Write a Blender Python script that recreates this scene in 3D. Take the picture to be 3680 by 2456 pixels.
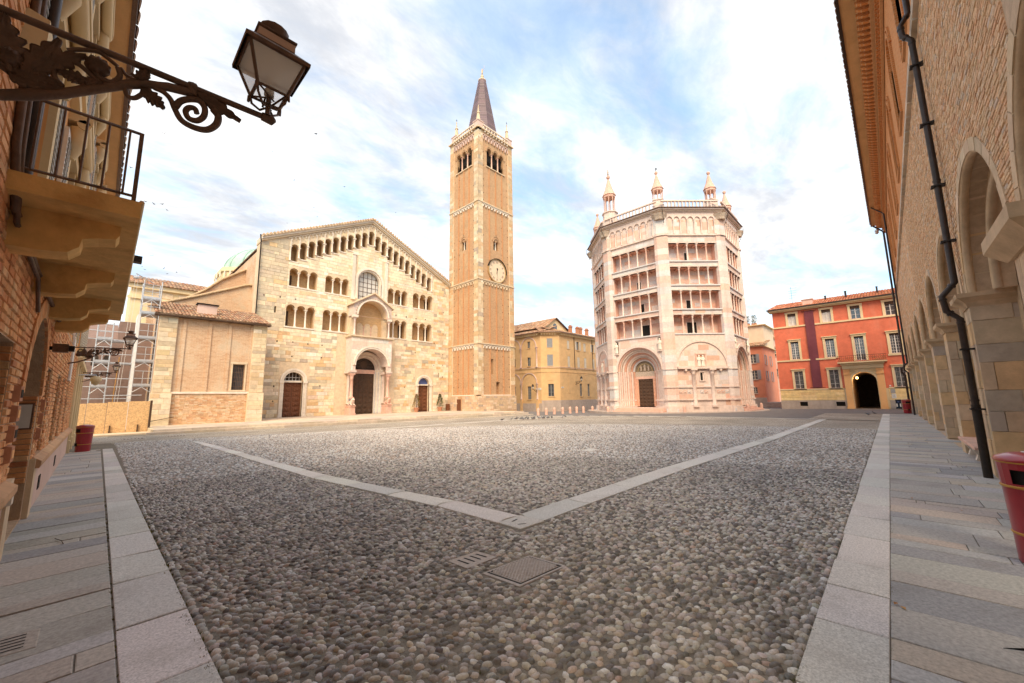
import bpy, math, random
import numpy as np
from math import sin, cos, pi, radians, sqrt, hypot
from mathutils import Matrix, Vector
random.seed(7); rng = np.random.default_rng(7)
for o in list(bpy.data.objects): bpy.data.objects.remove(o)
SC = bpy.context.scene; COL = SC.collection
# ---------------------------------------------------------------- camera
EYE = 1.6
pit, rol, yaw = radians(8.1815), radians(-0.798), radians(43.604)
Fv = Vector((cos(pit)*cos(yaw), cos(pit)*sin(yaw), sin(pit)))
R0 = Vector((sin(yaw), -cos(yaw), 0)); U0 = R0.cross(Fv)
Rv = cos(rol)*R0 + sin(rol)*U0; Uv = -sin(rol)*R0 + cos(rol)*U0
cd = bpy.data.cameras.new('camera'); cam = bpy.data.objects.new('camera', cd); COL.objects.link(cam)
cd.sensor_width = 36; cd.lens = 1407.8/3680*36; cd.clip_start = 0.05; cd.clip_end = 5000
cam.matrix_world = Matrix(((Rv.x, Uv.x, -Fv.x, 0), (Rv.y, Uv.y, -Fv.y, 0), (Rv.z, Uv.z, -Fv.z, EYE), (0, 0, 0, 1)))
SC.camera = cam
# ---------------------------------------------------------------- light
SKX, SKYO = 4.15, -1.15
SUN_AZ, SUN_EL = radians(222), radians(46)      # azimuth of the sun, measured from +X towards +Y
sdir = Vector((cos(SUN_EL)*cos(SUN_AZ), cos(SUN_EL)*sin(SUN_AZ), sin(SUN_EL)))
sl = bpy.data.lights.new('sun', 'SUN'); sl.energy = 1.2; sl.angle = radians(34); sl.color = (1, .78, .53)
so = bpy.data.objects.new('sun', sl); COL.objects.link(so); so.rotation_euler = (-sdir).to_track_quat('-Z', 'Y').to_euler()
so.location = sdir*200
W = bpy.data.worlds.new('World'); SC.world = W; W.use_nodes = True
nt = W.node_tree; nt.nodes.clear(); N = nt.nodes.new; Lk = nt.links.new
wo = N('ShaderNodeOutputWorld'); bg = N('ShaderNodeBackground'); Lk(bg.outputs[0], wo.inputs[0])
sky = N('ShaderNodeTexSky'); sky.sky_type = 'NISHITA'; sky.sun_disc = False
sky.sun_elevation = SUN_EL; sky.sun_rotation = pi/2 - SUN_AZ; sky.air_density = 1.0; sky.dust_density = 1.2
tc = N('ShaderNodeTexCoord'); sx = N('ShaderNodeSeparateXYZ'); Lk(tc.outputs['Generated'], sx.inputs[0])
def wmath(op, a, b=None, c=None):
    n = N('ShaderNodeMath'); n.operation = op
    for i, v in enumerate((a, b, c)):
        if v is None: continue
        if isinstance(v, (int, float)): n.inputs[i].default_value = v
        else: Lk(v, n.inputs[i])
    return n.outputs[0]
zz = wmath('MAXIMUM', wmath('ADD', sx.outputs[2], 0.10), 0.03)
cb = N('ShaderNodeCombineXYZ'); Lk(wmath('DIVIDE', sx.outputs[0], zz), cb.inputs[0]); Lk(wmath('DIVIDE', sx.outputs[1], zz), cb.inputs[1])
mp = N('ShaderNodeMapping'); mp.inputs['Rotation'].default_value = (0, 0, radians(44)); mp.inputs['Scale'].default_value = (.62, 1.05, 1); mp.inputs['Location'].default_value = (SKX, SKYO, 0)
Lk(cb.outputs[0], mp.inputs[0])
def wnoise(scale, det, rough, dist=0.0):
    n = N('ShaderNodeTexNoise'); n.inputs['Scale'].default_value = scale; n.inputs['Detail'].default_value = det
    n.inputs['Roughness'].default_value = rough; n.inputs['Distortion'].default_value = dist; Lk(mp.outputs[0], n.inputs['Vector']); return n.outputs[0]
def wramp(x, a, b):
    n = N('ShaderNodeMapRange'); n.interpolation_type = 'SMOOTHSTEP'; n.inputs[1].default_value = a; n.inputs[2].default_value = b; Lk(x, n.inputs[0]); return n.outputs[0]
big = wnoise(1.15, 3, .5, .3); fine = wnoise(6.5, 7, .62, .5)
cloud = wmath('ADD', wmath('MULTIPLY', wramp(wmath('ADD', wmath('MULTIPLY', big, .66), wmath('MULTIPLY', fine, .34)), .34, .60), .62), .36)
shade = wramp(wnoise(2.6, 7, .62, .3), .32, .70)
cc = N('ShaderNodeMix'); cc.data_type = 'RGBA'; cc.inputs[6].default_value = (.50, .515, .55, 1); cc.inputs[7].default_value = (1.0, .97, .93, 1); Lk(shade, cc.inputs[0])
skb = N('ShaderNodeMix'); skb.data_type = 'RGBA'; skb.blend_type = 'MULTIPLY'; skb.inputs[0].default_value = 1; Lk(sky.outputs[0], skb.inputs[6]); skb.inputs[7].default_value = (.070, .098, .10, 1)
SKYG = 0.35
cm = N('ShaderNodeVectorMath'); cm.operation = 'SCALE'; cm.inputs[3].default_value = SKYG; Lk(cc.outputs[2], cm.inputs[0])
wm = N('ShaderNodeMix'); wm.data_type = 'RGBA'; Lk(cloud, wm.inputs[0]); Lk(skb.outputs[2], wm.inputs[6]); Lk(cm.outputs[0], wm.inputs[7])
Lk(wm.outputs[2], bg.inputs[0]); bg.inputs[1].default_value = 1.0
SC.view_settings.view_transform = 'Standard'; SC.view_settings.look = 'None'; SC.view_settings.gamma = 1
SC.view_settings.use_curve_mapping = False; SC.view_settings.exposure = 2.15
SC.render.engine = 'CYCLES'
# ---------------------------------------------------------------- materials
M = {}
def mat(name, col, rough=.85, var=.18, scale=2.5, bump=.25, bscale=45, attr=False, stain=.0, stcol=(.25, .2, .15), stscale=.5, metal=0., spec=.3, streak=False, coat=0., bdist=.01):
    m = bpy.data.materials.new(name); m.use_nodes = True; t = m.node_tree; P = t.nodes['Principled BSDF']; n = t.nodes.new; l = t.links.new
    g = n('ShaderNodeNewGeometry'); pos = g.outputs['Position']
    if attr:
        a = n('ShaderNodeAttribute'); a.attribute_name = 'Col'; c = a.outputs['Color']
    else:
        a = n('ShaderNodeRGB'); a.outputs[0].default_value = (*col, 1); c = a.outputs[0]
    nz = n('ShaderNodeTexNoise'); nz.inputs['Scale'].default_value = scale; nz.inputs['Detail'].default_value = 5; nz.inputs['Roughness'].default_value = .65; l(pos, nz.inputs['Vector'])
    mr = n('ShaderNodeMapRange'); mr.inputs[1].default_value = .3; mr.inputs[2].default_value = .7; mr.inputs[3].default_value = 1-var; mr.inputs[4].default_value = 1+var; l(nz.outputs[0], mr.inputs[0])
    v = n('ShaderNodeVectorMath'); v.operation = 'SCALE'; l(c, v.inputs[0]); l(mr.outputs[0], v.inputs[3]); c = v.outputs[0]
    if stain:
        mpn = n('ShaderNodeMapping'); mpn.inputs['Scale'].default_value = (1, 1, .22) if streak else (1, 1, 1); l(pos, mpn.inputs[0])
        ns = n('ShaderNodeTexNoise'); ns.inputs['Scale'].default_value = stscale; ns.inputs['Detail'].default_value = 5; ns.inputs['Roughness'].default_value = .62; l(mpn.outputs[0], ns.inputs['Vector'])
        r2 = n('ShaderNodeMapRange'); r2.interpolation_type = 'SMOOTHSTEP'; r2.inputs[1].default_value = .5; r2.inputs[2].default_value = .72; r2.inputs[4].default_value = stain; l(ns.outputs[0], r2.inputs[0])
        mx = n('ShaderNodeMix'); mx.data_type = 'RGBA'; l(r2.outputs[0], mx.inputs[0]); l(c, mx.inputs[6]); mx.inputs[7].default_value = (*stcol, 1); c = mx.outputs[2]
    l(c, P.inputs['Base Color'])
    P.inputs['Roughness'].default_value = rough; P.inputs['Metallic'].default_value = metal; P.inputs['Specular IOR Level'].default_value = spec
    if coat: P.inputs['Coat Weight'].default_value = coat; P.inputs['Coat Roughness'].default_value = .15
    if bump:
        nb = n('ShaderNodeTexNoise'); nb.inputs['Scale'].default_value = bscale; nb.inputs['Detail'].default_value = 3; l(pos, nb.inputs['Vector'])
        b = n('ShaderNodeBump'); b.inputs['Strength'].default_value = bump; b.inputs['Distance'].default_value = bdist; l(nb.outputs[0], b.inputs['Height']); l(b.outputs[0], P.inputs['Normal'])
    M[name] = m; return m
def brickmat(name, c1, c2, mortar, bw=.26, bh=.075, stain=.3, stcol=(.3, .22, .15), patch=None, rough=.9):
    m = bpy.data.materials.new(name); m.use_nodes = True; t = m.node_tree; P = t.nodes['Principled BSDF']; n = t.nodes.new; l = t.links.new
    g = n('ShaderNodeNewGeometry'); s = n('ShaderNodeSeparateXYZ'); l(g.outputs['Position'], s.inputs[0])
    ad = n('ShaderNodeMath'); l(s.outputs[0], ad.inputs[0]); l(s.outputs[1], ad.inputs[1])
    c = n('ShaderNodeCombineXYZ'); l(ad.outputs[0], c.inputs[0]); l(s.outputs[2], c.inputs[1])
    b = n('ShaderNodeTexBrick'); l(c.outputs[0], b.inputs['Vector']); b.inputs['Scale'].default_value = 1
    b.inputs['Color1'].default_value = (*c1, 1); b.inputs['Color2'].default_value = (*c2, 1); b.inputs['Mortar'].default_value = (*mortar, 1)
    b.inputs['Mortar Size'].default_value = .008; b.inputs['Brick Width'].default_value = bw; b.inputs['Row Height'].default_value = bh; b.inputs['Bias'].default_value = -.1
    col = b.outputs[0]
    def blend(col, sc, lo, hi, amt, c2, mode='MIX'):
        ns = n('ShaderNodeTexNoise'); ns.inputs['Scale'].default_value = sc; ns.inputs['Detail'].default_value = 8; ns.inputs['Roughness'].default_value = .65; l(g.outputs['Position'], ns.inputs['Vector'])
        r = n('ShaderNodeMapRange'); r.interpolation_type = 'SMOOTHSTEP'; r.inputs[1].default_value = lo; r.inputs[2].default_value = hi; r.inputs[4].default_value = amt; l(ns.outputs[0], r.inputs[0])
        mx = n('ShaderNodeMix'); mx.data_type = 'RGBA'; mx.blend_type = mode; l(r.outputs[0], mx.inputs[0]); l(col, mx.inputs[6]); mx.inputs[7].default_value = (*c2, 1); return mx.outputs[2]
    if patch: col = blend(col, .45, .48, .62, .75, patch)
    col = blend(col, .9, .5, .75, stain, stcol); col = blend(col, 9, .4, .7, .35, (.6, .55, .5), 'MULTIPLY')
    l(col, P.inputs['Base Color']); P.inputs['Roughness'].default_value = rough; P.inputs['Specular IOR Level'].default_value = .2
    bp = n('ShaderNodeBump'); bp.inputs['Strength'].default_value = .5; bp.inputs['Distance'].default_value = .01; bp.invert = True; l(b.outputs['Fac'], bp.inputs['Height']); l(bp.outputs[0], P.inputs['Normal'])
    M[name] = m
# ---------------------------------------------------------------- mesh helpers
class Fr:
    """wall frame: u along the wall, d outwards, z up"""
    def __init__(s, o=(0, 0, 0), u=(1, 0), d=(0, -1)):
        s.o = np.array(o, float); s.u = np.array((u[0], u[1], 0.)); s.d = np.array((d[0], d[1], 0.)); s.z = np.array((0, 0, 1.))
        s.B = np.stack([s.u, s.d, s.z]); s.flip = np.linalg.det(s.B) < 0
        s.ang = math.atan2(u[1], u[0])
    def w(s, p): return np.asarray(p, float) @ s.B + s.o
ID = Fr(u=(1, 0), d=(0, 1))
class MB:
    def __init__(s, fr=ID): s.fr = fr; s.V = []; s.F = []; s.C = []; s.n = 0; s.sm = []
    def add(s, vs, fs, col=None, smooth=False):
        s.V.append(s.fr.w(vs)); b = s.n
        for f in fs:
            f = [b+i for i in f]
            s.F.append(f[::-1] if s.fr.flip else f); s.C.append(col); s.sm.append(smooth)
        s.n += len(vs)
    def box(s, u0, u1, d0, d1, z0, z1, col=None):
        s.add([(u0, d0, z0), (u1, d0, z0), (u1, d1, z0), (u0, d1, z0), (u0, d0, z1), (u1, d0, z1), (u1, d1, z1), (u0, d1, z1)],
              [(0, 3, 2, 1), (4, 5, 6, 7), (0, 1, 5, 4), (1, 2, 6, 5), (2, 3, 7, 6), (3, 0, 4, 7)], col)
    def block(s, u0, u1, z0, z1, d0, d1, b, col=None, j=0.0):
        """a dressed stone: a box whose front edges are bevelled"""
        r = lambda: random.uniform(-j, j)
        b = min(b, (u1-u0)*.3, (z1-z0)*.3)
        f = [(u0+b+r(), d1+r(), z0+b+r()), (u1-b+r(), d1+r(), z0+b+r()), (u1-b+r(), d1+r(), z1-b+r()), (u0+b+r(), d1+r(), z1-b+r())]
        s.add([(u0, d0, z0), (u1, d0, z0), (u1, d0, z1), (u0, d0, z1)]+f, [(7, 6, 5, 4), (0, 4, 5, 1), (1, 5, 6, 2), (2, 6, 7, 3), (3, 7, 4, 0)], col)
    def slab(s, pts, z0, z1, b=.01, col=None, j=0.0):
        """flat stone from a plan polygon (CCW)"""
        n = len(pts); c = np.mean(np.array(pts), 0)
        top = []
        for p in pts:
            v = np.array(p)-c; L = max(np.hypot(*v), 1e-6); q = c+v*(1-b*1.4/L); top.append((q[0], q[1], z1+random.uniform(-j, j)))
        mid = [(p[0], p[1], z1-b*.6) for p in pts]; bot = [(p[0], p[1], z0) for p in pts]
        fs = [tuple(range(n))]
        for i in range(n):
            k = (i+1) % n; fs += [(n+i, n+k, k, i), (2*n+i, 2*n+k, n+k, n+i)]
        s.add(top+mid+bot, fs, col)
    def prism(s, poly, a0, a1, axis='d', col=None):
        """poly in the two other axes, extruded along axis (u,d or z)"""
        n = len(poly)
        def P(p, a): return {'d': (p[0], a, p[1]), 'u': (a, p[0], p[1]), 'z': (p[0], p[1], a)}[axis]
        s.add([P(p, a0) for p in poly]+[P(p, a1) for p in poly], [tuple(range(n)), tuple(range(2*n-1, n-1, -1))]+[(i, (i+1) % n, n+(i+1) % n, n+i) for i in range(n)], col)
    def cyl(s, p0, p1, r0, r1=None, n=8, col=None, smooth=True, caps=True):
        s.tube([p0, p1], [r0, r0 if r1 is None else r1], n, col, smooth, caps)
    def tube(s, pts, r, n=6, col=None, smooth=True, caps=True, flat=1.0):
        P = np.array(pts, float); m = len(P); rr = np.broadcast_to(np.array(r, float), (m,)) if np.ndim(r) < 1 or len(r) != m else np.array(r, float)
        vs = []; prev = None
        for i in range(m):
            t = P[min(i+1, m-1)]-P[max(i-1, 0)]; t = t/(np.linalg.norm(t)+1e-12)
            a = np.array((0, 1., 0)) if prev is None and abs(t[1]) < .9 else (np.array((1., 0, 0)) if prev is None else prev)
            a = a-t*(a@t); a /= np.linalg.norm(a)+1e-12; b = np.cross(t, a); prev = a
            for k in range(n): vs.append(P[i]+rr[i]*(flat*cos(2*pi*k/n)*a+sin(2*pi*k/n)*b))
        fs = [(i*n+k, i*n+(k+1) % n, (i+1)*n+(k+1) % n, (i+1)*n+k) for i in range(m-1) for k in range(n)]
        s.add(vs, fs, col, smooth)
        if caps: s.add([vs[k] for k in range(n)]+[vs[(m-1)*n+k] for k in range(n)], [tuple(range(n-1, -1, -1)), tuple(range(n, 2*n))], col)
    def lathe(s, c, prof, n=10, col=None, smooth=False, rot=0.0, sq=1.0):
        vs = [(c[0]+r*cos(rot+2*pi*k/n), c[1]+sq*r*sin(rot+2*pi*k/n), c[2]+z) for r, z in prof for k in range(n)]
        m = len(prof); fs = [(i*n+k, i*n+(k+1) % n, (i+1)*n+(k+1) % n, (i+1)*n+k) for i in range(m-1) for k in range(n)]
        s.add(vs, fs, col, smooth)
        s.add([vs[k] for k in range(n)]+[vs[(m-1)*n+k] for k in range(n)], [tuple(range(n-1, -1, -1)), tuple(range(n, 2*n))], col)
    def loft(s, rings, n=8, col=None):
        """rings: (centre, axis-u vector, axis-v vector)"""
        vs = [np.array(c)+cos(2*pi*k/n)*np.array(a)+sin(2*pi*k/n)*np.array(b) for c, a, b in rings for k in range(n)]
        m = len(rings); fs = [(i*n+k, i*n+(k+1) % n, (i+1)*n+(k+1) % n, (i+1)*n+k) for i in range(m-1) for k in range(n)]
        fs += [tuple(range(n-1, -1, -1)), tuple(range((m-1)*n, m*n))]
        s.add(vs, fs, col, True)
    def ring(s, uc, zc, r0, r1, d0, d1, a0=0., a1=pi, n=14, col=None):
        """arch ring (voussoir band) standing on the wall"""
        vs = []
        for i in range(n+1):
            a = a0+(a1-a0)*i/n; c, q = cos(a), sin(a)
            vs += [(uc+r0*c, d0, zc+r0*q), (uc+r1*c, d0, zc+r1*q), (uc+r1*c, d1, zc+r1*q), (uc+r0*c, d1, zc+r0*q)]
        fs = []
        for i in range(n):
            b = 4*i
            for k in range(4): fs.append((b+k, b+(k+1) % 4, b+4+(k+1) % 4, b+4+k))
        fs += [(0, 1, 2, 3), (4*n+3, 4*n+2, 4*n+1, 4*n)]
        s.add(vs, fs, col)
    def torus_arch(s, uc, zc, R, r, d, a0=0., a1=pi, n=16, col=None):
        s.tube([(uc+R*cos(a0+(a1-a0)*i/n), d, zc+R*sin(a0+(a1-a0)*i/n)) for i in range(n+1)], r, 6, col)
    def halfdisc(s, uc, zc, R, d, n=14, col=None):
        s.add([(uc+R*cos(pi*i/n), d, zc+R*sin(pi*i/n)) for i in range(n+1)], [tuple(range(n+1))], col)
    def wall(s, u0, u1, zb, zt, d, holes=(), depth=.3, col=None, brk=()):
        zb_ = zb if callable(zb) else (lambda u: zb); zt_ = zt if callable(zt) else (lambda u: zt)
        us = sorted(set([u0, u1]+[round(x, 5) for h in holes for x in h[0] if u0 < x < u1]+[b for b in brk if u0 < b < u1]))
        for a, b in zip(us[:-1], us[1:]):
            if b-a < 1e-4: continue
            m = (a+b)/2; seg = []
            for h in holes:
                if h[0][0] < m < h[0][-1]:
                    seg.append((np.interp(m, h[0], h[1]), np.interp(a, h[0], h[1]), np.interp(b, h[0], h[1]), np.interp(a, h[0], h[2]), np.interp(b, h[0], h[2])))
            seg.sort(); la, lb = zb_(a), zb_(b)
            for _, ba, bb, ta, tb in seg:
                if ba > la+1e-5 or bb > lb+1e-5: s.add([(a, d, la), (b, d, lb), (b, d, bb), (a, d, ba)], [(0, 3, 2, 1)], col)
                la, lb = ta, tb
            if zt_(a) > la+1e-4 or zt_(b) > lb+1e-4: s.add([(a, d, la), (b, d, lb), (b, d, zt_(b)), (a, d, zt_(a))], [(0, 3, 2, 1)], col)
        if depth: 
            for h in holes: s.reveal(h, d, depth, col)
    def reveal(s, h, d, depth, col=None):
        U, B, T = h; e = d-depth; n = len(U)
        for i in range(n-1):
            s.add([(U[i], d, T[i]), (U[i+1], d, T[i+1]), (U[i+1], e, T[i+1]), (U[i], e, T[i])], [(0, 1, 2, 3)], col)
            s.add([(U[i], d, B[i]), (U[i+1], d, B[i+1]), (U[i+1], e, B[i+1]), (U[i], e, B[i])], [(3, 2, 1, 0)], col)
        for i in (0, n-1):
            s.add([(U[i], d, B[i]), (U[i], d, T[i]), (U[i], e, T[i]), (U[i], e, B[i])], [(0, 1, 2, 3)], col)
    def holeback(s, h, d, col=None):
        U, B, T = h
        for i in range(len(U)-1):
            s.add([(U[i], d, B[i]), (U[i+1], d, B[i+1]), (U[i+1], d, T[i+1]), (U[i], d, T[i])], [(0, 3, 2, 1)], col)
    def mesh(s, name, mt=None, org=(0, 0, 0)):
        me = bpy.data.meshes.new(name); V = np.concatenate(s.V)-np.array(org)
        me.from_pydata(V.tolist(), [], s.F)
        if any(c is not None for c in s.C):
            a = me.attributes.new('Col', 'FLOAT_COLOR', 'FACE')
            a.data.foreach_set('color', np.array([(*(c or (.5, .5, .5)), 1.) for c in s.C], np.float32).ravel())
        if any(s.sm): me.polygons.foreach_set('use_smooth', s.sm)
        if mt: me.materials.append(M[mt] if isinstance(mt, str) else mt)
        return me
    def build(s, name, mt, parent=None, kind=None):
        if not s.V: return None
        return link(name, s.mesh(name, mt, top_org(parent)), parent, kind)
def top_org(p):
    while p is not None and p.parent: p = p.parent
    return tuple(p.location) if p is not None else (0, 0, 0)
def link(name, me, parent=None, kind=None, loc=None, rz=0):
    o = bpy.data.objects.new(name, me); COL.objects.link(o)
    if parent is not None: o.parent = parent
    if kind: o['kind'] = kind
    if loc is not None:
        g = top_org(parent); o.location = (loc[0]-g[0], loc[1]-g[1], loc[2]-g[2])
    if rz: o.rotation_euler[2] = rz
    return o
def thing(name, label, cat, loc=(0, 0, 0), group=None):
    o = bpy.data.objects.new(name, None); COL.objects.link(o); o.location = loc; o.empty_display_size = .2
    tag(o, label, cat, group); return o
def tag(o, label, cat, group=None):
    o['label'] = label; o['category'] = cat
    if group: o['group'] = group
    return o
def struct(o): o['kind'] = 'structure'; return o
def copytree(o, parent=None):
    c = o.copy(); COL.objects.link(c); c.parent = parent
    for ch in [x for x in o.children]: copytree(ch, c)
    return c
def rect(u0, u1, z0, z1): return ([u0, u1], [z0, z0], [z1, z1])
def archh(u0, u1, z0, zs, n=12, k=1.0):
    c, r = (u0+u1)/2, (u1-u0)/2
    U = [c-r*cos(pi*i/n) for i in range(n+1)]
    return (U, [z0]*(n+1), [zs+k*sqrt(max(0, r*r-(u-c)**2)) for u in U])
def arcade(u0, u1, z0, zs, n, gap, seg=8, k=1.0):
    w = ((u1-u0)-gap*(n-1))/n; U, T = [], []
    for i in range(n):
        a = u0+i*(w+gap); c, r = a+w/2, w/2
        for j in range(seg+1):
            u = c-r*cos(pi*j/seg); U.append(u); T.append(zs+k*sqrt(max(0, r*r-(u-c)**2)))
    return (U, [z0]*len(U), T)
def jit(c, a=.06):
    k = 1+random.uniform(-a, a)*1.5
    return tuple(max(0, x*k*(1+random.uniform(-a, a)*.4)) for x in c)
def pick(pal):
    r = random.random()*sum(w for w, _ in pal)
    for w, c in pal:
        r -= w
        if r <= 0: return jit(c)
    return jit(pal[-1][1])
CAMP = np.array((0, 0, EYE))
def pieces(items, name, mt, parent, cap=300, minpx=9.0, rest=None):
    """items: list of MB with a single stone each; those that show largest become parts, the others one joined part"""
    sc = []
    for i, m in enumerate(items):
        V = np.concatenate(m.V); c = V.mean(0); dist = np.linalg.norm(c-CAMP); v = c-CAMP
        x = v@np.array(Rv)/max(v@np.array(Fv), .01)*1407.8; y = v@np.array(Uv)/max(v@np.array(Fv), .01)*1407.8
        vis = v@np.array(Fv) > .1 and abs(x) < 1900 and abs(y) < 1290
        ext = np.sort(V.max(0)-V.min(0))
        sc.append((ext[-1]*1407.8/dist if vis else 0, i))
    sc.sort(reverse=True); big = [i for p, i in sc[:cap] if p >= minpx]; bs = set(big)
    for i in big: items[i].build(name, mt, parent)
    R = MB()
    for i, m in enumerate(items):
        if i in bs: continue
        for V in m.V: R.V.append(V)
        R.F += [[k+R.n for k in f] for f in m.F]; R.C += m.C; R.sm += m.sm; R.n += m.n
    if R.V: R.build(rest or name+'s', mt, parent, 'stuff')
def courses(fr, u0, u1, z0, z1, d, ch, wr, pal, holes=(), ztop=None, th=.02, bev=.012, gap=.006, j=.002, proud=.012, zbot=None):
    """courses of stones on a wall face, cut back round the openings"""
    out = []; z = z0
    while z < z1-.03:
        h = random.uniform(*ch) if isinstance(ch, tuple) else ch
        if z+h > z1 or z1-(z+h) < .4*h: h = z1-z
        a, b = u0, u1
        if ztop:
            n = 200; us = [u0+(u1-u0)*i/n for i in range(n+1)]; ok = [u for u in us if ztop(u) > z+h+.02]
            if not ok: z += h; continue
            a, b = ok[0], ok[-1]
        blk = []
        for H in holes:
            U, B, T = H; sub = [U[i] for i in range(len(U)) if T[i] > z+.01 and B[i] < z+h-.01]
            if sub:
                lo, hi = min(sub), max(sub)
                if T[0] > z+.01 and B[0] < z+h-.01: lo = U[0]
                blk.append((lo, hi))
        blk.sort(); spans = []; cur = a
        for lo, hi in blk:
            if lo > cur: spans.append((cur, min(lo, b)))
            cur = max(cur, hi)
        if cur < b: spans.append((cur, b))
        for lo, hi in spans:
            u = lo
            while u < hi-.02:
                w = random.uniform(*wr)
                if u+w > hi-.4*wr[0]: w = hi-u
                m = MB(fr); m.block(u+gap, u+w-gap, z+gap, z+h-gap, d-.001, d+th+random.uniform(-proud, proud)*.5, bev, pick(pal), j); out.append(m); u += w
        z += h
    return out
def tileroof(name, P0, A, S, parent, mt, tw=.22, tl=.36, amp=.055, kind='stuff', seg=4):
    """barrel-tile roof: P0 eave corner, A vector along the eave, S vector up the slope"""
    P0, A, S = (np.array(v, float) for v in (P0, A, S)); La, Ls = np.linalg.norm(A), np.linalg.norm(S); a, s_ = A/La, S/Ls
    nrm = np.cross(a, s_); nrm = nrm if nrm[2] > 0 else -nrm
    nc, nr = max(1, int(La/tw)), max(1, int(Ls/tl)); mb = MB()
    for r in range(nr):
        for c in range(nc):
            col = random.choice(TILEC); col = jit(col, .12); dz = random.uniform(-.01, .01); sk = random.uniform(-.012, .012)
            vs = []
            for e, (t, lift) in enumerate(((r-.12, .03), (r+1, 0.))):
                for k in range(seg+1):
                    f = k/seg; off = amp*sin(pi*f)+lift+dz
                    vs.append(P0+a*(c+f*.98+sk)*La/nc+s_*t*Ls/nr+nrm*off)
            n = seg+1
            mb.add(vs, [(k, k+1, n+k+1, n+k) for k in range(seg)], col, True)
            # lower end of the tile
            mb.add(vs[:n]+[P0+a*(c+.49)*La/nc+s_*(r-.12)*Ls/nr+nrm*.0], [tuple(range(n))+(n,)], tuple(x*.7 for x in col))
    mb.add([P0-nrm*.02, P0+A-nrm*.02, P0+A+S-nrm*.02, P0+S-nrm*.02], [(0, 1, 2, 3)], (.16, .1, .07))
    return mb.build(name, mt, parent, kind)
TILEC = [(.36, .18, .10), (.42, .25, .15), (.28, .16, .10), (.46, .31, .20), (.33, .22, .15)]
def S_(t): t = min(1, max(0, t)); return t*t*(3-2*t)
def gh(x, y): return -.25*S_((.3*x+y-18)/20)-.3*S_((x-38)/10)*S_((y-26)/10)
def column(name, fr, u, d, z0, z1, r, mt, parent, n=10, cap=1.0, base=1.0, col=None, key=None):
    """base, tapering shaft, capital and abacus as one part"""
    k = (round(z1-z0, 3), r, mt, n, cap, base, col)
    if k not in COLM:
        m = MB(); h = z1-z0; b = r*1.2*base; c = min(r*3.2*cap, h*.25)
        m.box(-r*1.45, r*1.45, -r*1.45, r*1.45, 0, b*.5, col)
        m.lathe((0, 0, 0), [(r*1.4, b*.5), (r*1.4, b*.8), (r*1.12, b), (r*1.0, b*1.1), (r*.88, h-c), (r*1.02, h-c+.02), (r*.95, h-c*.9), (r*1.05, h-c*.65), (r*1.5, h-c*.28)], n, col, True)
        m.box(-r*1.55, r*1.55, -r*1.55, r*1.55, h-c*.28, h-.002, col)
        COLM[k] = m.mesh(name, mt)
    p = fr.w((u, d, z0)); return link(name, COLM[k], parent, None, p, fr.ang)
COLM = {}
# ---------------------------------------------------------------- material library
mat('stone', (.5, .4, .3), attr=True, var=.16, scale=4, bump=.4, bscale=26, stain=.42, stcol=(.42, .33, .23), stscale=.7, streak=True)
mat('stone_plain', (.66, .52, .36), var=.16, scale=3, bump=.35, bscale=28, stain=.4, stcol=(.42, .34, .24), stscale=.7)
mat('stone_brown', (.56, .40, .25), var=.2, scale=3, bump=.4, bscale=26, stain=.5, stcol=(.36, .27, .19), stscale=.9)
mat('stone_white', (.74, .66, .56), var=.12, scale=4, bump=.2, stain=.45, stcol=(.5, .42, .33), stscale=.9, streak=True)
mat('marble', (.7, .55, .48), attr=True, var=.12, scale=6, bump=.2, bscale=30, stain=.5, stcol=(.44, .35, .30), stscale=.8, streak=True)
mat('marble_pink', (.66, .41, .32), var=.16, scale=3, bump=.2, stain=.4, stcol=(.55, .4, .33), stscale=.6, streak=True)
mat('marble_pale', (.67, .535, .465), var=.14, scale=4, bump=.2, stain=.5, stcol=(.46, .37, .32), stscale=.8, streak=True)
mat('marble_grey', (.58, .55, .54), var=.15, scale=5, bump=.2, stain=.4, stcol=(.36, .32, .3), stscale=.8, streak=True)
mat('carved', (.52, .42, .33), var=.35, scale=14, bump=1.0, bscale=18, stain=.4, stcol=(.22, .17, .13), stscale=6, bdist=.05)
mat('carved_dark', (.26, .19, .12), var=.5, scale=16, bump=1.0, bscale=16, stain=.5, stcol=(.10, .07, .05), stscale=5, bdist=.06)
mat('carved_pink', (.66, .36, .24), var=.35, scale=14, bump=1.0, bscale=18, stain=.4, stcol=(.3, .16, .1), stscale=6, bdist=.05)
brickmat('brick_tower', (.56, .335, .185), (.44, .25, .13), (.54, .39, .25), .24, .075, stain=.7, stcol=(.34, .225, .135), patch=(.56, .38, .22))
brickmat('brick_lesene', (.60, .30, .14), (.52, .24, .11), (.58, .36, .2), .24, .07, stcol=(.4, .2, .1))
mat('marble_red', (.56, .30, .21), var=.2, scale=4, bump=.25, stain=.4, stcol=(.40, .24, .18), stscale=.8)
brickmat('brick_gallery', (.62, .40, .20), (.50, .30, .15), (.6, .46, .28), .26, .08, stcol=(.4, .28, .16))
brickmat('brick_annex', (.64, .43, .27), (.54, .32, .19), (.66, .52, .37), .3, .1, stain=.5, stcol=(.46, .36, .25), patch=(.68, .54, .39))
brickmat('brick_palace', (.62, .25, .08), (.54, .20, .06), (.62, .38, .20), .26, .075, stain=.2, stcol=(.4, .2, .08))
mat('brick', (.5, .2, .1), attr=True, var=.2, scale=9, bump=.5, bscale=60, stain=.35, stcol=(.28, .13, .07), stscale=2.2)
mat('brick_old', (.5, .3, .2), attr=True, var=.22, scale=7, bump=.8, bscale=35, stain=.5, stcol=(.56, .37, .22), stscale=1.6, bdist=.02)
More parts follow.
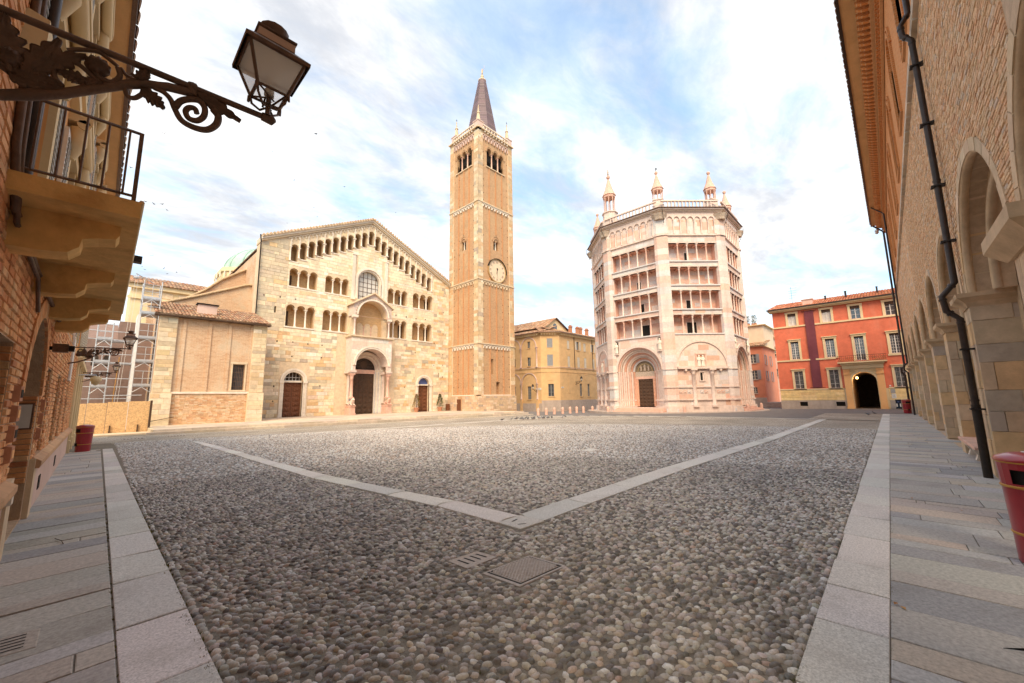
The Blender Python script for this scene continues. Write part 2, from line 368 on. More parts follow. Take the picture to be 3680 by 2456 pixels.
mat('mortar', (.50, .35, .23), var=.2, scale=8, bump=.6, bscale=60)
mat('mortar_pale', (.50, .36, .24), var=.2, scale=6, bump=.6, bscale=40)
mat('tile', (.4, .2, .12), attr=True, var=.25, scale=7, bump=.4, bscale=40, stain=.5, stcol=(.16, .12, .09), stscale=1.6)
mat('granite', (.5, .48, .45), attr=True, var=.34, scale=70, bump=.3, bscale=110, stain=.35, stcol=(.30, .27, .24), stscale=1.6, rough=.75, bdist=.003)
mat('flag', (.33, .31, .29), attr=True, var=.26, scale=34, bump=.45, bscale=60, stain=.4, stcol=(.2, .18, .16), stscale=1.8, rough=.72, bdist=.004)
mat('pebble', (.3, .28, .26), attr=True, var=.2, scale=60, bump=.2, bscale=120, rough=.55, spec=.4, bdist=.002)
mat('moss', (.12, .10, .04), var=.4, scale=20, bump=1, bscale=90)
mat('iron', (.022, .016, .013), var=.3, scale=20, bump=.2, rough=.55, spec=.5, metal=.3)
mat('iron_brown', (.13, .072, .045), var=.35, scale=14, bump=.3, bscale=50, rough=.5, spec=.5, metal=.0, stain=.4, stcol=(.07, .035, .02), stscale=9)
mat('pipe_metal', (.045, .032, .027), var=.3, scale=6, bump=.15, rough=.42, metal=.5, spec=.5)
mat('cast_iron', (.36, .315, .285), var=.2, scale=25, bump=.3, bscale=90, rough=.5, metal=.25, stain=.35, stcol=(.22, .17, .13), stscale=6)
mat('steel', (.55, .56, .58), var=.15, scale=8, bump=.1, rough=.45, metal=.6)
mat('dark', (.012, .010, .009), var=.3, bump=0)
mat('dark_inside', (.045, .032, .024), var=.4, scale=3, bump=0)
mat('wood_door', (.15, .055, .025), var=.3, scale=12, bump=.4, bscale=25, rough=.6, stain=.4, stcol=(.07, .03, .015), stscale=3, streak=True)
mat('wood_dark', (.075, .042, .025), var=.3, scale=12, bump=.4, bscale=25, rough=.6, stain=.3, stcol=(.03, .018, .012), stscale=3, streak=True)
mat('copper_green', (.34, .50, .43), var=.18, scale=.6, bump=.1, rough=.7, stain=.4, stcol=(.5, .58, .5), stscale=.5)
mat('slate', (.13, .085, .085), attr=True, var=.16, scale=2, bump=.2, rough=.5, stain=.3, stcol=(.20, .12, .11), stscale=.8)
mat('plaster_yellow', (.66, .43, .215), var=.12, scale=1.2, bump=.2, bscale=30, stain=.3, stcol=(.69, .49, .28), stscale=.5, streak=True)
mat('plaster_cream', (.72, .58, .36), var=.08, scale=1.2, bump=.2, bscale=30, stain=.35, stcol=(.58, .43, .24), stscale=.5, streak=True)
mat('plaster_orange', (.80, .44, .19), var=.08, scale=1.2, bump=.15, bscale=30, stain=.3, stcol=(.66, .36, .16), stscale=.4, streak=True)
mat('plaster_red', (.66, .175, .10), var=.14, scale=1.4, bump=.2, bscale=30, stain=.55, stcol=(.70, .27, .18), stscale=.6, streak=True)
mat('plaster_salmon', (.66, .25, .15), var=.1, scale=1, bump=.2, bscale=30, stain=.4, stcol=(.55, .3, .2), stscale=.5, streak=True)
mat('plaster_beige', (.66, .52, .38), var=.08, scale=1, bump=.2, bscale=30, stain=.3, stcol=(.52, .4, .28), stscale=.5, streak=True)
mat('plaster_pink', (.62, .46, .40), var=.1, scale=1.2, bump=.2, bscale=30, stain=.4, stcol=(.5, .36, .28), stscale=.6, streak=True)
mat('plinth_grey', (.44, .36, .31), var=.14, scale=2, bump=.3, bscale=30, stain=.5, stcol=(.28, .22, .19), stscale=.8, streak=True)
mat('concrete_ochre', (.76, .49, .19), var=.22, scale=2.4, bump=.5, bscale=20, stain=.65, stcol=(.46, .25, .08), stscale=2.3)
mat('asphalt', (.17, .155, .15), var=.18, scale=1.5, bump=.5, bscale=70, stain=.4, stcol=(.24, .21, .19), stscale=.5, rough=.85)
mat('white_paint', (.72, .70, .68), var=.08, scale=5, bump=.05, rough=.5)
mat('grey_paint', (.30, .31, .33), var=.12, scale=5, bump=.05, rough=.55)
mat('glass', (.07, .075, .085), var=.4, scale=1.2, bump=0, rough=.06, spec=.9)
mat('glass_lantern', (.6, .55, .48), var=.2, scale=6, bump=0, rough=.2, spec=.5)
mat('curtain', (.62, .60, .56), var=.1, scale=9, bump=0, rough=.9)
mat('shutter_grey', (.34, .33, .31), var=.1, scale=6, bump=.05, rough=.6)
mat('shutter_light', (.66, .60, .50), var=.1, scale=6, bump=.05, rough=.6)
mat('bin_red', (.30, .012, .022), var=.12, scale=4, bump=.05, rough=.32, spec=.5, coat=.4)
mat('bin_gold', (.45, .22, .04), var=.1, bump=0, rough=.4)
mat('banner', (.17, .045, .060), var=.12, scale=2, bump=.1, rough=.8)
mat('osb', (.62, .40, .20), var=.32, scale=16, bump=.3, bscale=30, stain=.5, stcol=(.46, .27, .12), stscale=9)
mat('net', (.23, .155, .13), var=.15, scale=3, bump=.1, rough=.9)
mat('terracotta', (.46, .22, .13), var=.15, scale=6, bump=.2)
mat('leaf', (.09, .13, .035), attr=True, var=.3, scale=9, bump=0, rough=.6)
mat('bark', (.13, .09, .06), var=.3, scale=20, bump=.5)
mat('bird_grey', (.14, .14, .16), attr=True, var=.3, scale=30, bump=0, rough=.7)
mat('bird_dark', (.02, .018, .018), var=.2, bump=0)
mat('plastic_blue', (.018, .026, .045), var=.1, bump=0, rough=.4)
mat('paper', (.72, .70, .66), var=.06, bump=0, rough=.8)
mat('ink', (.10, .09, .09), var=.1, bump=0)
mat('clock_face', (.74, .58, .42), var=.08, scale=2, bump=.1)
mat('gold', (.55, .38, .18), var=.1, bump=0, rough=.5, metal=.5)
mat('blue_glass', (.10, .14, .34), var=.15, bump=0, rough=.3)
mat('poster_red', (.5, .05, .05), var=.1, bump=0)
lm = bpy.data.materials.new('lamp_glow'); lm.use_nodes = True; e = lm.node_tree.nodes['Principled BSDF']; e.inputs['Emission Color'].default_value = (1, .55, .15, 1); e.inputs['Emission Strength'].default_value = 3; M['lamp_glow'] = lm
g_ = bpy.data.materials.new('clear_glass'); g_.use_nodes = True; t_ = g_.node_tree; P_ = t_.nodes['Principled BSDF']
P_.inputs['Base Color'].default_value = (.95, .93, .9, 1); P_.inputs['Roughness'].default_value = .2; P_.inputs['Alpha'].default_value = .2; P_.inputs['Specular IOR Level'].default_value = .6; M['clear_glass'] = g_
g_ = bpy.data.materials.new('frosted_glass'); g_.use_nodes = True; t_ = g_.node_tree; t_.nodes.remove(t_.nodes['Principled BSDF']); o_ = t_.nodes['Material Output']
x1 = t_.nodes.new('ShaderNodeBsdfTransparent'); x2 = t_.nodes.new('ShaderNodeBsdfTranslucent'); x2.inputs[0].default_value = (.95, .92, .86, 1); x3 = t_.nodes.new('ShaderNodeMixShader'); x3.inputs[0].default_value = .4; x4 = t_.nodes.new('ShaderNodeBsdfGlossy'); x4.inputs['Roughness'].default_value = .15; x5 = t_.nodes.new('ShaderNodeMixShader'); x5.inputs[0].default_value = .08
t_.links.new(x1.outputs[0], x3.inputs[1]); t_.links.new(x2.outputs[0], x3.inputs[2]); t_.links.new(x3.outputs[0], x5.inputs[1]); t_.links.new(x4.outputs[0], x5.inputs[2]); t_.links.new(x5.outputs[0], o_.inputs[0]); M['frosted_glass'] = g_
# paving of river pebbles: packed stones as far as they can be told apart are geometry, beyond that this relief
gm = bpy.data.materials.new('pebble_paving'); gm.use_nodes = True; t = gm.node_tree; P = t.nodes['Principled BSDF']; n = t.nodes.new; l = t.links.new
g = n('ShaderNodeNewGeometry'); mpn = n('ShaderNodeMapping'); mpn.inputs['Scale'].default_value = (11, 11, 0); l(g.outputs['Position'], mpn.inputs[0])
nd = n('ShaderNodeTexNoise'); nd.inputs['Scale'].default_value = .6; l(mpn.outputs[0], nd.inputs['Vector'])
vo = n('ShaderNodeTexVoronoi'); vo.feature = 'F1'; vo.inputs['Randomness'].default_value = .85; l(mpn.outputs[0], vo.inputs['Vector'])
rp = n('ShaderNodeValToRGB'); sp = n('ShaderNodeSeparateColor'); l(vo.outputs['Color'], sp.inputs[0]); l(sp.outputs[0], rp.inputs[0])
rp.color_ramp.elements[0].color = (.18, .16, .14, 1); rp.color_ramp.elements[1].color = (.62, .56, .48, 1)
for p_, c_ in ((.35, (.32, .285, .245, 1)), (.7, (.44, .385, .32, 1))):
    q = rp.color_ramp.elements.new(p_); q.color = c_
dr = n('ShaderNodeMapRange'); dr.interpolation_type = 'SMOOTHSTEP'; dr.inputs[1].default_value = .52; dr.inputs[2].default_value = .85; l(vo.outputs['Distance'], dr.inputs[0])
m1 = n('ShaderNodeMix'); m1.data_type = 'RGBA'; l(dr.outputs[0], m1.inputs[0]); l(rp.outputs[0], m1.inputs[6]); m1.inputs[7].default_value = (.17, .14, .10, 1)
ns = n('ShaderNodeTexNoise'); ns.inputs['Scale'].default_value = .35; ns.inputs['Detail'].default_value = 8; ns.inputs['Roughness'].default_value = .65; l(g.outputs['Position'], ns.inputs['Vector'])
r3 = n('ShaderNodeMapRange'); r3.inputs[1].default_value = .35; r3.inputs[2].default_value = .68; r3.inputs[3].default_value = .72; r3.inputs[4].default_value = 1.25; l(ns.outputs[0], r3.inputs[0])
sc_ = n('ShaderNodeVectorMath'); sc_.operation = 'SCALE'; l(m1.outputs[2], sc_.inputs[0]); l(r3.outputs[0], sc_.inputs[3])
n4 = n('ShaderNodeTexNoise'); n4.inputs['Scale'].default_value = .9; n4.inputs['Detail'].default_value = 6; n4.inputs['Roughness'].default_value = .7; l(g.outputs['Position'], n4.inputs['Vector'])
r4 = n('ShaderNodeMapRange'); r4.interpolation_type = 'SMOOTHSTEP'; r4.inputs[1].default_value = .55; r4.inputs[2].default_value = .75; r4.inputs[4].default_value = .55; l(n4.outputs[0], r4.inputs[0])
m2 = n('ShaderNodeMix'); m2.data_type = 'RGBA'; l(r4.outputs[0], m2.inputs[0]); l(sc_.outputs[0], m2.inputs[6]); m2.inputs[7].default_value = (.30, .235, .14, 1)
l(m2.outputs[2], P.inputs['Base Color']); P.inputs['Roughness'].default_value = .7; P.inputs['Specular IOR Level'].default_value = .3
bp = n('ShaderNodeBump'); bp.invert = True; bp.inputs['Strength'].default_value = .3; bp.inputs['Distance'].default_value = .03; l(vo.outputs['Distance'], bp.inputs['Height']); l(bp.outputs[0], P.inputs['Normal'])
M['pebble_paving'] = gm
mat('bedding', (.19, .168, .14), var=.3, scale=14, bump=.9, bscale=70, stain=.7, stcol=(.26, .225, .16), stscale=1.1)
# ---------------------------------------------------------------- ground
def grid(name, xs, ys, dz, mt):
    m = MB(); vs = [(x, y, gh(x, y)+dz) for y in ys for x in xs]; nx = len(xs)
    m.add(vs, [(j*nx+i, j*nx+i+1, (j+1)*nx+i+1, (j+1)*nx+i) for j in range(len(ys)-1) for i in range(nx-1)], None, True)
    return struct(m.build(name, mt))
ax = [-900, -300, -100, -50, -20]+list(np.arange(-10, 71, 2.))+[80, 100, 150, 300, 900]
ground = grid('ground', ax, ax, -.014, 'bedding')
PEB = 24.0   # pebbles are single stones up to this distance
# pebble paving as far as the eye can tell no single stones
far = MB()
def farpatch(xs, ys):
    for i in range(len(xs)-1):
        for j in range(len(ys)-1):
            cx_, cy_ = (xs[i]+xs[i+1])/2, (ys[j]+ys[j+1])/2
            if hypot(cx_, cy_) < PEB-.3: continue
            q = [(xs[i], ys[j]), (xs[i+1], ys[j]), (xs[i+1], ys[j+1]), (xs[i], ys[j+1])]
            far.add([(x, y, gh(x, y)-.007) for x, y in q], [(0, 1, 2, 3)], None, False)
farpatch(np.arange(.55, 31.6, .5), np.arange(.55, 30.1, .5))
farpatch(np.arange(31.05, 42, .5), np.arange(.55, 5.2, .5))
farpatch(np.arange(-.65, .6, .4), np.arange(20.4, 31.2, .5))
pav = struct(far.build('pebble_pavement', 'pebble_paving'))
# asphalt and setts round the baptistery and the palaces
rd = MB()
for i in range(30):
    for j in range(40):
        x0, y0 = 31.55+i*2., -6+j*2.
        q = [(x0, y0), (x0+2, y0), (x0+2, y0+2), (x0, y0+2)]
        if y0+1 < 5 and x0 < 41: continue
        rd.add([(x, y, gh(x, y)-.004) for x, y in q], [(0, 1, 2, 3)])
struct(rd.build('road', 'asphalt'))
# ---- the pebbles
GRC = [(3, (.22, .205, .192)), (3, (.17, .158, .15)), (2, (.27, .25, .232)), (3.0, (.085, .08, .077)), (.6, (.24, .205, .17)), (.9, (.37, .345, .32)), (.2, (.19, .145, .12))]
def inpoly(x, y, poly):
    c = False; j = len(poly)-1
    for i in range(len(poly)):
        if (poly[i][1] > y) != (poly[j][1] > y) and x < (poly[j][0]-poly[i][0])*(y-poly[i][1])/(poly[j][1]-poly[i][1])+poly[i][0]: c = not c
        j = i
    return c
MANH = [(2.656, 2.478), (3.266, 2.426), (3.22, 2.86), (2.612, 2.913)]
GRAT = [(2.586, 3.09), (2.971, 3.072), (2.932, 3.347), (2.563, 3.376)]
def grow(p, e):
    c = np.mean(np.array(p), 0); return [tuple(c+(np.array(q)-c)*(1+e/np.linalg.norm(np.array(q)-c))) for q in p]
MX, GX = grow(MANH, .03), grow(GRAT, .03)
VLx = lambda y: np.interp(y, [3.5, 5.2, 7.0, 9.1, 12.9, 21.2], [3.74, 3.68, 3.45, 3.24, 3.08, 2.86])     # outer edge of the left arm
VLw = lambda y: np.interp(y, [3.5, 6, 21], [.42, .36, .24])
VRy = lambda x: np.interp(x, [3.7, 5.9, 8.8, 17, 31.5], [3.46, 3.46, 3.44, 3.13, 3.02])
VRw = lambda x: np.interp(x, [3.7, 8, 31], [.42, .42, .33])
def paved(x, y, e=.0):
    if y > 3.4 and VLx(y)-e < x < VLx(y)+VLw(y)+e and y < 21.3: return True
    if x > 3.7 and VRy(x)-e < y < VRy(x)+VRw(x)+e and x < 31.6: return True
    if 3.7-e < x < 4.2+e and 3.44-e < y < 3.9+e: return True
    return False
base = []
ic = [(0, 0, 1)]
for zz_, k in ((.62, 8), (.05, 8)):
    rr = sqrt(1-zz_*zz_)
    for i in range(k): ic.append((rr*cos(2*pi*i/k+zz_), rr*sin(2*pi*i/k+zz_), zz_))
PV = np.array(ic); PF = [(0, 1+i, 1+(i+1) % 8) for i in range(8)]+[(1+i, 9+i, 9+(i+1) % 8, 1+(i+1) % 8) for i in range(8)]
peb = []; cell = .053; occ = {}
ny = int(11/cell)
for jx in range(ny):
    for jy in range(ny):
        s = 1.0
        x = .56+(jx+random.uniform(.12, .88)+(.5 if jy % 2 else 0))*cell; y = .53+(jy+random.uniform(.12, .88))*cell
        dd = hypot(x, y)
        if dd > 11 or dd < 1.7 or x < np.interp(y, [1, 2.95, 8, 20.5], [.735, .725, .675, .605]) or y < .61: continue
        az = math.degrees(math.atan2(y, x))
        if paved(x, y, .028) or inpoly(x, y, MX) or inpoly(x, y, GX): continue
        if random.random() < .03: continue
        r = cell*random.uniform(.38, .60); e = random.uniform(1.05, 1.6); a = random.gauss(radians(-46), .5)
        peb.append((x, y, r*e, r/sqrt(e)*.98, random.uniform(.024, .036), a, dd))
for q in np.arange(1.7, 13, .075):                                # border rows along both kerbs
    for x, y, a in ((np.interp(q, [1, 2.95, 8, 20.5], [.66, .65, .60, .53])+.036+random.uniform(-.008, .008), q, 1.5), (q, .59+random.uniform(-.008, .008), 0)):
        if hypot(x, y) < 13: peb.append((x, y, (.042*random.uniform(.85, 1.1)), .032, .03, a+random.gauss(0, .3), hypot(x, y)))
peb.sort(key=lambda p: p[6])
def pebble_geo(p):
    x, y, a, b, h, t, _ = p; V = PV.copy()*(1+rng.uniform(-.10, .10, (17, 1)))
    X = V[:, 0]*a; Y = V[:, 1]*b; c_, s_ = cos(t), sin(t); tl = random.uniform(-.25, .25)
    return np.stack([x+X*c_-Y*s_, y+X*s_+Y*c_, gh(x, y)-.022+V[:, 2]*h+X*tl*.25], 1)
vis = lambda p: -.5 < (np.array((p[0], p[1], 0))-CAMP)@np.array(Uv)*1407.8/((np.array((p[0], p[1], 0))-CAMP)@np.array(Fv))+1228
tmp = MB(); cnt = 0
Vall = []; Fall = []; Call = []; nn = 0
for p in peb:
    V = pebble_geo(p); kk = 2.0*(.96+.10*sin(p[0]*1.1+1.3*sin(p[1]*.8))*sin(p[1]*.9)); c = tuple(min(.6, q*kk) for q in jit(pick(GRC), .1))
    if cnt < 300 and vis(p):
        m = MB(); m.add(V, PF, c, True); m.build('cobble', 'pebble', ground); cnt += 1; continue
    Vall.append(V); Fall += [[nn+i for i in f] for f in PF]; Call += [c]*16; nn += 17
# farther off the same stones, with fewer faces
PV6 = np.array([(0, 0, 1.)]+[(cos(2*pi*i/6), sin(2*pi*i/6), .1) for i in range(6)]); PF6 = [(0, 1+i, 1+(i+1) % 6) for i in range(6)]
for jx in range(int(PEB/.072)):
    for jy in range(int(PEB/.072)):
        x = .56+(jx+random.random())*.072; y = .53+(jy+random.random())*.072; dd = hypot(x, y)
        if dd > PEB or dd < 10.9 or x < .64 or y < .59 or x > 31.4: continue
        if paved(x, y, .02): continue
        r = random.uniform(.028, .042); e = random.uniform(.8, 1.25); a = random.uniform(0, 3)
        V = PV6*np.array((r*e, r/e, random.uniform(.018, .030))); ca, sa = cos(a), sin(a)
        Vall.append(np.stack([x+V[:, 0]*ca-V[:, 1]*sa, y+V[:, 0]*sa+V[:, 1]*ca, gh(x, y)-.016+V[:, 2]], 1)); kk = 2.05*(.94+.10*sin(x*.9+1.3*sin(y*.7))*sin(y*.8+x*.21))*random.uniform(.8, 1.2)
        c = random.choice(GRC)[1]; Fall += [[nn+i for i in f] for f in PF6]; Call += [tuple(min(.62, q*kk) for q in c)]*6; nn += 7
R = MB(); R.V = [np.concatenate(Vall)]; R.F = Fall; R.C = Call; R.sm = [True]*len(Fall); R.n = nn
R.build('cobbles', 'pebble', ground, 'stuff')
# small tufts and moss between the stones and along the kerbs
tf = MB()
def tuft(x, y, r):
    z = gh(x, y)-.012
    for i in range(7):
        a = random.uniform(0, 2*pi); q = r*random.uniform(.3, 1); h = r*random.uniform(.5, 1.1); bx, by = x+q*.5*cos(a), y+q*.5*sin(a)
        tf.add([(bx-.006, by, z), (bx+.006, by+.004, z), (bx+q*.5*cos(a), by+q*.5*sin(a), z+h)], [(0, 1, 2)], jit((.16, .14, .045), .3))
for i in range(420):
    t = random.random(); q = 1.8+11*random.random()**1.5
    if t < .35: tuft(q, .575+random.gauss(0, .015), .03)
    elif t < .7: tuft(.63+random.gauss(0, .015), q, .03)
    else:
        e = random.choice((0, 1)); x, y = random.uniform(1.4, 8), random.uniform(1.4, 8); tuft(x, y, .025)
for q in np.arange(2.2, 9, .05):
    if random.random() < .5: tuft(q, .168+random.gauss(0, .008), .02)
    if random.random() < .4: tuft(.242+random.gauss(0, .008), q+1, .018)
tf.build('moss_tufts', 'leaf', ground, 'stuff')
# ---- granite kerbs, strips and flagstones
GRA = [(2, (.60, .58, .55)), (1, (.65, .63, .60)), (1, (.55, .53, .51))]
FLG = [(3, (.41, .39, .365)), (2, (.45, .405, .36)), (1.8, (.33, .33, .335)), (.8, (.48, .415, .355)), (1.2, (.44, .43, .42))]
def slabobj(name, pts, parent, mt, pal, top=0.0, b=.008, j=.003):
    m = MB(); c = np.mean(np.array(pts), 0); z = gh(*c)
    m.slab([(p[0], p[1]) for p in pts], z-.09, z+top+random.uniform(-.003, .003), b, pick(pal), j); return m.build(name, mt, parent)
def q4(x0, x1, y0, y1, s=.012):
    r = lambda: random.uniform(-s, s)
    return [(x0, y0+r()*.3), (x1, y0+r()*.3), (x1+r(), y1), (x0+r(), y1)]
pr = MB(); pr.add([(-3, -1.5, -.009), (46, -1.5, -.009), (46, .5, -.009), (-3, .5, -.009)], [(0, 1, 2, 3)])
pavR = struct(pr.build('pavement', 'bedding'))
x = 1.2; k = 0
while x < 41.4:
    L = random.uniform(.55, 1.15); t = .022*random.uniform(-1, 1)
    e_ = .555+random.uniform(-.008, .008); slabobj('kerb_stone', [(x+.008, .173), (x+L-.008, .173), (x+L-.008+t, e_), (x+.008, e_)], pavR, 'granite', GRA, .004); x += L
x = 1.0; tlt = .0
while x < 41.2:
    w = random.choice((.22, .3, .36, .42, .5, .55)) if x > 3 else .45; t = -.03+random.uniform(-.015, .02)
    cuts = [.1735]+sorted([random.uniform(-.95, -.1) for _ in range(random.choice((1, 1, 2) if x > 6 else (0, 0, 1)))], reverse=True)+[-1.52]
    for a, b in zip(cuts[:-1], cuts[1:]):
        f = lambda y: t*(y-.165)/1.6
        slabobj('flagstone', [(x+f(b)+.005, b+.005), (x+w+f(b)-.005, b+.005), (x+w+f(a)-.005, a-.005), (x+f(a)+.005, a-.005)], pavR, 'flag', FLG, 0, .006, .003)
    x += w
pl_ = MB(); pl_.add([(-1.2, -1, -.009), (.5, -1, -.009), (.5, 20.4, -.009), (-1.2, 20.4, -.009)], [(0, 1, 2, 3)])
pavL = struct(pl_.build('pavement', 'bedding'))
kx0 = lambda y: np.interp(y, [1, 3.4, 20.5], [.235, .24, .28]); kx1 = lambda y: np.interp(y, [1, 2.95, 8, 20.5], [.66, .65, .60, .53])
y = 1.0
while y < 20.4:
    L = random.uniform(.6, 1.15); L = min(L, 20.5-y); t = random.uniform(-.02, .02)
    if L < .1: break
    slabobj('kerb_stone', [(kx0(y)-.001, y+.008), (kx1(y), y+.008+t), (kx1(y+L), y+L-.008+t), (kx0(y+L)-.001, y+L-.008)], pavL, 'granite', GRA, .004); y += L
y = .8
while y < 20.3:
    w = random.choice((.2, .26, .34, .42, .5)); t = .05+random.uniform(-.02, .02)
    f = lambda x: t*(.23-x)
    cuts = [-1.0, .235]
    if random.random() < .3 and not 4 < y < 5.4: cuts = [-1.0, random.uniform(-.4, .1), .235]
    for a, b in zip(cuts[:-1], cuts[1:]):
        slabobj('flagstone', [(a+.005, y-f(a)+.005), (b-.005, y-f(b)+.005), (b-.005, y+w-f(b)-.005), (a+.005, y+w-f(a)-.005)], pavL, 'flag', FLG, 0, .006, .003)
    y += w
# strip stones framing the square (left arm, right arm, far side) and the slotted corner stone
bs = MB(); bs.box(3.735, 4.14, 3.465, 3.87, -.1, -.02)
strip = struct(bs.build('stone_strip', 'granite'))
GRS = [(2, (.62, .60, .565)), (1, (.67, .645, .61)), (1, (.57, .55, .525))]
m = MB(); m.slab([(3.745, 3.47), (4.19, 3.45), (4.17, 3.86), (3.74, 3.865)], -.1, .004, .01, (.52, .5, .47)); cs = m.build('corner_stone', 'granite', strip)
m = MB()
for (x0, y0, x1, y1) in ((3.88, 3.735, 3.99, 3.755), (3.85, 3.60, 3.93, 3.55)):
    dx, dy = x1-x0, y1-y0; L = hypot(dx, dy); px, py = -dy/L*.012, dx/L*.012
    m.add([(x0-px, y0-py, .006), (x1-px, y1-py, .006), (x1+dx*.15, y1+dy*.15, .006), (x1+px, y1+py, .006), (x0+px, y0+py, .006), (x0-dx*.15, y0-dy*.15, .006)], [(0, 1, 2, 3, 4, 5)])
m.build('drain_slot', 'dark', cs)
def arcjoint(P0, P1, w0, w1, nrm, bulge):
    pass
y = 3.88
while y < 21.2:
    L = random.uniform(1.05, 1.5) if y > 3.9 else 1.3; y2 = min(y+L, 21.25); g_ = .013; bl = .05
    def edge(yy, off): return [(VLx(yy)+VLw(yy)*f, yy+off+bl*(1-(2*f-1)**2)*1.0-bl) for f in (0, .25, .5, .75, 1)]
    a_, b_ = edge(y, g_), edge(y2, -g_)
    slabobj('strip_stone', a_+b_[::-1], strip, 'granite', GRS, .004); y = y2
    if 21.25-y < .3: break
x = 4.2
while x < 31.4:
    L = random.uniform(1.0, 1.6); x2 = min(x+L, 31.5); g_ = .013; bl = .05
    def edge(xx, off): return [(xx+off-bl*(1-(2*f-1)**2), VRy(xx)+VRw(xx)*f) for f in (0, .25, .5, .75, 1)]
    a_, b_ = edge(x, g_), edge(x2, -g_)
    slabobj('strip_stone', (b_+a_[::-1]), strip, 'granite', GRS, .004); x = x2
    if 31.5-x < .3: break
x = 2.95
while x < 31.3:
    L = random.uniform(1.2, 1.8); slabobj('strip_stone', [(x+.01, 21.3+.035*x), (x+L-.01, 21.3+.035*(x+L)), (x+L-.01, 21.52+.035*(x+L)), (x+.01, 21.52+.035*x)], strip, 'granite', GRS, .0); x += L
y = 3.4
while y < 22.2:
    L = random.uniform(1.2, 1.8); slabobj('strip_stone', [(31.4, y+.01), (31.65, y+.01), (31.65, y+L-.01), (31.4, y+L-.01)], strip, 'granite', GRS, .0); y += L
# ---------------------------------------------------------------- cast-iron covers in the paving
def lerp(a, b, t): return (a[0]+(b[0]-a[0])*t, a[1]+(b[1]-a[1])*t)
def quadpt(Q, s, t): return lerp(lerp(Q[0], Q[1], s), lerp(Q[3], Q[2], s), t)
mh = thing('manhole_cover', 'square cast iron manhole cover with raised studs among the cobbles', 'manhole', (2.94, 2.66, 0))
m = MB(); m.slab(MANH, -.08, -.004, .006); fr_ = m.build('cover_frame', 'cast_iron', mh)
for s0, s1, t0, t1 in ((.05, .95, .05, .065), (.05, .95, .935, .95), (.05, .065, .05, .95), (.935, .95, .05, .95)):
    pass
m = MB()
inner = [quadpt(MANH, *st) for st in ((.055, .055), (.945, .055), (.945, .945), (.055, .945))]
m.slab(inner, -.05, -.003, .002); m.build('joint', 'dark', mh)
lidq = [quadpt(MANH, *st) for st in ((.085, .085), (.915, .085), (.915, .915), (.085, .915))]
m = MB(); m.slab(lidq, -.05, .002, .006); m.build('lid', 'cast_iron', mh)
m = MB(); ns_ = 11
for i in range(ns_):
    for j in range(ns_):
        for (oi, oj) in ((0, 0), (.5, .5)):
            s, t = .12+.76*(i+oi)/(ns_-.5), .12+.76*(j+oj)/(ns_-.5)
            if s > .885 or t > .885: continue
            c = quadpt(MANH, s, t); q = .0125
            m.slab([(c[0]-q, c[1]), (c[0], c[1]-q), (c[0]+q, c[1]), (c[0], c[1]+q)], .002, .008, .004)
m.build('stud', 'cast_iron', mh, 'stuff')
for st in ((.9, .12), (.12, .88)):
    m = MB(); c = quadpt(MANH, *st); m.lathe((c[0], c[1], .001), [(.014, 0), (.014, .004)], 8); m.build('key_hole', 'dark', mh)
gr = thing('drain_grate', 'small rectangular iron drain grate with four slots beside the manhole cover', 'grate', (2.76, 3.22, 0))
m = MB(); m.slab(GRAT, -.08, -.002, .006); m.build('grate_plate', 'cast_iron', gr)
for k in range(4):
    s0 = .2+.2*k; q = [quadpt(GRAT, s0-.028, .25), quadpt(GRAT, s0+.028, .25), quadpt(GRAT, s0+.028, .78), quadpt(GRAT, s0-.028, .78)]
    m = MB(); m.add([(p[0], p[1], -.001) for p in q], [(0, 1, 2, 3)]); m.build('slot', 'dark', gr)
gv = thing('drain_grate', 'slotted stone drain let into the left pavement flags', 'grate', (-.3, 4.45, 0))
m = MB(); m.slab([(-.52, 4.32), (-.13, 4.30), (-.13, 4.62), (-.52, 4.64)], -.05, .003, .006, (.40, .36, .32)); m.build('drain_stone', 'flag', gv)
for k in range(5):
    m = MB(); yy = 4.36+.052*k; m.add([(-.47, yy, .005), (-.19, yy-.01, .005), (-.19, yy+.006, .005), (-.47, yy+.016, .005)], [(0, 1, 2, 3)]); m.build('slot', 'dark', gv)
pw = MB(); pw.slab([(10.2, 6.6), (10.69, 6.59), (10.81, 6.95), (10.3, 6.95)], -.06, .004, .01, (.62, .6, .56)); tag(pw.build('access_cover', 'granite'), 'pale square access cover alone in the middle of the cobbled square', 'cover')
for (x, y, lb) in ((1.35, 26.6, 'flush iron grating in the cobbles nearer the wooden hoarding'), (3.0, 27.2, 'flush iron grating in the cobbles nearer the church steps')):
    g2 = thing('drain_grate', lb, 'grate', (x, y, gh(x, y)))
    m = MB(); m.box(x-.4, x+.4, y-.2, y+.2, gh(x, y)-.06, gh(x, y)+.004); m.build('grate_plate', 'cast_iron', g2)
    for k in range(6):
        m = MB(); a = x-.33+.125*k; m.box(a, a+.05, y-.15, y+.15, gh(x, y)+.004, gh(x, y)+.0055); m.build('slot', 'dark', g2)
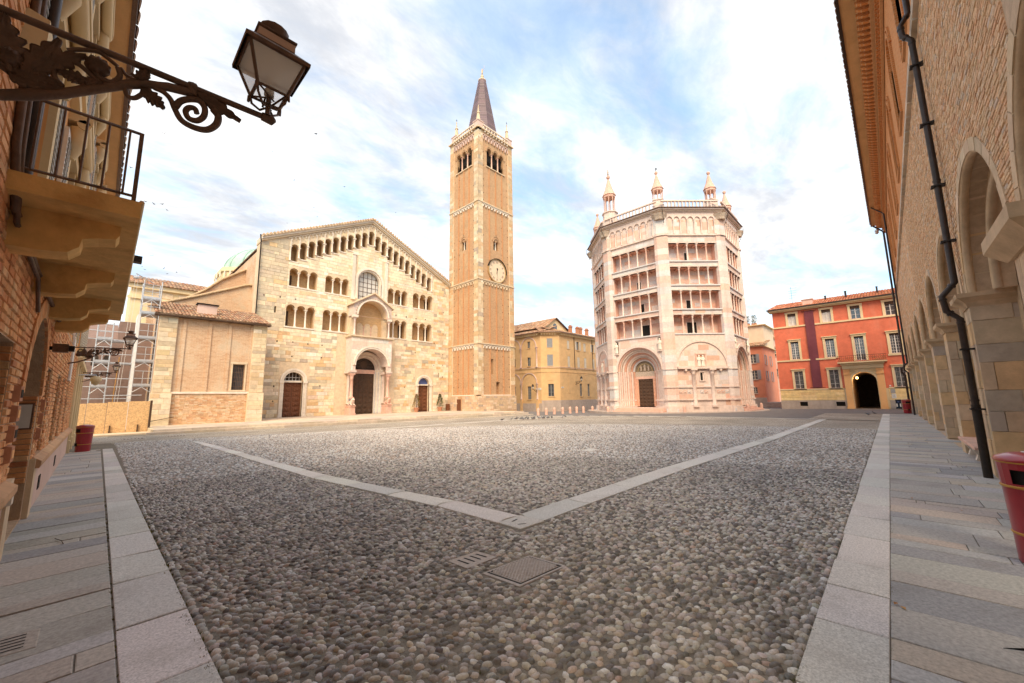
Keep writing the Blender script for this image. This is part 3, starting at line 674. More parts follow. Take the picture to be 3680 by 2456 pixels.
# ---------------------------------------------------------------- church platform and steps
PZ = .07
ps = MB(); ps.box(2.3, 33.9, 30.85, 42.5, -.6, PZ)
plat = struct(ps.build('church_platform', 'stone_plain'))
def steprow(y0, y1, x0, x1, z0, z1, parent):
    x = x0
    while x < x1-.2:
        L = min(random.uniform(1.1, 2.0), x1-x)
        if x1-(x+L) < .5: L = x1-x
        m = MB(Fr(o=(0, 0, 0), u=(1, 0), d=(0, -1))); m.box(x+.006, x+L-.006, -y1, -y0, z0, z1, pick([(1, (.56, .47, .37)), (1, (.50, .42, .34)), (.6, (.62, .53, .43))])); m.build('step_stone', 'stone', parent); x += L
steprow(30.2, 30.56, 2.05, 34.3, -.45, PZ-.13, plat); steprow(30.55, 30.95, 2.35, 33.95, -.4, PZ+.003, plat)
steprow(28.75, 29.15, 2.2, 33.5, -.4, gh(15, 29)+.002, plat)
x = 2.3
for r in range(9):
    y0 = 30.95+r*1.2; x = 2.4+random.uniform(0, .5)
    if r == 0 or True:
        while x < 33.6:
            L = random.uniform(1.2, 2.2); m = MB(); L = min(L, 33.85-x)
            if y0+1.2 > 36 and x < 9.2: x += L; continue
            m.slab([(x+.01, y0+.01), (x+L-.01, y0+.01), (x+L-.01, min(y0+1.19, 41.69)), (x+.01, min(y0+1.19, 41.69))], PZ-.02, PZ+.004, .01, pick([(1, (.52, .43, .34)), (1, (.58, .48, .38)), (.7, (.46, .39, .33))])); m.build('flagstone', 'stone', plat); x += L
# ---------------------------------------------------------------- cathedral
CA = thing('cathedral', 'pale stone Romanesque cathedral with gabled facade, arcaded galleries and two-storey porch', 'church', (20.3, 41.7, PZ))
C = Fr(o=(0, 41.7, 0), u=(1, 0), d=(0, -1)); CX = 20.3
zr = lambda u: 22.45-.479*abs(u-CX)
bays = []
for i in range(21):
    uc = CX+.8*(i-10); fl = zr(uc)-3.2+(.0 if i != 10 else .1); sp = zr(uc)-1.42-.33
    bays.append((uc, fl, sp))
gal = [archh(uc-.335, uc+.335, fl, sp, 8) for uc, fl, sp in bays]
groups = [(11.98, 14.62, 12.87, 14.35), (15.42, 17.9, 12.87, 14.35), (22.6, 25.17, 12.87, 14.35), (25.98, 28.92, 12.87, 14.35),
          (11.88, 14.57, 8.82, 10.62), (15.35, 17.95, 8.82, 10.62), (22.6, 25.17, 8.82, 10.62), (25.97, 28.87, 8.82, 10.62)]
grh = [arcade(a, b, z0, zs, 3, .16) for a, b, z0, zs in groups]
winh = archh(CX-1.45, CX+1.45, 12.75, 14.92, 16)
dL = archh(12.12, 13.82, PZ, 3.52, 12); dR = archh(27.0, 28.6, PZ, 3.42, 12); dM = archh(CX-1.95, CX+1.95, PZ, 5.1, 16)
slit = rect(10.86, 11.02, 10.0, 10.62); slit2 = rect(29.95, 30.1, 4.3, 4.9)
holes = gal+grh+[winh, dL, dR, dM, slit, slit2]
m = MB(C)
m.wall(9.4, 31.55, -.3, zr, 0, holes, .55, brk=(CX,))
m.build('facade_wall', 'stone_plain', CA)
m = MB(C)     # thickness of the facade, its side and its back
m.add([(9.4, 0, -.3), (9.4, -1.6, -.3), (9.4, -1.6, zr(9.4)), (9.4, 0, zr(9.4))], [(0, 1, 2, 3)]); m.add([(31.55, 0, -.3), (31.55, -1.6, -.3), (31.55, -1.6, zr(31.5)), (31.55, 0, zr(31.5))], [(0, 1, 2, 3)])
m.add([(9.4, -1.6, -.3), (31.55, -1.6, -.3), (31.55, -1.6, zr(31.55)), (CX, -1.6, zr(CX)), (9.4, -1.6, zr(9.4))], [(0, 1, 2, 3, 4)])
m.build('facade_side', 'stone_plain', CA)
m = MB(C)     # gallery back walls in brick
m.wall(11.7, 29.2, 8.5, lambda u: zr(u)-1.0, -1.15, [winh], 0, brk=(CX,))
for hh in grh[:8]: pass
m.build('gallery_back_wall', 'brick_gallery', CA)
m = MB(C)
for k, hh in enumerate(gal): m.reveal(hh, -.55, .55)
for hh in grh: m.reveal(hh, -.55, .6)
m.reveal(winh, -.55, .62)
m.build('gallery_vault', 'brick_gallery', CA)
for (a, b, z0, zs), k in zip(groups, range(8)):
    if k in (0, 4, 3, 7, 2, 6):
        u = a+.02 if k in (0, 4) else b-.52
        m = MB(C); m.box(u, u+.5, -1.12, -1.10, z0, zs-.1); m.build('gallery_door', 'wood_dark', CA)
# stones of the facade
PAL = [(3.4, (.72, .59, .41)), (2.6, (.74, .64, .48)), (1.6, (.70, .51, .30)), (1.4, (.58, .48, .35)), (.7, (.64, .43, .24)), (.9, (.47, .40, .31)), (1.1, (.77, .70, .58)), (.3, (.66, .49, .38))]
PALW = [(3, (.76, .66, .49)), (2, (.75, .63, .45)), (1, (.79, .71, .57)), (.5, (.72, .55, .34))]
PALD = [(2.4, (.57, .48, .35)), (1.6, (.63, .52, .37)), (1.4, (.50, .42, .32)), (1.2, (.74, .62, .44)), (.6, (.68, .49, .28))]
pm = (rect(16.9, 23.7, PZ, 8.6),)
hb = holes+[rect(18.2, 18.85, 12.6, 17.6), rect(21.75, 22.4, 12.6, 17.6), rect(11.7, 14.3, PZ, 5.2), rect(26.5, 29.2, PZ, 5.15), rect(17.8, 22.8, 8.3, 13.3)]+list(pm)
st = courses(C, 9.42, 31.53, PZ, 8.6, 0, (.24, .42), (.35, 1.15), PAL, hb, th=.025)
st += courses(C, 9.42, 11.8, 8.6, 17.4, 0, (.28, .44), (.4, 1.2), PALD, hb, zr, .025)
st += courses(C, 11.8, 29.1, 8.6, 21.2, 0, (.28, .42), (.4, 1.3), PALW, hb, lambda u: zr(u)-.9, .022)
st += courses(C, 29.1, 31.53, 8.6, 17.2, 0, (.26, .42), (.35, .9), PAL, hb, zr, .025)
pieces(st, 'stone', 'stone', CA)
m = MB(C)     # putlog holes
for i in range(80):
    u = 9.9+random.randrange(16)*1.38; z = 1.6+random.randrange(9)*1.42+random.uniform(-.08, .08)
    if any(H[0][0]-.15 < u < H[0][-1]+.15 and min(H[1])-.2 < z < max(H[2])+.2 for H in hb) or z > zr(u)-3.5: continue
    m.box(u-.05, u+.05, .01, .042, z-.055, z+.055)
m.build('putlog_hole', 'dark_inside', CA, 'stuff')
# columns and archivolts of the galleries
for i in range(22):
    u = CX+.8*(i-10.5); fl = max(bays[min(i, 20)][1], bays[max(i-1, 0)][1]); sp = min(bays[min(i, 20)][2], bays[max(i-1, 0)][2])
    big = i in (4, 8, 13, 17)
    if 0 < i < 21 or True: column('column', C, u, .02, fl, sp+.04, .075 if not big else .105, 'stone_white', CA, 8)
    m = MB(C); m.box(u-.05, u+.05, .0, .10, sp+.06, zr(u)-.78); m.build('colonnette', 'stone_white', CA)
for uc, fl, sp in bays: m = MB(C); m.ring(uc, sp, .335, .43, -.05, .03, n=8); m.build('archivolt', 'stone_plain', CA)
for a, b, z0, zs in groups:
    w = (b-a-.32)/3
    for k in range(3): m = MB(C); m.ring(a+w/2+k*(w+.16), zs, w/2, w/2+.11, -.05, .03, n=9); m.build('archivolt', 'stone_plain', CA)
for a, b, z0, zs in groups:
    w = (b-a-.32)/3
    for k in (1, 2): column('column', C, a+k*w+(k-.5)*.16, -.1, z0, zs+.03, .085, 'stone_white', CA, 8)
    m = MB(C); m.box(a-.12, b+.12, -.02, .07, z0-.13, z0); m.build('gallery_sill', 'stone_white', CA)
for i, (uc, fl, sp) in enumerate(bays):
    m = MB(C); m.box(uc-.4, uc+.4, -.5, .06, fl-.1, fl); m.build('gallery_step', 'stone_white', CA)
# arched corbel table and raking cornice with verge tiles
m = MB(C)
for sgn in (-1, 1):
    for k in range(27):
        u = CX+sgn*(.17+k*.32); z = zr(u)-.62
        m.ring(u, z-.12, .12, .17, .0, .14, n=5); m.box(u+.13, u+.19, 0, .14, z-.24, z-.1)
m.build('corbel_table', 'stone_white', CA)
for sgn in (-1, 1):
    e = 10.95 if sgn < 0 else 11.25
    for nm, zo, h, dp, mt in (('raking_cornice', -.48, .16, .22, 'stone_plain'), ('raking_cornice', -.3, .18, .34, 'stone_white'), ('roof_verge', -.12, .14, .48, 'stone_plain')):
        m = MB(C); P = [(CX, zr(CX)+zo), (CX+sgn*e, zr(CX+sgn*e)+zo), (CX+sgn*e, zr(CX+sgn*e)+zo+h), (CX, zr(CX)+zo+h)]
        m.prism(P if sgn > 0 else P[::-1], -1.7, dp, 'd'); m.build(nm, mt, CA)
    for k in range(38):
        u = CX+sgn*(.15+k*.29); m = MB(C); z = zr(u)+.02; c = jit((.60, .42, .27), .15)
        m.tube([(u, -.5, z+.06), (u, .54, z+.03)], .1, 6, c); m.build('verge_tile', 'tile', CA)
# aisle end walls, roofs and crossing dome seen beyond the facade
tileroof('nave_roof', (9.6, 43.4, 16.6), (0, 34, 0), (10.7, 0, 5.1), CA, 'tile', .5, .7, .1)
m = MB(); m.add([(2.2, 45, -.3), (10.4, 45, -.3), (10.4, 45, 13.2), (9.2, 45, 13.0), (5.2, 45, 11.1), (2.2, 45, 9.8)], [(0, 1, 2, 3, 4, 5)])
m.add([(4.4, 48, 9), (12, 48, 9), (12, 48, 16.2), (10.4, 48, 16.0), (7.6, 48, 13.9), (6.4, 48, 12.6), (4.4, 48, 11)], [(0, 1, 2, 3, 4, 5, 6)])
m.box(9.6, 31, 43.4, 76, -.3, 16.4); m.build('aisle_wall', 'brick_annex', CA)
for pts in ([(2.2, 44.95, 9.85), (5.2, 44.95, 11.15), (9.2, 44.95, 13.05), (10.4, 44.95, 13.25)], [(4.4, 47.9, 11.05), (6.4, 47.9, 12.65), (7.6, 47.9, 13.95), (10.4, 47.9, 16.05)]):
    m = MB(); m.tube(pts, .13, 5, (.5, .36, .22)); m.build('wall_coping', 'tile', CA)
m = MB(); m.box(1.6, 12, 66, 78, 0, 16.3); m.box(1.3, 12, 65.6, 66, 15.7, 16.3); m.box(1.3, 12, 65.8, 66, 14.4, 14.7); m.build('transept', 'plaster_cream', CA)
for u in (4.6, 7.0, 9.4): m = MB(); m.box(u-.9, u+.9, 65.9, 65.99, 14.8, 15.5); m.build('panel', 'stone_plain', CA)
tileroof('transept_roof', (1.0, 65.4, 16.25), (11, 0, 0), (0, 6.0, 2.2), CA, 'tile', .4, .6, .08)
dm = MB(); DC = (20.6, 88, 0)
dm.lathe(DC, [(7.6, 20), (7.6, 25.0), (7.9, 25.1), (7.9, 25.8), (7.4, 25.9)], 8, None, False, pi/8); dm.build('dome_drum', 'plaster_cream', CA)
m = MB()
for k in range(40):
    a = 2*pi*k/40; m.cyl((DC[0]+7.75*cos(a), DC[1]+7.75*sin(a), 24.1), (DC[0]+7.75*cos(a), DC[1]+7.75*sin(a), 25.0), .12, n=6)
m.build('drum_colonnade', 'stone_white', CA)
m = MB(); pr_ = [(6.6*cos(t), 25.8+5.6*sin(t)) for t in np.linspace(0, 1.48, 12)]; m.lathe(DC, pr_, 32, None, True); dome = m.build('dome', 'copper_green', CA)
for k in range(16):
    a = 2*pi*k/16; m = MB(); m.tube([(DC[0]+1.01*r*cos(a), DC[1]+1.01*r*sin(a), z) for r, z in pr_], .1, 4); m.build('dome_rib', 'copper_green', dome)
m = MB(); m.tube([(9.35, 41.5, 6), (9.3, 41.5, 16.6), (9.15, 41.2, 17.2)], .06, 6); m.build('gutter_pipe', 'pipe_metal', CA)
# round-headed window over the porch
wf = MB(C); wf.ring(CX, 14.92, 1.45, 1.72, -.1, .06, n=20); wf.ring(CX, 14.92, 1.28, 1.45, -.5, -.1, n=20); wf.build('window_archivolt', 'stone_white', CA)
m = MB(C)
for s in (-1, 1): m.box(CX+s*1.585-.135, CX+s*1.585+.135, -.1, .06, 12.75, 14.92); m.box(CX+s*1.365-.085, CX+s*1.365+.085, -.5, -.1, 12.75, 14.92)
m.build('window_jamb', 'stone_white', CA)
for s in (-1, 1):
    m = MB(C); m.box(CX+s*1.95-.17, CX+s*1.95+.17, 0, .14, 12.7, 17.7); m.box(CX+s*1.95-.22, CX+s*1.95+.22, 0, .2, 17.7, 17.85); m.box(CX+s*1.95-.22, CX+s*1.95+.22, 0, .22, 12.6, 12.95); m.build('window_pilaster', 'stone_white', CA)
gw = MB(C); gw.holeback(archh(CX-1.3, CX+1.3, 12.7, 14.92, 16), -.62); wn = gw.build('great_window', 'curtain', CA)
m = MB(C)
for k in range(-2, 3): m.box(CX+k*.5-.02, CX+k*.5+.02, -.62, -.57, 12.75, 14.92+sqrt(max(0, 1.3**2-(k*.5)**2)))
for z in (13.3, 13.85, 14.4, 14.95, 15.5): h_ = sqrt(max(0, 1.3**2-max(0, z-14.92)**2)); m.box(CX-h_, CX+h_, -.62, -.575, z-.015, z+.015)
m.build('glazing_bar', 'iron_brown', wn)
# doors
def panel_door(fr, root, u0, u1, z0, z1, d, mt, nx, nz, boss=True):
    m = MB(fr); m.box(u0, u1, d-.08, d, z0, z1); dr = m.build('door', mt, root)
    w = (u1-u0)/nx; h = (z1-z0)/nz
    for i in range(nx):
        for j in range(nz):
            a, b, c, e = u0+i*w+w*.14, u0+(i+1)*w-w*.14, z0+j*h+h*.14, z0+(j+1)*h-h*.14
            p = MB(fr); p.block(a, b, c, e, d, d+.035, min(w, h)*.1)
            if boss:
                q = min(b-a, e-c)*.28; p.block((a+b)/2-q, (a+b)/2+q, (c+e)/2-q, (c+e)/2+q, d+.03, d+.07, q*.5)
            p.build('panel', mt, dr)
    m = MB(fr); m.box((u0+u1)/2-.008, (u0+u1)/2+.008, d, d+.004, z0, z1); m.build('seam', 'dark', dr)
    return dr
def side_door(u0, u1, zs, mtl, bars):
    c = (u0+u1)/2; r = (u1-u0)/2
    panel_door(C, CA, u0, u1, PZ, zs-.12, -.4, 'wood_door', 2, 7)
    m = MB(C); m.box(u0-.02, u1+.02, -.5, -.2, zs-.14, zs); m.build('door_lintel', 'stone_white', CA)
    m = MB(C); m.holeback(archh(u0, u1, zs, zs, 12), -.42); lu = m.build('lunette', mtl, CA)
    if bars:
        m = MB(C)
        for k in range(-2, 3): m.box(c+k*r*.36-.012, c+k*r*.36+.012, -.42, -.38, zs, zs+sqrt(r*r-(k*r*.36)**2))
        m.box(u0+.05, u1-.05, -.42, -.38, zs+.33, zs+.36); m.box(u0, u1, -.42, -.37, zs, zs+.05); m.build('lunette_grille', 'white_paint', lu)
    m = MB(C); m.ring(c, zs, r, r+.16, -.15, .05, n=14); m.ring(c, zs, r+.16, r+.36, -.1, .11, n=14); m.build('door_archivolt', 'stone_white', CA)
    for s in (-1, 1):
        m = MB(C); e = c+s*(r+.08); m.box(e-.08, e+.08, -.15, .04, PZ, zs); m.box(e+s*.17-.09, e+s*.17+.09, -.1, .09, PZ+.2, zs-.22); m.box(e+s*.13-.17, e+s*.13+.17, -.1, .13, PZ, PZ+.2); m.box(e+s*.12-.2, e+s*.12+.2, -.1, .15, zs-.22, zs); m.build('door_jamb', 'stone_white', CA)
    m = MB(C); m.box(c-r-.5, c+r+.5, 0, .03, zs+.02, zs+r+.75); 
    R2 = r+.37; bb = MB(C); bb.wall(c-r-.5, c+r+.5, zs+.0, zs+r+.78, .035, [archh(c-R2, c+R2, zs-.05, zs, 14)], .05); bb.build('door_surround', 'stone_plain', CA)
side_door(12.12, 13.82, 3.52, 'dark_inside', True); side_door(27.0, 28.6, 3.42, 'blue_glass', False)
# splayed main portal
for k in range(5):
    e0 = 1.95-.13*k; dpt = -.05-.13*k
    for s in (-1, 1):
        m = MB(C); u = CX+s*(e0-.06); m.lathe((u, dpt, PZ), [(.1, 0), (.1, .5), (.065, .55), (.06, 4.3), (.1, 4.5), (.11, 4.62)], 8, None, True); m.build('jamb_shaft', 'stone_white' if k % 2 else 'marble_grey', CA)
    m = MB(C); m.ring(CX, 4.95, e0-.13, e0, dpt-.14, dpt, n=16); m.torus_arch(CX, 4.95, e0-.06, .06, dpt+.02, n=16); m.build('portal_archivolt', 'stone_white' if k % 2 else 'marble_pale', CA)
    m = MB(C)
    for s in (-1, 1): m.box(CX+s*(e0-.07)-.07, CX+s*(e0-.07)+.07, dpt-.14, dpt-.06, PZ, 4.7); m.box(CX+s*(e0-.07)-.09, CX+s*(e0-.07)+.09, dpt-.16, dpt+.07, 4.7, 4.95)
    m.build('portal_jamb', 'stone_white', CA)
panel_door(C, CA, CX-1.25, CX+1.25, PZ, 4.5, -.72, 'wood_dark', 4, 8)
m = MB(C); m.box(CX-1.45, CX+1.45, -.85, -.6, 4.5, 4.95); m.build('portal_lintel', 'marble_pink', CA)
for s in (-1, 1): m = MB(C); m.box(CX+s*1.34-.1, CX+s*1.34+.1, -.85, -.62, PZ, 4.5); m.build('door_post', 'stone_white', CA)
m = MB(C); m.holeback(archh(CX-1.32, CX+1.32, 4.95, 4.95, 14), -.74); lu = m.build('lunette', 'dark_inside', CA)
m = MB(C); m.ring(CX, 5.5, .0, .42, -.73, -.71, 0, 2*pi, 18); m.build('lunette_medallion', 'wood_dark', lu)
m = MB(C); 
for z in (5.25, 5.6): m.box(CX-1.2, CX+1.2, -.73, -.715, z, z+.02)
m.build('tie_rod', 'iron_brown', lu)
# two-storey porch
PX = 20.2; PD = 1.45
ph = archh(PX-1.82, PX+1.82, 4.66, 5.25, 18)
m = MB(C); m.wall(PX-2.3, PX+2.3, 4.66, 8.3, PD, [ph], .35)
for s in (-1, 1):
    u = PX+s*2.3; m.add([(u, 0, 4.66), (u, PD, 4.66), (u, PD, 8.3), (u, 0, 8.3)], [(0, 1, 2, 3)])
m.build('porch_wall', 'marble_pale', CA)
pit_ = courses(C, PX-2.28, PX+2.28, 4.7, 8.28, PD, (.36, .5), (.5, 1.1), [(2, (.74, .64, .55)), (1.5, (.74, .56, .46)), (1, (.7, .66, .6))], [archh(PX-2.1, PX+2.1, 4.6, 5.25, 18)], th=.015)
for it in pit_: it.build('stone', 'marble', CA)
m = MB(C)     # barrel vault
for i in range(16):
    a0, a1 = pi*i/16, pi*(i+1)/16
    m.add([(PX+1.82*cos(a0), 0, 5.25+1.82*sin(a0)), (PX+1.82*cos(a1), 0, 5.25+1.82*sin(a1)), (PX+1.82*cos(a1), PD-.35, 5.25+1.82*sin(a1)), (PX+1.82*cos(a0), PD-.35, 5.25+1.82*sin(a0))], [(0, 1, 2, 3)])
m.build('porch_vault', 'marble_pale', CA)
m = MB(C); m.ring(PX, 5.25, 1.82, 2.0, PD-.1, PD+.1, n=20); m.ring(PX, 5.25, 2.0, 2.1, PD-.1, PD+.16, n=20); m.build('porch_archivolt', 'stone_white', CA)
m = MB(C); m.box(PX-2.45, PX+2.45, 0, PD+.2, 8.3, 8.42); m.box(PX-2.38, PX+2.38, 0, PD+.1, 8.2, 8.3); m.build('porch_cornice', 'stone_plain', CA)
for s in (-1, 1):
    u = PX+s*2.05
    m = MB(C); m.box(u-.3, u+.3, 0, PD+.02, 4.4, 4.66); m.box(u-.36, u+.36, PD-.4, PD+.1, 4.5, 4.67); m.build('porch_impost', 'marble_pale', CA)
    column('column', C, u, PD-.25, 1.78, 4.4, .16, 'marble_pink', CA, 12, 1.2)
    m = MB(C)
    for q, rr in ((.0, .1), (.22, .09)): m.lathe((u+s*(-.05), .15+q, 1.2), [(rr*1.3, 0), (rr, .12), (rr, 3.0), (rr*1.5, 3.2)], 8, None, True)
    m.build('half_column', 'marble_pale', CA)
    m = MB(C); m.box(u-.36, u+.36, PD-.95, PD+.2, PZ, PZ+.2); m.box(u-.31, u+.31, PD-.9, PD+.15, PZ+.2, .92); m.box(u-.35, u+.35, PD-.95, PD+.2, .92, 1.05); m.build('lion_plinth', 'marble_pink', CA)
# upper storey of the porch
uh = archh(PX-1.72, PX+1.72, 10.6, 10.72, 18)
gz = lambda u: 13.25-.62*abs(u-PX)
m = MB(C); m.wall(PX-2.2, PX+2.2, 10.6, gz, PD-.1, [uh], .3, brk=(PX,))
for s in (-1, 1): m.add([(PX+s*2.2, 0, 10.6), (PX+s*2.2, PD-.1, 10.6), (PX+s*2.2, PD-.1, gz(PX+2.2)), (PX+s*2.2, 0, gz(PX+2.2))], [(0, 1, 2, 3)])
m.build('loggia_gable', 'marble_pale', CA)
m = MB(C)
for i in range(16):
    a0, a1 = pi*i/16, pi*(i+1)/16
    m.add([(PX+1.72*cos(a), d_, 10.72+1.72*sin(a)) for a, d_ in ((a0, 0), (a1, 0), (a1, PD-.4), (a0, PD-.4))], [(0, 1, 2, 3)])
m.build('loggia_vault', 'stone_plain', CA)
m = MB(C); m.ring(PX, 10.72, 1.72, 1.9, PD-.2, PD, n=20); m.build('loggia_archivolt', 'stone_white', CA)
for k in range(22):
    a = pi*(k+.5)/22; m = MB(C); m.box(PX+1.97*cos(a)-.06, PX+1.97*cos(a)+.06, PD-.1, PD-.02, 10.72+1.97*sin(a)-.05, 10.72+1.97*sin(a)+.05); m.build('carved_block', 'carved', CA)
for s in (-1, 1):
    P = [(PX, 13.25), (PX+s*2.42, gz(PX+2.42)), (PX+s*2.42, gz(PX+2.42)+.14), (PX, 13.42)]
    m = MB(C); m.prism(P if s > 0 else P[::-1], 0, PD+.15, 'd'); m.build('loggia_roof', 'stone_plain', CA)
    column('column', C, PX+s*1.98, PD-.28, 8.44, 10.4, .11, 'marble_pale', CA, 10, 1.2)
    m = MB(C); m.box(PX+s*1.98-.26, PX+s*1.98+.26, PD-.55, PD, 10.38, 10.62); m.build('loggia_impost', 'stone_white', CA)
    m = MB(C); m.box(PX+s*1.85-.25, PX+s*1.85+.25, 0, .5, 8.42, 10.62); m.build('loggia_pier', 'stone_plain', CA)
m = MB(C); m.wall(PX-1.75, PX+1.75, 8.42, lambda u: 10.72+sqrt(max(0.01, 1.75**2-(u-PX)**2)), .05, [arcade(PX-1.25, PX+1.25, 8.5, 9.75, 3, .18)], .16, brk=[PX-1.75+.25*k for k in range(14)]); m.build('loggia_back_wall', 'brick_gallery', CA)
m = MB(C); m.box(PX-1.3, PX+1.3, -.15, -.1, 8.45, 10.3); m.build('loggia_niche_wall', 'plaster_cream', CA)
for k in (-1, 1): column('column', C, PX+k*.43, .0, 8.45, 9.78, .06, 'marble_pink', CA, 8)
# lions that carry the porch
def skin(name, verts, edges, radii, mt, parent, sub=2):
    me = bpy.data.meshes.new(name); me.from_pydata(verts, edges, []); o = link(name, me, parent)
    me.materials.append(M[mt]); o.modifiers.new('skin', 'SKIN'); 
    if not me.skin_vertices: bpy.context.view_layer.update()
    lay = me.skin_vertices[0] if me.skin_vertices else None
    if lay:
        for i, r in enumerate(radii): lay.data[i].radius = (r, r) if not isinstance(r, tuple) else r
        lay.data[0].use_root = True
    s = o.modifiers.new('sub', 'SUBSURF'); s.levels = s.render_levels = sub
    for p in me.polygons: p.use_smooth = True
    return o
LV = [(0, 0, .34), (0, -.38, .38), (0, -.62, .52), (0, -.78, .74), (0, -.98, .74), (0, -1.1, .68), (0, .35, .3), (0, .5, .22), (.18, -.55, .18), (.18, -.85, .07), (.18, -1.0, .06), (-.18, -.55, .18), (-.18, -.85, .07), (-.18, -1.0, .06), (.2, .25, .2), (.24, -.05, .08), (-.2, .25, .2), (-.24, -.05, .08)]
LE = [(0, 1), (1, 2), (2, 3), (3, 4), (4, 5), (0, 6), (6, 7), (1, 8), (8, 9), (9, 10), (1, 11), (11, 12), (12, 13), (6, 14), (14, 15), (6, 16), (16, 17)]
LR = [.24, .26, .26, .25, .14, .1, .25, .14, .13, .08, .07, .13, .08, .07, .15, .08, .15, .08]
for s, lb in ((-1, 'crouching marble lion at the left of the main door, bearing a porch column'), (1, 'crouching marble lion at the right of the main door, bearing a porch column')):
    k = .78; cx_, cy_ = PX+s*2.05, 41.7-PD+.35
    t_ = thing('stone_lion', lb, 'lion statue', (cx_, cy_, 1.05), 'porch lions')
    skin('lion_body', [(v[0]*k, v[1]*k, v[2]*k*1.05) for v in LV], LE, [r*k for r in LR], 'marble_pink' if s > 0 else 'marble_pale', t_)
    m = MB(); m.tube([(cx_+.12, cy_+.35, 1.25), (cx_+.28, cy_+.1, 1.15), (cx_+.3, cy_-.15, 1.2)], .035, 6); m.build('tail', 'marble_pink' if s > 0 else 'marble_pale', t_)
# ---------------------------------------------------------------- brick annex chapel
AN = thing('side_chapel', 'low brick chapel with stone corner piers and tiled lean-to roof left of the facade', 'chapel', (5.7, 36, PZ))
A = Fr(o=(0, 36, 0), u=(1, 0), d=(0, -1)); wA = rect(6.88, 7.68, 2.48, 4.45)
m = MB(A); m.wall(2.45, 8.95, -.5, 7.75, 0, [wA], .3); m.add([(2.45, 0, -.5), (2.45, -5.7, -.5), (2.45, -5.7, 9.3), (2.45, 0, 7.75)], [(0, 1, 2, 3)]); m.add([(8.95, 0, -.5), (8.95, -5.7, -.5), (8.95, -5.7, 9.3), (8.95, 0, 7.75)], [(0, 1, 2, 3)])
m.build('brick_wall', 'brick_annex', AN)
an = []
PALA = [(2, (.66, .53, .36)), (1.5, (.70, .60, .44)), (1, (.60, .45, .27)), (.8, (.52, .42, .30))]
for a, b in ((2.45, 3.42), (8.02, 8.95)):
    m = MB(A); m.box(a, b, 0, .16, -.5, 7.6); m.build('corner_pier', 'stone_plain', AN)
    an += courses(A, a, b, 2.3, 7.5, .16, (.22, .36), (.35, .97), PALA, th=.02)
    m = MB(A); m.box(a-.08, b+.06, 0, .26, -.5, 2.28); m.build('pier_base', 'stone_plain', AN)
    an += courses(A, a-.08, b+.06, -.4, 2.2, .26, (.3, .45), (.4, 1.1), PALA, th=.02)
pieces(an, 'stone', 'stone', AN)
m = MB(A); m.box(3.42, 8.02, 0, .12, 2.2, 2.34); m.build('string_course', 'stone_white', AN)
BR = [(3, (.60, .38, .22)), (2, (.64, .45, .29)), (1, (.54, .31, .17)), (1.4, (.66, .51, .35))]
bk = courses(A, 3.44, 8.0, -.3, 2.18, .04, .085, (.22, .3), BR, th=.012, bev=.006, gap=.004)
m = MB(A); m.box(3.42, 8.02, 0, .04, -.4, 2.2); m.build('plinth', 'mortar_pale', AN)
pieces(bk, 'brick', 'brick', AN, 300, 8)
for u in (3.72, 5.2, 6.42, 7.85):
    m = MB(A); m.box(u, u+.2, 0, .07, 2.34, 7.5); m.build('lesene', 'brick_annex', AN)
m = MB(A); m.box(6.74, 7.82, .0, .06, 4.45, 4.62); m.box(6.78, 6.88, 0, .05, 2.4, 4.45); m.box(7.68, 7.78, 0, .05, 2.4, 4.45); m.box(6.74, 7.82, 0, .09, 2.36, 2.48); m.build('window_surround', 'stone_plain', AN)
m = MB(A); m.box(6.9, 7.66, -.3, -.26, 2.5, 4.43); wn = m.build('window', 'glass', AN)
m = MB(A)
for k in range(7): m.cyl((6.96+k*.107, -.12, 2.5), (6.96+k*.107, -.12, 4.43), .012, n=5)
for k in range(5): m.box(6.9, 7.66, -.13, -.115, 2.75+k*.35, 2.775+k*.35)
m.build('window_grille', 'iron_brown', wn)
tileroof('roof_tiles', (2.15, 35.55, 7.72), (7.0, 0, 0), (0, 5.2, 1.75), AN, 'tile', .21, .36, .06)
m = MB(A); m.box(2.15, 9.15, -.1, .48, 7.58, 7.68); m.build('eave_board', 'wood_dark', AN)
m = MB(); m.box(4.6, 5.75, 37.0, 37.6, 8.0, 8.95); ch_ = m.build('roof_turret', 'plaster_pink', AN); m = MB(); m.box(4.5, 5.85, 36.9, 37.7, 8.95, 9.03); m.build('turret_cap', 'tile', ch_)
m = MB(); m.tube([(2.4, 35.6, .35), (3.7, 35.65, .62)], .02, 6); m.tube([(2.4, 35.6, .35), (2.4, 35.6, -.2)], .02, 6); m.tube([(3.7, 35.65, .62), (3.7, 35.9, .62)], .02, 6); tag(m.build('handrail', 'iron'), 'thin iron handrail sloping along the foot of the brick chapel', 'handrail')
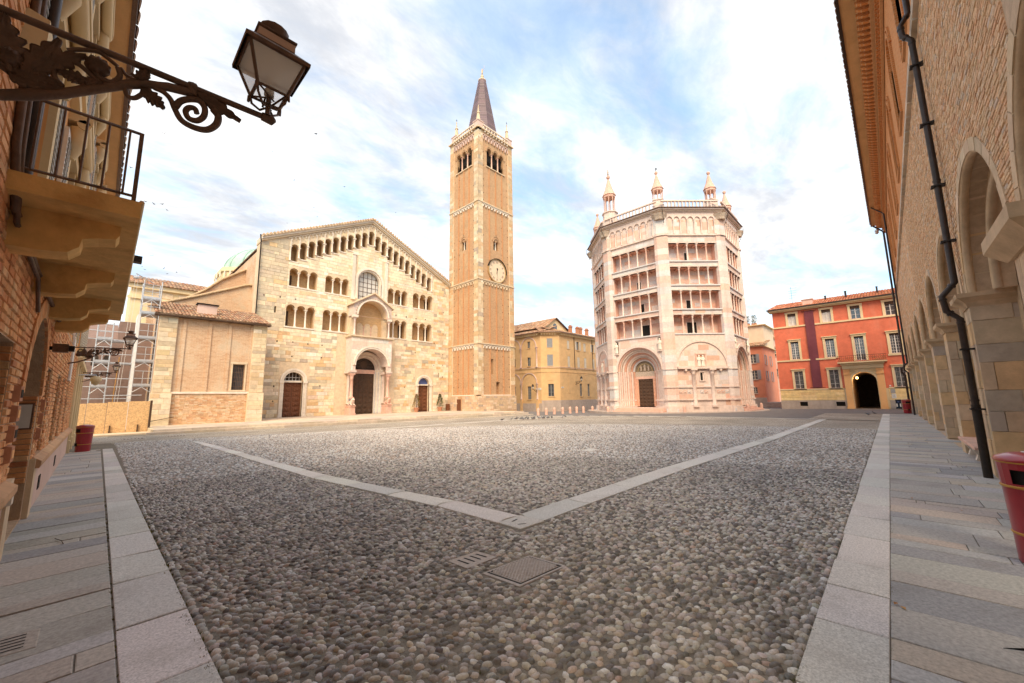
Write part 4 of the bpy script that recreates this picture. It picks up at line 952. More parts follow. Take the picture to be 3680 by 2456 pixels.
# ---------------------------------------------------------------- bell tower
TW = thing('bell_tower', 'tall square brick bell tower with clock, dark spire and corner pinnacles', 'tower', (34.85, 38.7, PZ))
def lombard(fr, root, u0, u1, z, mt, p=.42, d0=.02, d1=.14, name='corbel_table', h=.5):
    m = MB(fr); n = max(2, round((u1-u0)/p)); q = (u1-u0)/n
    for k in range(n+1):
        u = u0+k*q
        if k < n: m.prism([(u, z), (u+q, z), (u+q, z-.1), (u+q*.5, z-.02-.02), (u, z-.1)], d0, d1, 'd')
        if k < n:
            for s in (0, 1):
                a, b = (u, u+q*.5) if s == 0 else (u+q, u+q*.5)
                P = [(a, z-h), (a+(b-a)*.55, z-h*.4), (b, z-.05), (b, z+.0), (a, z-.02), (a, z-h*.4)]
                P = [(a, z-h), (a+(b-a)*.34, z-h), (a+(b-a)*.55, z-h*.5), (b, z-.12), (b, z), (a+(b-a)*.3, z-h*.35), (a, z-h*.75)]
                m.prism(P if s == 0 else P[::-1], d0, d1, 'd')
    m.build(name, mt, root)
PALT = [(2, (.66, .52, .35)), (2, (.60, .45, .29)), (1.2, (.70, .60, .45)), (.9, (.55, .38, .22)), (.5, (.42, .34, .26))]
ZB = [2.0, 8.28, 16.5, 27.0, 37.0]; TP = .85
def tower_face(fr, Wd, west):
    c = Wd/2; tri = arcade(c-1.6, c+1.6, 32.5, 34.65, 3, .26, 8, 1.35); bif = arcade(c-.45, c+.45, 21.05, 22.15, 2, .14, 6)
    H = [tri, bif]
    if west: H += [rect(2.0, 2.65, 4.6, 6.5), rect(3.1, 3.75, 2.1, 3.6)]
    m = MB(fr); m.wall(TP, Wd-TP, 1.9, 37.0, -.12, H, .5); m.build('brick_face', 'brick_tower', TW)
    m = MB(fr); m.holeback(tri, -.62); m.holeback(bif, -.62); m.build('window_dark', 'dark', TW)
    if west: m = MB(fr); m.holeback(H[2], -.45); m.holeback(H[3], -.6); m.build('walled_niche', 'brick_tower', TW)
    for s in (0, 1):
        a, b = (0, TP) if s == 0 else (Wd-TP, Wd)
        if west and s == 0 or (not west and s == 1):
            m = MB(fr); m.box(a, b, -.4, 0, 1.9, 37.3)
        else: m = MB(fr); m.box(a, b, -.4, 0, 1.9, 37.3)
        m.build('corner_pilaster', 'stone_plain', TW)
        pieces(courses(fr, a+.005, b-.005, 2.0, 37.2, 0, (.35, .6), (.42, .86), PALT if s == (0 if west else 1) else [(1.4, (.56, .35, .19)), (1, (.54, .40, .25)), (.5, (.62, .50, .35))], th=.012, proud=.006), 'stone', 'stone', TW, 60)
    n = 4; L = Wd-2*TP
    for z0, z1 in ((2.0, 8.2), (8.45, 16.4), (16.65, 26.9), (27.2, 32.3)):
        for k in range(1, n):
            u = TP+L*k/n
            if k == 2 and z0 == 16.65:
                segs = ((z0, 16.7),) if west else ((z0, 20.6),); segs += ((23.2, z1),)
            elif west and z0 == 16.65 and k in (1, 3): segs = ((z0, 17.0), (19.4, z1))
            elif west and z0 == 2.0 and k == 2: segs = ((3.7, z1),)
            else: segs = ((z0, z1),)
            for a_, b_ in segs:
                if b_-a_ < .2: continue
                m = MB(fr); m.box(u-.06, u+.06, -.12, -.01, a_, b_); m.build('lesene', 'brick_lesene', TW)
    for z in ZB[1:4]:
        m = MB(fr); m.box(-.06, Wd+.06, -.15, .09, z, z+.13); m.build('string_course', 'stone_plain', TW)
        lombard(fr, TW, TP, Wd-TP, z-.02, 'stone_white' if z in (27.0, 8.28) else 'stone_plain', .55, -.11, .03)
    m = MB(fr); m.box(TP, Wd-TP, -.12, .04, 1.86, 2.02); m.build('plinth_course', 'stone_white', TW)
    lombard(fr, TW, TP, Wd-TP, 36.9, 'plaster_pink', .55, -.11, .06, h=.8)
    m = MB(fr); m.box(TP, Wd-TP, -.12, .02, 36.85, 37.35); m.build('frieze', 'brick_tower', TW)
    for k in range(9):
        u = TP+(L)*(k+.5)/9; m = MB(fr); m.box(u-.08, u+.08, -.1, .2, 37.1, 37.35); m.build('modillion', 'stone_white', TW)
    m = MB(fr); m.box(-.12, Wd+.12, -.5, .26, 37.35, 37.52); m.build('cornice', 'stone_plain', TW)
    # balustrade
    for k in range(10):
        u = 1.0+(Wd-2.0)*k/9; m = MB(fr); m.lathe((u, .02, 37.52), [(.07, 0), (.05, .1), (.08, .3), (.05, .5), (.07, .6)], 6); m.build('baluster', 'stone_white', TW)
    m = MB(fr); m.box(.8, Wd-.8, -.08, .12, 38.1, 38.24); m.build('handrail', 'stone_white', TW)
    # three-light bell window, louvres and columns
    w = (3.2-.52)/3
    m = MB(fr)
    for k in range(3): 
        uc = c-1.6+w/2+k*(w+.26)
        for (r0, r1, d0, d1) in ((w/2, w/2+.12, -.2, -.05), (w/2+.12, w/2+.22, -.12, -.01)):
            vs = []; n_ = 10
            for i in range(n_+1):
                a = pi*i/n_; q = 1.35
                vs += [(uc+r0*cos(a), d0, 34.65+q*r0*sin(a)), (uc+r1*cos(a), d0, 34.65+q*r1*sin(a)), (uc+r1*cos(a), d1, 34.65+q*r1*sin(a)), (uc+r0*cos(a), d1, 34.65+q*r0*sin(a))]
            m.add(vs, [(4*i+k2, 4*i+(k2+1) % 4, 4*i+4+(k2+1) % 4, 4*i+4+k2) for i in range(n_) for k2 in range(4)])
    m.build('bell_window_archivolt', 'brick_tower', TW)
    for k in range(3):
        uc = c-1.6+w/2+k*(w+.26)
        for j in range(9):
            m = MB(fr); z = 32.55+j*.15; m.add([(uc-w/2, -.4, z+.1), (uc+w/2, -.4, z+.1), (uc+w/2, -.28, z), (uc-w/2, -.28, z)], [(0, 1, 2, 3)]); m.build('louvre', 'shutter_grey', TW)
    for k in (1, 2): column('column', fr, c-1.6+k*w+(k-.5)*.26, -.25, 32.5, 34.72, .1, 'marble_pink', TW, 8)
    m = MB(fr); m.box(c-1.75, c+1.75, -.15, .02, 32.38, 32.5); m.build('window_sill', 'stone_plain', TW)
    m = MB(fr); w2 = .38
    m.ring(c, 22.15, .46, .56, -.2, -.02, n=10)
    m.ring(c, 22.3, .62, .74, -.12, -.06, n=12); m.build('twin_window_arch', 'brick_tower', TW)
    column('column', fr, c, -.25, 21.05, 22.2, .055, 'stone_white', TW, 8)
    m = MB(fr)
    for z in np.arange(3.0, 36, .98):
        for k in range(5):
            u = TP+.18+(L-.36)*k/4+random.uniform(-.03, .03)
            if 32 < z and c-2 < u < c+2: continue
            if 20.5 < z < 23.2 and abs(u-c) < .8: continue
            if random.random() < .35: continue
            m.box(u-.055, u+.055, -.13, -.112, z-.06, z+.06)
    m.build('putlog_hole', 'dark_inside', TW, 'stuff')
TWF = Fr(o=(31.6, 35.8, 0), u=(1, 0), d=(0, -1)); TNF = Fr(o=(31.6, 41.78, 0), u=(0, -1), d=(-1, 0))
tower_face(TWF, 6.5, True); tower_face(TNF, 5.98, False)
m = MB(); m.box(37.7, 38.1, 36, 41.5, 0, 37.4); m.box(32, 38.0, 41.2, 41.6, 0, 37.4); m.box(31.9, 38, 36.1, 41.5, 37.0, 37.45); m.build('rear_wall', 'brick_tower', TW)
m = MB(); m.box(31.5, 38.2, 35.7, 41.8, -.3, 1.9); m.build('tower_base', 'brick_tower', TW)
TB = [(2, (.58, .42, .28)), (1.5, (.52, .38, .26)), (1, (.64, .5, .36)), (.5, (.42, .34, .28))]
pieces(courses(Fr(o=(31.5, 35.7, 0)), 0, 6.7, PZ, 1.85, 0, (.2, .34), (.3, .8), TB, th=.015)+courses(Fr(o=(31.5, 41.6, 0), u=(0, -1), d=(-1, 0)), 0, 5.9, PZ, 1.85, 0, (.2, .34), (.3, .8), TB, [rect(2.0, 2.85, 0, 1.5)], th=.015), 'stone', 'stone', TW, 150)
for ff, W_ in ((TWF, 6.5), (TNF, 5.98)):
    pass
m = MB(TNF); m.box(1.98, 2.78, .1, .12, PZ, 1.5); m.build('door', 'wood_door', TW)
# clock
ck = Fr(o=(34.9, 35.8, 18.2), u=(1, 0), d=(0, -1))
m = MB(ck); m.ring(0, 0, 0.0, 1.5, -.1, .02, 0, 2*pi, 40); clock = m.build('clock_face', 'clock_face', TW)
m = MB(ck); m.ring(0, 0, 1.48, 1.6, -.1, .1, 0, 2*pi, 40); m.build('clock_rim', 'gold', clock)
m = MB(ck); m.ring(0, 0, 1.61, 1.66, -.1, .22, -.15, pi*.92, 26); m.build('clock_hood', 'iron', clock)
for a_, L_, w_ in ((180+14, .62, .06), (180-3, 1.15, .045)):
    a = radians(90-a_); m = MB(ck); dx, dz = cos(a), sin(a)
    m.add([(-dx*.4-dz*w_*1.6, .04, -dz*.4+dx*w_*1.6), (-dx*.4+dz*w_*1.6, .04, -dz*.4-dx*w_*1.6), (dz*w_, .04, -dx*w_), (dx*L_, .04, dz*L_), (-dz*w_, .04, dx*w_)], [(0, 1, 2, 3, 4)]); m.build('clock_hand', 'iron', clock)
ROM = ['XII', 'I', 'II', 'III', 'IIII', 'V', 'VI', 'VII', 'VIII', 'IX', 'X', 'XI']
for k, s in enumerate(ROM):
    a = radians(90-30*k); m = MB(ck); wd = {'I': .1, 'V': .2, 'X': .2}; tot = sum(wd[ch] for ch in s); x = -tot/2
    def put(p0, p1, w=.022):
        # numeral strokes: local x along the tangent, y outwards
        q = []
        for (px, py) in (p0, p1): q.append((cos(a)*(1.18+py)+sin(a)*px, sin(a)*(1.18+py)-cos(a)*px))
        tx, tz = q[1][0]-q[0][0], q[1][1]-q[0][1]; L = hypot(tx, tz); nx, nz = -tz/L*w, tx/L*w
        m.add([(q[0][0]-nx, .026, q[0][1]-nz), (q[0][0]+nx, .026, q[0][1]+nz), (q[1][0]+nx, .026, q[1][1]+nz), (q[1][0]-nx, .026, q[1][1]-nz)], [(0, 1, 2, 3)])
    for ch in s:
        c_ = x+wd[ch]/2; h = .15
        if ch == 'I': put((c_, -h), (c_, h))
        if ch == 'V': put((c_-.08, h), (c_, -h), .018); put((c_+.08, h), (c_, -h), .018)
        if ch == 'X': put((c_-.08, h), (c_+.08, -h), .018); put((c_+.08, h), (c_-.08, -h), .018)
        x += wd[ch]
    m.build('numeral', 'iron_brown', clock)
# spire, pinnacles and finial
SX, SY = 34.95, 38.65; zs = np.linspace(37.6, 48.1, 34); n = 8
m = MB()
for i in range(len(zs)-1):
    t0, t1 = (zs[i]-37.6)/10.5, (zs[i+1]-37.6)/10.5; r0, r1 = 2.5-1.95*t0+.03, 2.5-1.95*t1
    for k in range(n):
        a0, a1 = 2*pi*k/n+pi/8, 2*pi*(k+1)/n+pi/8
        m.add([(SX+r0*cos(a0), SY+r0*sin(a0), zs[i]), (SX+r0*cos(a1), SY+r0*sin(a1), zs[i]), (SX+r1*cos(a1), SY+r1*sin(a1), zs[i+1]), (SX+r1*cos(a0), SY+r1*sin(a0), zs[i+1])], [(0, 1, 2, 3)], jit((.165, .115, .13), .12))
sp_ = m.build('spire', 'slate', TW)
m = MB(); m.lathe((SX, SY, 48.05), [(.58, 0), (.62, .1), (.3, .25), (.16, .5), (.2, .7), (.26, .85), (.16, 1.0), (.08, 1.1)], 10, None, True); m.build('finial', 'stone_plain', sp_)
m = MB(); m.loft([((SX, SY, 49.15), (.12, 0, 0), (0, .1, 0)), ((SX, SY, 49.45), (.09, 0, 0), (0, .08, 0)), ((SX, SY, 49.8), (.13, 0, 0), (0, .09, 0)), ((SX, SY, 49.95), (.05, 0, 0), (0, .05, 0)), ((SX, SY, 50.05), (.08, 0, 0), (0, .08, 0)), ((SX, SY, 50.18), (.04, 0, 0), (0, .04, 0))], 8)
m.tube([(SX+.1, SY-.1, 49.8), (SX+.2, SY-.2, 50.1), (SX+.2, SY-.2, 50.7)], .02, 5); m.build('gilt_angel', 'gold', sp_)
for (x, y) in ((32.1, 36.3), (37.6, 36.3), (32.1, 41.0), (37.6, 41.0)):
    m = MB(); m.box(x-.5, x+.5, y-.5, y+.5, 37.5, 38.5); m.box(x-.56, x+.56, y-.56, y+.56, 38.5, 38.62); pb = m.build('pinnacle_base', 'plaster_pink', TW)
    m = MB(); m.lathe((x, y, 38.6), [(.34, 0), (.17, 1.3), (.26, 1.4), (.2, 1.52), (.11, 1.62), (.05, 2.3), (.1, 2.4), (.03, 2.55)], 8); m.build('pinnacle', 'stone_plain', pb)
    if (x, y) != (32.1, 36.3): m = MB(); m.box(x-.015, x+.015, y-.015, y+.015, 41.1, 41.6); m.box(x-.1, x+.1, y-.02, y+.02, 41.38, 41.42); m.build('cross', 'iron', pb)
# ---------------------------------------------------------------- baptistery
BX, BY, BR_, BA = 46.84, 18.77, 8.47, 7.827
BP = thing('baptistery', 'pink and white marble octagonal baptistery with four tiers of open loggias and small spires', 'baptistery', (BX, BY, 0))
MP = [(3, (.67, .46, .37)), (2.6, (.68, .555, .49)), (1.5, (.65, .40, .30)), (1.4, (.62, .57, .545))]
MPP = [(2.4, (.69, .565, .50)), (1.5, (.67, .47, .38)), (1.3, (.63, .58, .555))]
HW = BR_*sin(pi/8)    # half width of a face
LZ = [7.8, 10.34, 12.86, 15.42]; LH = 1.92
bst = []
def bap_face(th, kind, detail):
    """th: direction of the outward normal, kind: portal / blind"""
    nx, ny = cos(th), sin(th)
    fr = Fr(o=(BX+nx*BA, BY+ny*BA, 0), u=(-ny, nx), d=(nx, ny)); e = HW-.72
    lg = [rect(-e, e, z, z+LH) for z in LZ]
    H = list(lg)
    if kind == 'portal': H.append(archh(-2.45, 2.45, .45, 4.22, 22))
    m = MB(fr); m.wall(-HW, HW, -.3, 18.2, 0, H, .02); m.wall(-HW, HW, 18.2, 21.0, 0, [], 0); m.build('face_wall', 'marble_pale', BP)
    m = MB(fr)
    for h in lg: m.reveal(h, -.02, 1.0); m.holeback(h, -1.02)
    m.build('loggia_inside', 'marble_pink', BP)
    full = detail
    if full:
        bst.extend(courses(fr, -e, e, 7.8, 17.6, -1.02, (.4, .55), (.6, 1.3), MP, [rect(-e, e, LZ[k]+LH, LZ[k+1]-.01) for k in range(3)], th=.012, proud=.004))
        for k in range(4): bst.extend(courses(fr, -e, e, LZ[k]+LH+.14, (LZ[k+1] if k < 3 else 18.05)-.16, 0, .6, (.9, 1.9), MPP if k else MP, th=.01, proud=.004))
    for k, z in enumerate(LZ):
        m = MB(fr); m.box(-e-.05, e+.05, -.3, .13, z-.13, z); m.build('loggia_ledge', 'marble_grey', BP)
        m = MB(fr); m.box(-e, e, -.28, .03, z+LH, z+LH+.12); m.build('architrave', 'marble_pale', BP)
        for i in range(4):
            u = -e+2*e*(i+1)/5; column('column', fr, u, -.13, z, z+LH, .085, 'marble_pale' if (i+k) % 3 else 'marble_pink', BP, 8, 1.1)
            if full: m = MB(fr); m.box(u-.09, u+.09, -1.0, -.22, z+LH-.16, z+LH-.01); m.build('ceiling_beam', 'marble_pink', BP)
        if full:
            dw = {0: (.02, 1.02, 1.3), 1: (.1, .55, 1.15), 2: (-.1, .32, 1.1), 3: (-.12, .35, 1.15)}[k]
            if abs(th-pi*1.25) > .1 and k == 3: continue
            if abs(th-pi*1.25) < .1: dw = ((-.72, .28, 1.3), (-.6, -.1, 1.1), (9, 9, 1), (-.45, -.05, 1.2))[k]
            if dw[0] < 5:
                m = MB(fr); m.box(dw[0], dw[1], -1.01, -.995, z+.02, z+dw[2]); dd_ = m.build('loggia_doorway', 'dark', BP)
                m = MB(fr); m.box(dw[0]-.08, dw[0], -1.02, -.96, z, z+dw[2]+.08); m.box(dw[1], dw[1]+.08, -1.02, -.96, z, z+dw[2]+.08); m.box(dw[0], dw[1], -1.02, -.96, z+dw[2], z+dw[2]+.08); m.build('door_frame', 'marble_pale', dd_)
    # blind arcade under the cornice
    n = 7; q = 2*(e+.02)/n
    m = MB(fr)
    ah = arcade(-e, e, 18.3, 19.86, n, .12, 8, 1.15)
    m.wall(-e, e, 18.25, 20.62, .13, [ah], .14); m.build('blind_arcade', 'marble_pale', BP)
    for i in range(n+1): column('column', fr, max(-e+.03, min(e-.03, -e+(2*e+.12)/n*i-.06)), .1, 18.28, 19.9, .062, 'marble_pale', BP, 8, 1.3)
    m = MB(fr); m.box(-HW-.0, HW, 0, .16, 18.12, 18.26); m.build('string_course', 'marble_pale', BP)
    if full: bst.extend(courses(fr, -e, e, 18.28, 19.9, 0, (.35, .5), (.5, .9), MP, th=.008, proud=.003))
    t8 = math.tan(pi/8)
    for z0, z1, dp, mt in ((20.62, 20.74, .22, 'marble_pale'), (20.74, 20.86, .36, 'carved'), (20.86, 21.0, .48, 'marble_pale'), (21.0, 21.07, .62, 'iron_brown')):
        m = MB(fr); hw = HW+dp*t8; m.add([(-HW, 0, z0), (HW, 0, z0), (hw, dp, z0), (-hw, dp, z0), (-HW, 0, z1), (HW, 0, z1), (hw, dp, z1), (-hw, dp, z1)], [(0, 1, 2, 3), (7, 6, 5, 4), (3, 2, 6, 7)]); m.build('cornice' if mt != 'iron_brown' else 'gutter', mt, BP)
    for i in range(13):
        u = -2.3+4.6*i/12; m = MB(fr); m.box(u-.06, u+.06, .08, .2, 21.05, 21.85); m.build('baluster', 'marble_pale', BP)
    m = MB(fr); m.box(-HW+.2, HW-.2, .03, .25, 21.85, 22.0); m.build('handrail', 'marble_pale', BP)
    # lower storey
    L = [(-.3, .45, .16), (.45, .6, .12), (1.12, 1.26, .17), (2.36, 2.48, .12)]
    if kind == 'blind':
        for z0, z1, dp in L: m = MB(fr); m.box(-HW, HW, 0, dp, z0, z1); m.build('base_moulding', 'marble_pale', BP)
        bl = [archh(-2.52, 2.52, 4.32, 4.42, 22)]
        bst.extend(courses(fr, -e-.1, e+.1, .6, 4.2, 0, (.42, .58), (.6, 1.3), MP, [rect(-.62, .5, 2.7, 4.1), rect(-e-.1, e+.1, 1.72, 2.12), rect(-.42, .32, 2.9, 4.1)], th=.012, proud=.004))
        bst.extend(courses(fr, -2.4, 2.4, 4.5, 6.9, 0, (.42, .58), (.6, 1.3), MP, [rect(-.75, .55, 4.4, 5.8)], lambda u: 4.42+sqrt(max(0, 2.4**2-u*u)), th=.012, proud=.004))
        m = MB(fr); m.ring(0, 4.42, 2.5, 2.72, 0, .1, n=28); m.build('blind_arch', 'marble_pale', BP)
        m = MB(fr); m.wall(-HW+.3, HW-.3, 4.42, 7.66, .045, [archh(-2.7, 2.7, 4.40, 4.42, 22)], .05); m.build('spandrel', 'marble_pale', BP)
        m = MB(fr); m.box(-e, e, 0, .3, 4.2, 4.4); m.build('entablature', 'marble_pale', BP)
        for s in (-1, 1):
            column('half_column', fr, s*.93-.03, .06, .46, 4.2, .2, 'marble_pale', BP, 14, .8)
            m = MB(fr); m.box(s*1.75-.1, s*1.75+.1, 0, .26, 3.98, 4.2); m.build('console', 'marble_pale', BP)
        m = MB(fr); m.box(-.63, .43, 0, .12, 5.62, 5.74); m.box(-.63, -.5, 0, .1, 4.4, 5.62); m.box(.3, .43, 0, .1, 4.4, 5.62); nf = m.build('niche_frame', 'marble_pink', BP)
        m = MB(fr); m.box(-.5, .3, .005, .012, 4.4, 5.62); m.build('niche_back', 'carved_pink', nf)
        for s in (-.3, .1): 
            m = MB(fr); figure(m, s, .1, 4.42, 1.15); m.build('relief_figure', 'stone_white', nf)
        m = MB(fr); m.box(-.38, .22, 0, .08, 2.95, 3.05); m.box(-.38, .22, 0, .08, 3.85, 3.95); m.box(-.38, -.28, 0, .08, 3.05, 3.85); m.box(.12, .22, 0, .08, 3.05, 3.85); wf_ = m.build('window_frame', 'marble_pale', BP)
        m = MB(fr); m.box(-.26, -.02, .002, .01, 3.05, 3.8); m.build('window_slit', 'dark', wf_)
    else:
        for s in (-1, 1):
            for z0, z1, dp in L: m = MB(fr); a, b = (-HW, -2.5) if s < 0 else (2.5, HW); m.box(a, b, 0, dp, z0, z1); m.build('base_moulding', 'marble_pale', BP)
        bst.extend(courses(fr, -e-.1, e+.1, 4.3, 7.6, 0, (.42, .58), (.6, 1.3), MPP, [archh(-2.72, 2.72, 4.0, 4.22, 22), rect(-e-.1, -2.0, 6.1, 7.6), rect(2.0, e+.1, 6.1, 7.6)], th=.012, proud=.004))
        m = MB(fr); m.ring(0, 4.22, 2.45, 2.72, -.05, .1, n=30); m.build('portal_hood', 'marble_pale', BP)
        R = 2.45; dpt = 0
        MT = ['marble_pink', 'carved', 'marble_pale', 'marble_red', 'marble_pale', 'carved', 'marble_red', 'marble_grey']
        for k in range(8):
            r1, r0 = R-.168*k, R-.168*(k+1); d1 = -.1-.16*k
            m = MB(fr); m.ring(0, 4.22, r0, r1, d1-.18, d1, n=26); m.torus_arch(0, 4.22, r1-.05, .062, d1+.0, n=26); m.build('portal_archivolt', MT[k], BP)
            if k in (1, 5):      # twisted cable moulding
                for i in range(44):
                    a = pi*(i+.5)/44; q = MB(fr); c_ = r1-.08; q.tube([(c_*cos(a-.03)*1.03, d1+.03, 4.22+c_*sin(a-.03)*1.03), (c_*cos(a+.03)*.95, d1+.06, 4.22+c_*sin(a+.03)*.95)], .035, 4); q.build('cable_bead', 'marble_pale', BP)
            for s in (-1, 1):
                u = s*(r1-.08); m = MB(fr); m.lathe((u, d1-.02, 0), [(.11, .5), (.11, 1.12), (.085, 1.22), (.075, 1.3), (.07, 3.9), (.1, 4.12), (.11, 4.22)], 8, None, True); m.build('jamb_shaft', MT[(k*3+1) % 8] if k % 2 else 'marble_pale', BP)
                m = MB(fr); m.box(min(u-.09, u+.09), max(u-.09, u+.09), d1-.24, d1-.07, .45, 4.22); m.build('jamb', 'marble_pink' if k % 2 else 'marble_pale', BP)
                m = MB(fr); m.box(u-.12, u+.12, d1-.25, d1+.11, .45, .58); m.box(u-.11, u+.11, d1-.24, d1+.1, 1.1, 1.22); m.build('shaft_base', 'marble_pale', BP)
        di = -1.42
        m = MB(fr); m.holeback(archh(-1.12, 1.12, 4.2, 4.22, 16), di); lu = m.build('lunette_relief', 'carved_dark', BP)
        m = MB(fr); m.ring(0, 4.22, .78, .84, di, di+.05, n=16); m.build('lunette_border', 'gold', lu)
        for s in (-.42, 0, .42): m = MB(fr); figure(m, s, di+.08, 4.26, .62 if s else .75); m.build('relief_figure', 'carved', lu)
        m = MB(fr); m.box(-1.15, 1.15, di-.1, di+.06, 3.68, 4.2); m.build('carved_lintel', 'carved', BP)
        m = MB(fr); m.box(-1.12, 1.12, di-.1, di+.08, 3.4, 3.68); m.build('lintel', 'marble_pink', BP)
        for s in (-1, 1): m = MB(fr); m.box(s*.97-.15, s*.97+.15, di-.1, di+.05, .5, 3.42); m.build('carved_jamb', 'carved_pink', BP)
        panel_door2(fr, -.82, .82, .5, 3.4, di-.02)
        for k in range(4):
            m = MB(fr); w_ = 2.75-.04*k; m.box(-w_, w_, -1.5, 1.35-.33*k, -.25+.0*k, -.02+.13*(k)+(.0)); m.build('step', 'marble_pink', BP)
        if detail:
            for s in (-1, 1):
                u = s*2.42; m = MB(fr); m.box(u-.2, u+.2, .005, .02, 6.15, 7.5); nb = m.build('niche', 'dark_inside', BP)
                m = MB(fr); figure(m, u, .12, 6.2, 1.2); m.build('statue', 'stone_white', nb); m = MB(fr); m.box(u-.24, u+.24, 0, .2, 6.08, 6.18); m.build('bracket', 'marble_pale', nb)
    # animal frieze
    if kind == 'blind':
        for i in range(14):
            u = -2.75+5.5*i/13
            if abs(abs(u)-.93) < .3: continue
            m = MB(fr); m.box(u-.17, u+.17, 0, .035, 1.78, 2.1); fz = m.build('frieze_panel', 'marble_grey' if i % 3 == 0 else 'marble_pink', BP)
            m = MB(fr); m.loft([((u-.12, .05, 1.92), (0, .02, 0), (0, 0, .03)), ((u-.04, .05, 1.94), (0, .03, 0), (0, 0, .06)), ((u+.06, .05, 1.96), (0, .03, 0), (0, 0, .06)), ((u+.13, .05, 2.03), (0, .02, 0), (0, 0, .03))], 6)
            m.box(u-.08, u-.05, .03, .06, 1.81, 1.92); m.box(u+.05, u+.08, .03, .06, 1.81, 1.92); m.build('relief_animal', 'marble_pale', fz)
def figure(m, u, d, z, h):
    """robed standing figure as one lofted body"""
    k = h
    R = [(0, .17, .09), (.08, .18, .09), (.4, .15, .09), (.6, .16, .09), (.74, .19, .085), (.8, .12, .07), (.84, .055, .05), (.88, .085, .075), (.95, .085, .08), (1.0, .03, .03)]
    m.loft([((u, d, z+a*k), (b*k, 0, 0), (0, c*k, 0)) for a, b, c in R], 10)
    m.tube([(u-.15*k, d, z+.74*k), (u-.17*k, d+.06, z+.56*k), (u+.0*k, d+.1*k, z+.55*k)], .035*k, 5); m.tube([(u+.15*k, d, z+.74*k), (u+.17*k, d+.05, z+.58*k), (u+.04*k, d+.1*k, z+.62*k)], .035*k, 5)
def panel_door2(fr, u0, u1, z0, z1, d):
    m = MB(fr); m.box(u0, u1, d-.06, d, z0, z1); dr = m.build('door', 'wood_dark', BP); w, h = (u1-u0)/4, (z1-z0)/8
    for i in range(4):
        for j in range(8):
            a, c = u0+i*w, z0+j*h; p = MB(fr); p.block(a+.05, a+w-.05, c+.05, c+h-.05, d, d+.04, .04); p.block(a+w/2-.06, a+w/2+.06, c+h/2-.06, c+h/2+.06, d+.03, d+.08, .03); p.build('panel', 'wood_dark', dr)
for k, (kd, de) in {4: ('portal', True), 5: ('blind', True), 6: ('portal', True), 3: ('blind', True)}.items(): bap_face(k*pi/4, kd, de)
for k in (0, 1, 2, 7):
    th = k*pi/4; nx, ny = cos(th), sin(th); fr = Fr(o=(BX+nx*BA, BY+ny*BA, 0), u=(-ny, nx), d=(nx, ny)); m = MB(fr); m.box(-HW, HW, -.3, 0, -.3, 21.6); m.build('rear_face', 'marble_pale', BP)
pieces(bst, 'stone', 'marble', BP)
bst2 = []
for k in (3, 4, 5, 6, 7):          # corner piers between the faces
    th = k*pi/4-pi/8; nx, ny = cos(th), sin(th); fr = Fr(o=(BX+nx*BR_, BY+ny*BR_, 0), u=(-ny, nx), d=(nx, ny)); c8, s8 = .72*cos(pi/8), .72*sin(pi/8)
    def pier(z0, z1, g, mt, nm): 
        m = MB(fr); P = [(0, g*1.08), (c8+.0, -s8+g), (c8, -s8-.5), (-c8, -s8-.5), (-c8, -s8+g)]; w_ = .5
        P = [(w_, .1*g-.0+.0), (c8+.03, -s8+g), (c8, -s8-.3), (-c8, -s8-.3), (-c8-.03, -s8+g), (-w_, .1*g)]
        P = [(.40, g-.06), (c8, -s8+g), (c8, -s8-.2), (-c8, -s8-.2), (-c8, -s8+g), (-.40, g-.06)]
        m.prism(P, z0, z1, 'z'); return m.build(nm, mt, BP)
    pier(-.3, 20.3, .10, 'marble_pale', 'corner_pier')
    z = .3
    while z < 20.2:
        h = random.uniform(.42, .75); h = min(h, 20.3-z); m = MB(fr); g = .115+random.uniform(0, .004)
        P = [(.40, g-.06), (c8+.01, -s8+g), (c8, -s8-.1), (-c8, -s8-.1), (-c8-.01, -s8+g), (-.40, g-.06)]; m.prism(P, z+.004, z+h-.004, 'z', pick(MPP)); m.build('stone', 'marble', BP); z += h
    for z0, z1, g in ((-.3, .55, .3), (1.12, 1.26, .24), (2.36, 2.48, .2), (4.15, 4.25, .2), (18.12, 18.26, .24), (20.2, 20.36, .2)): pier(z0, z1, g, 'marble_pale', 'pier_moulding')
    m = MB(fr); m.lathe((0, -.1, 19.85), [(.55, 0), (.62, .25), (.8, .6)], 8); m.build('carved_capital', 'carved', BP)
    m = MB(fr); m.box(-.55, .55, -.6, .22, -.3, .32); m.build('plinth_block', 'marble_grey', BP)
    # downpipe hooks under the gutter
    m = MB(fr); m.tube([(.3, .72, 21.0), (.35, .7, 20.4), (.4, .2, 19.4)], .03, 5); m.build('gutter_spout', 'iron', BP)
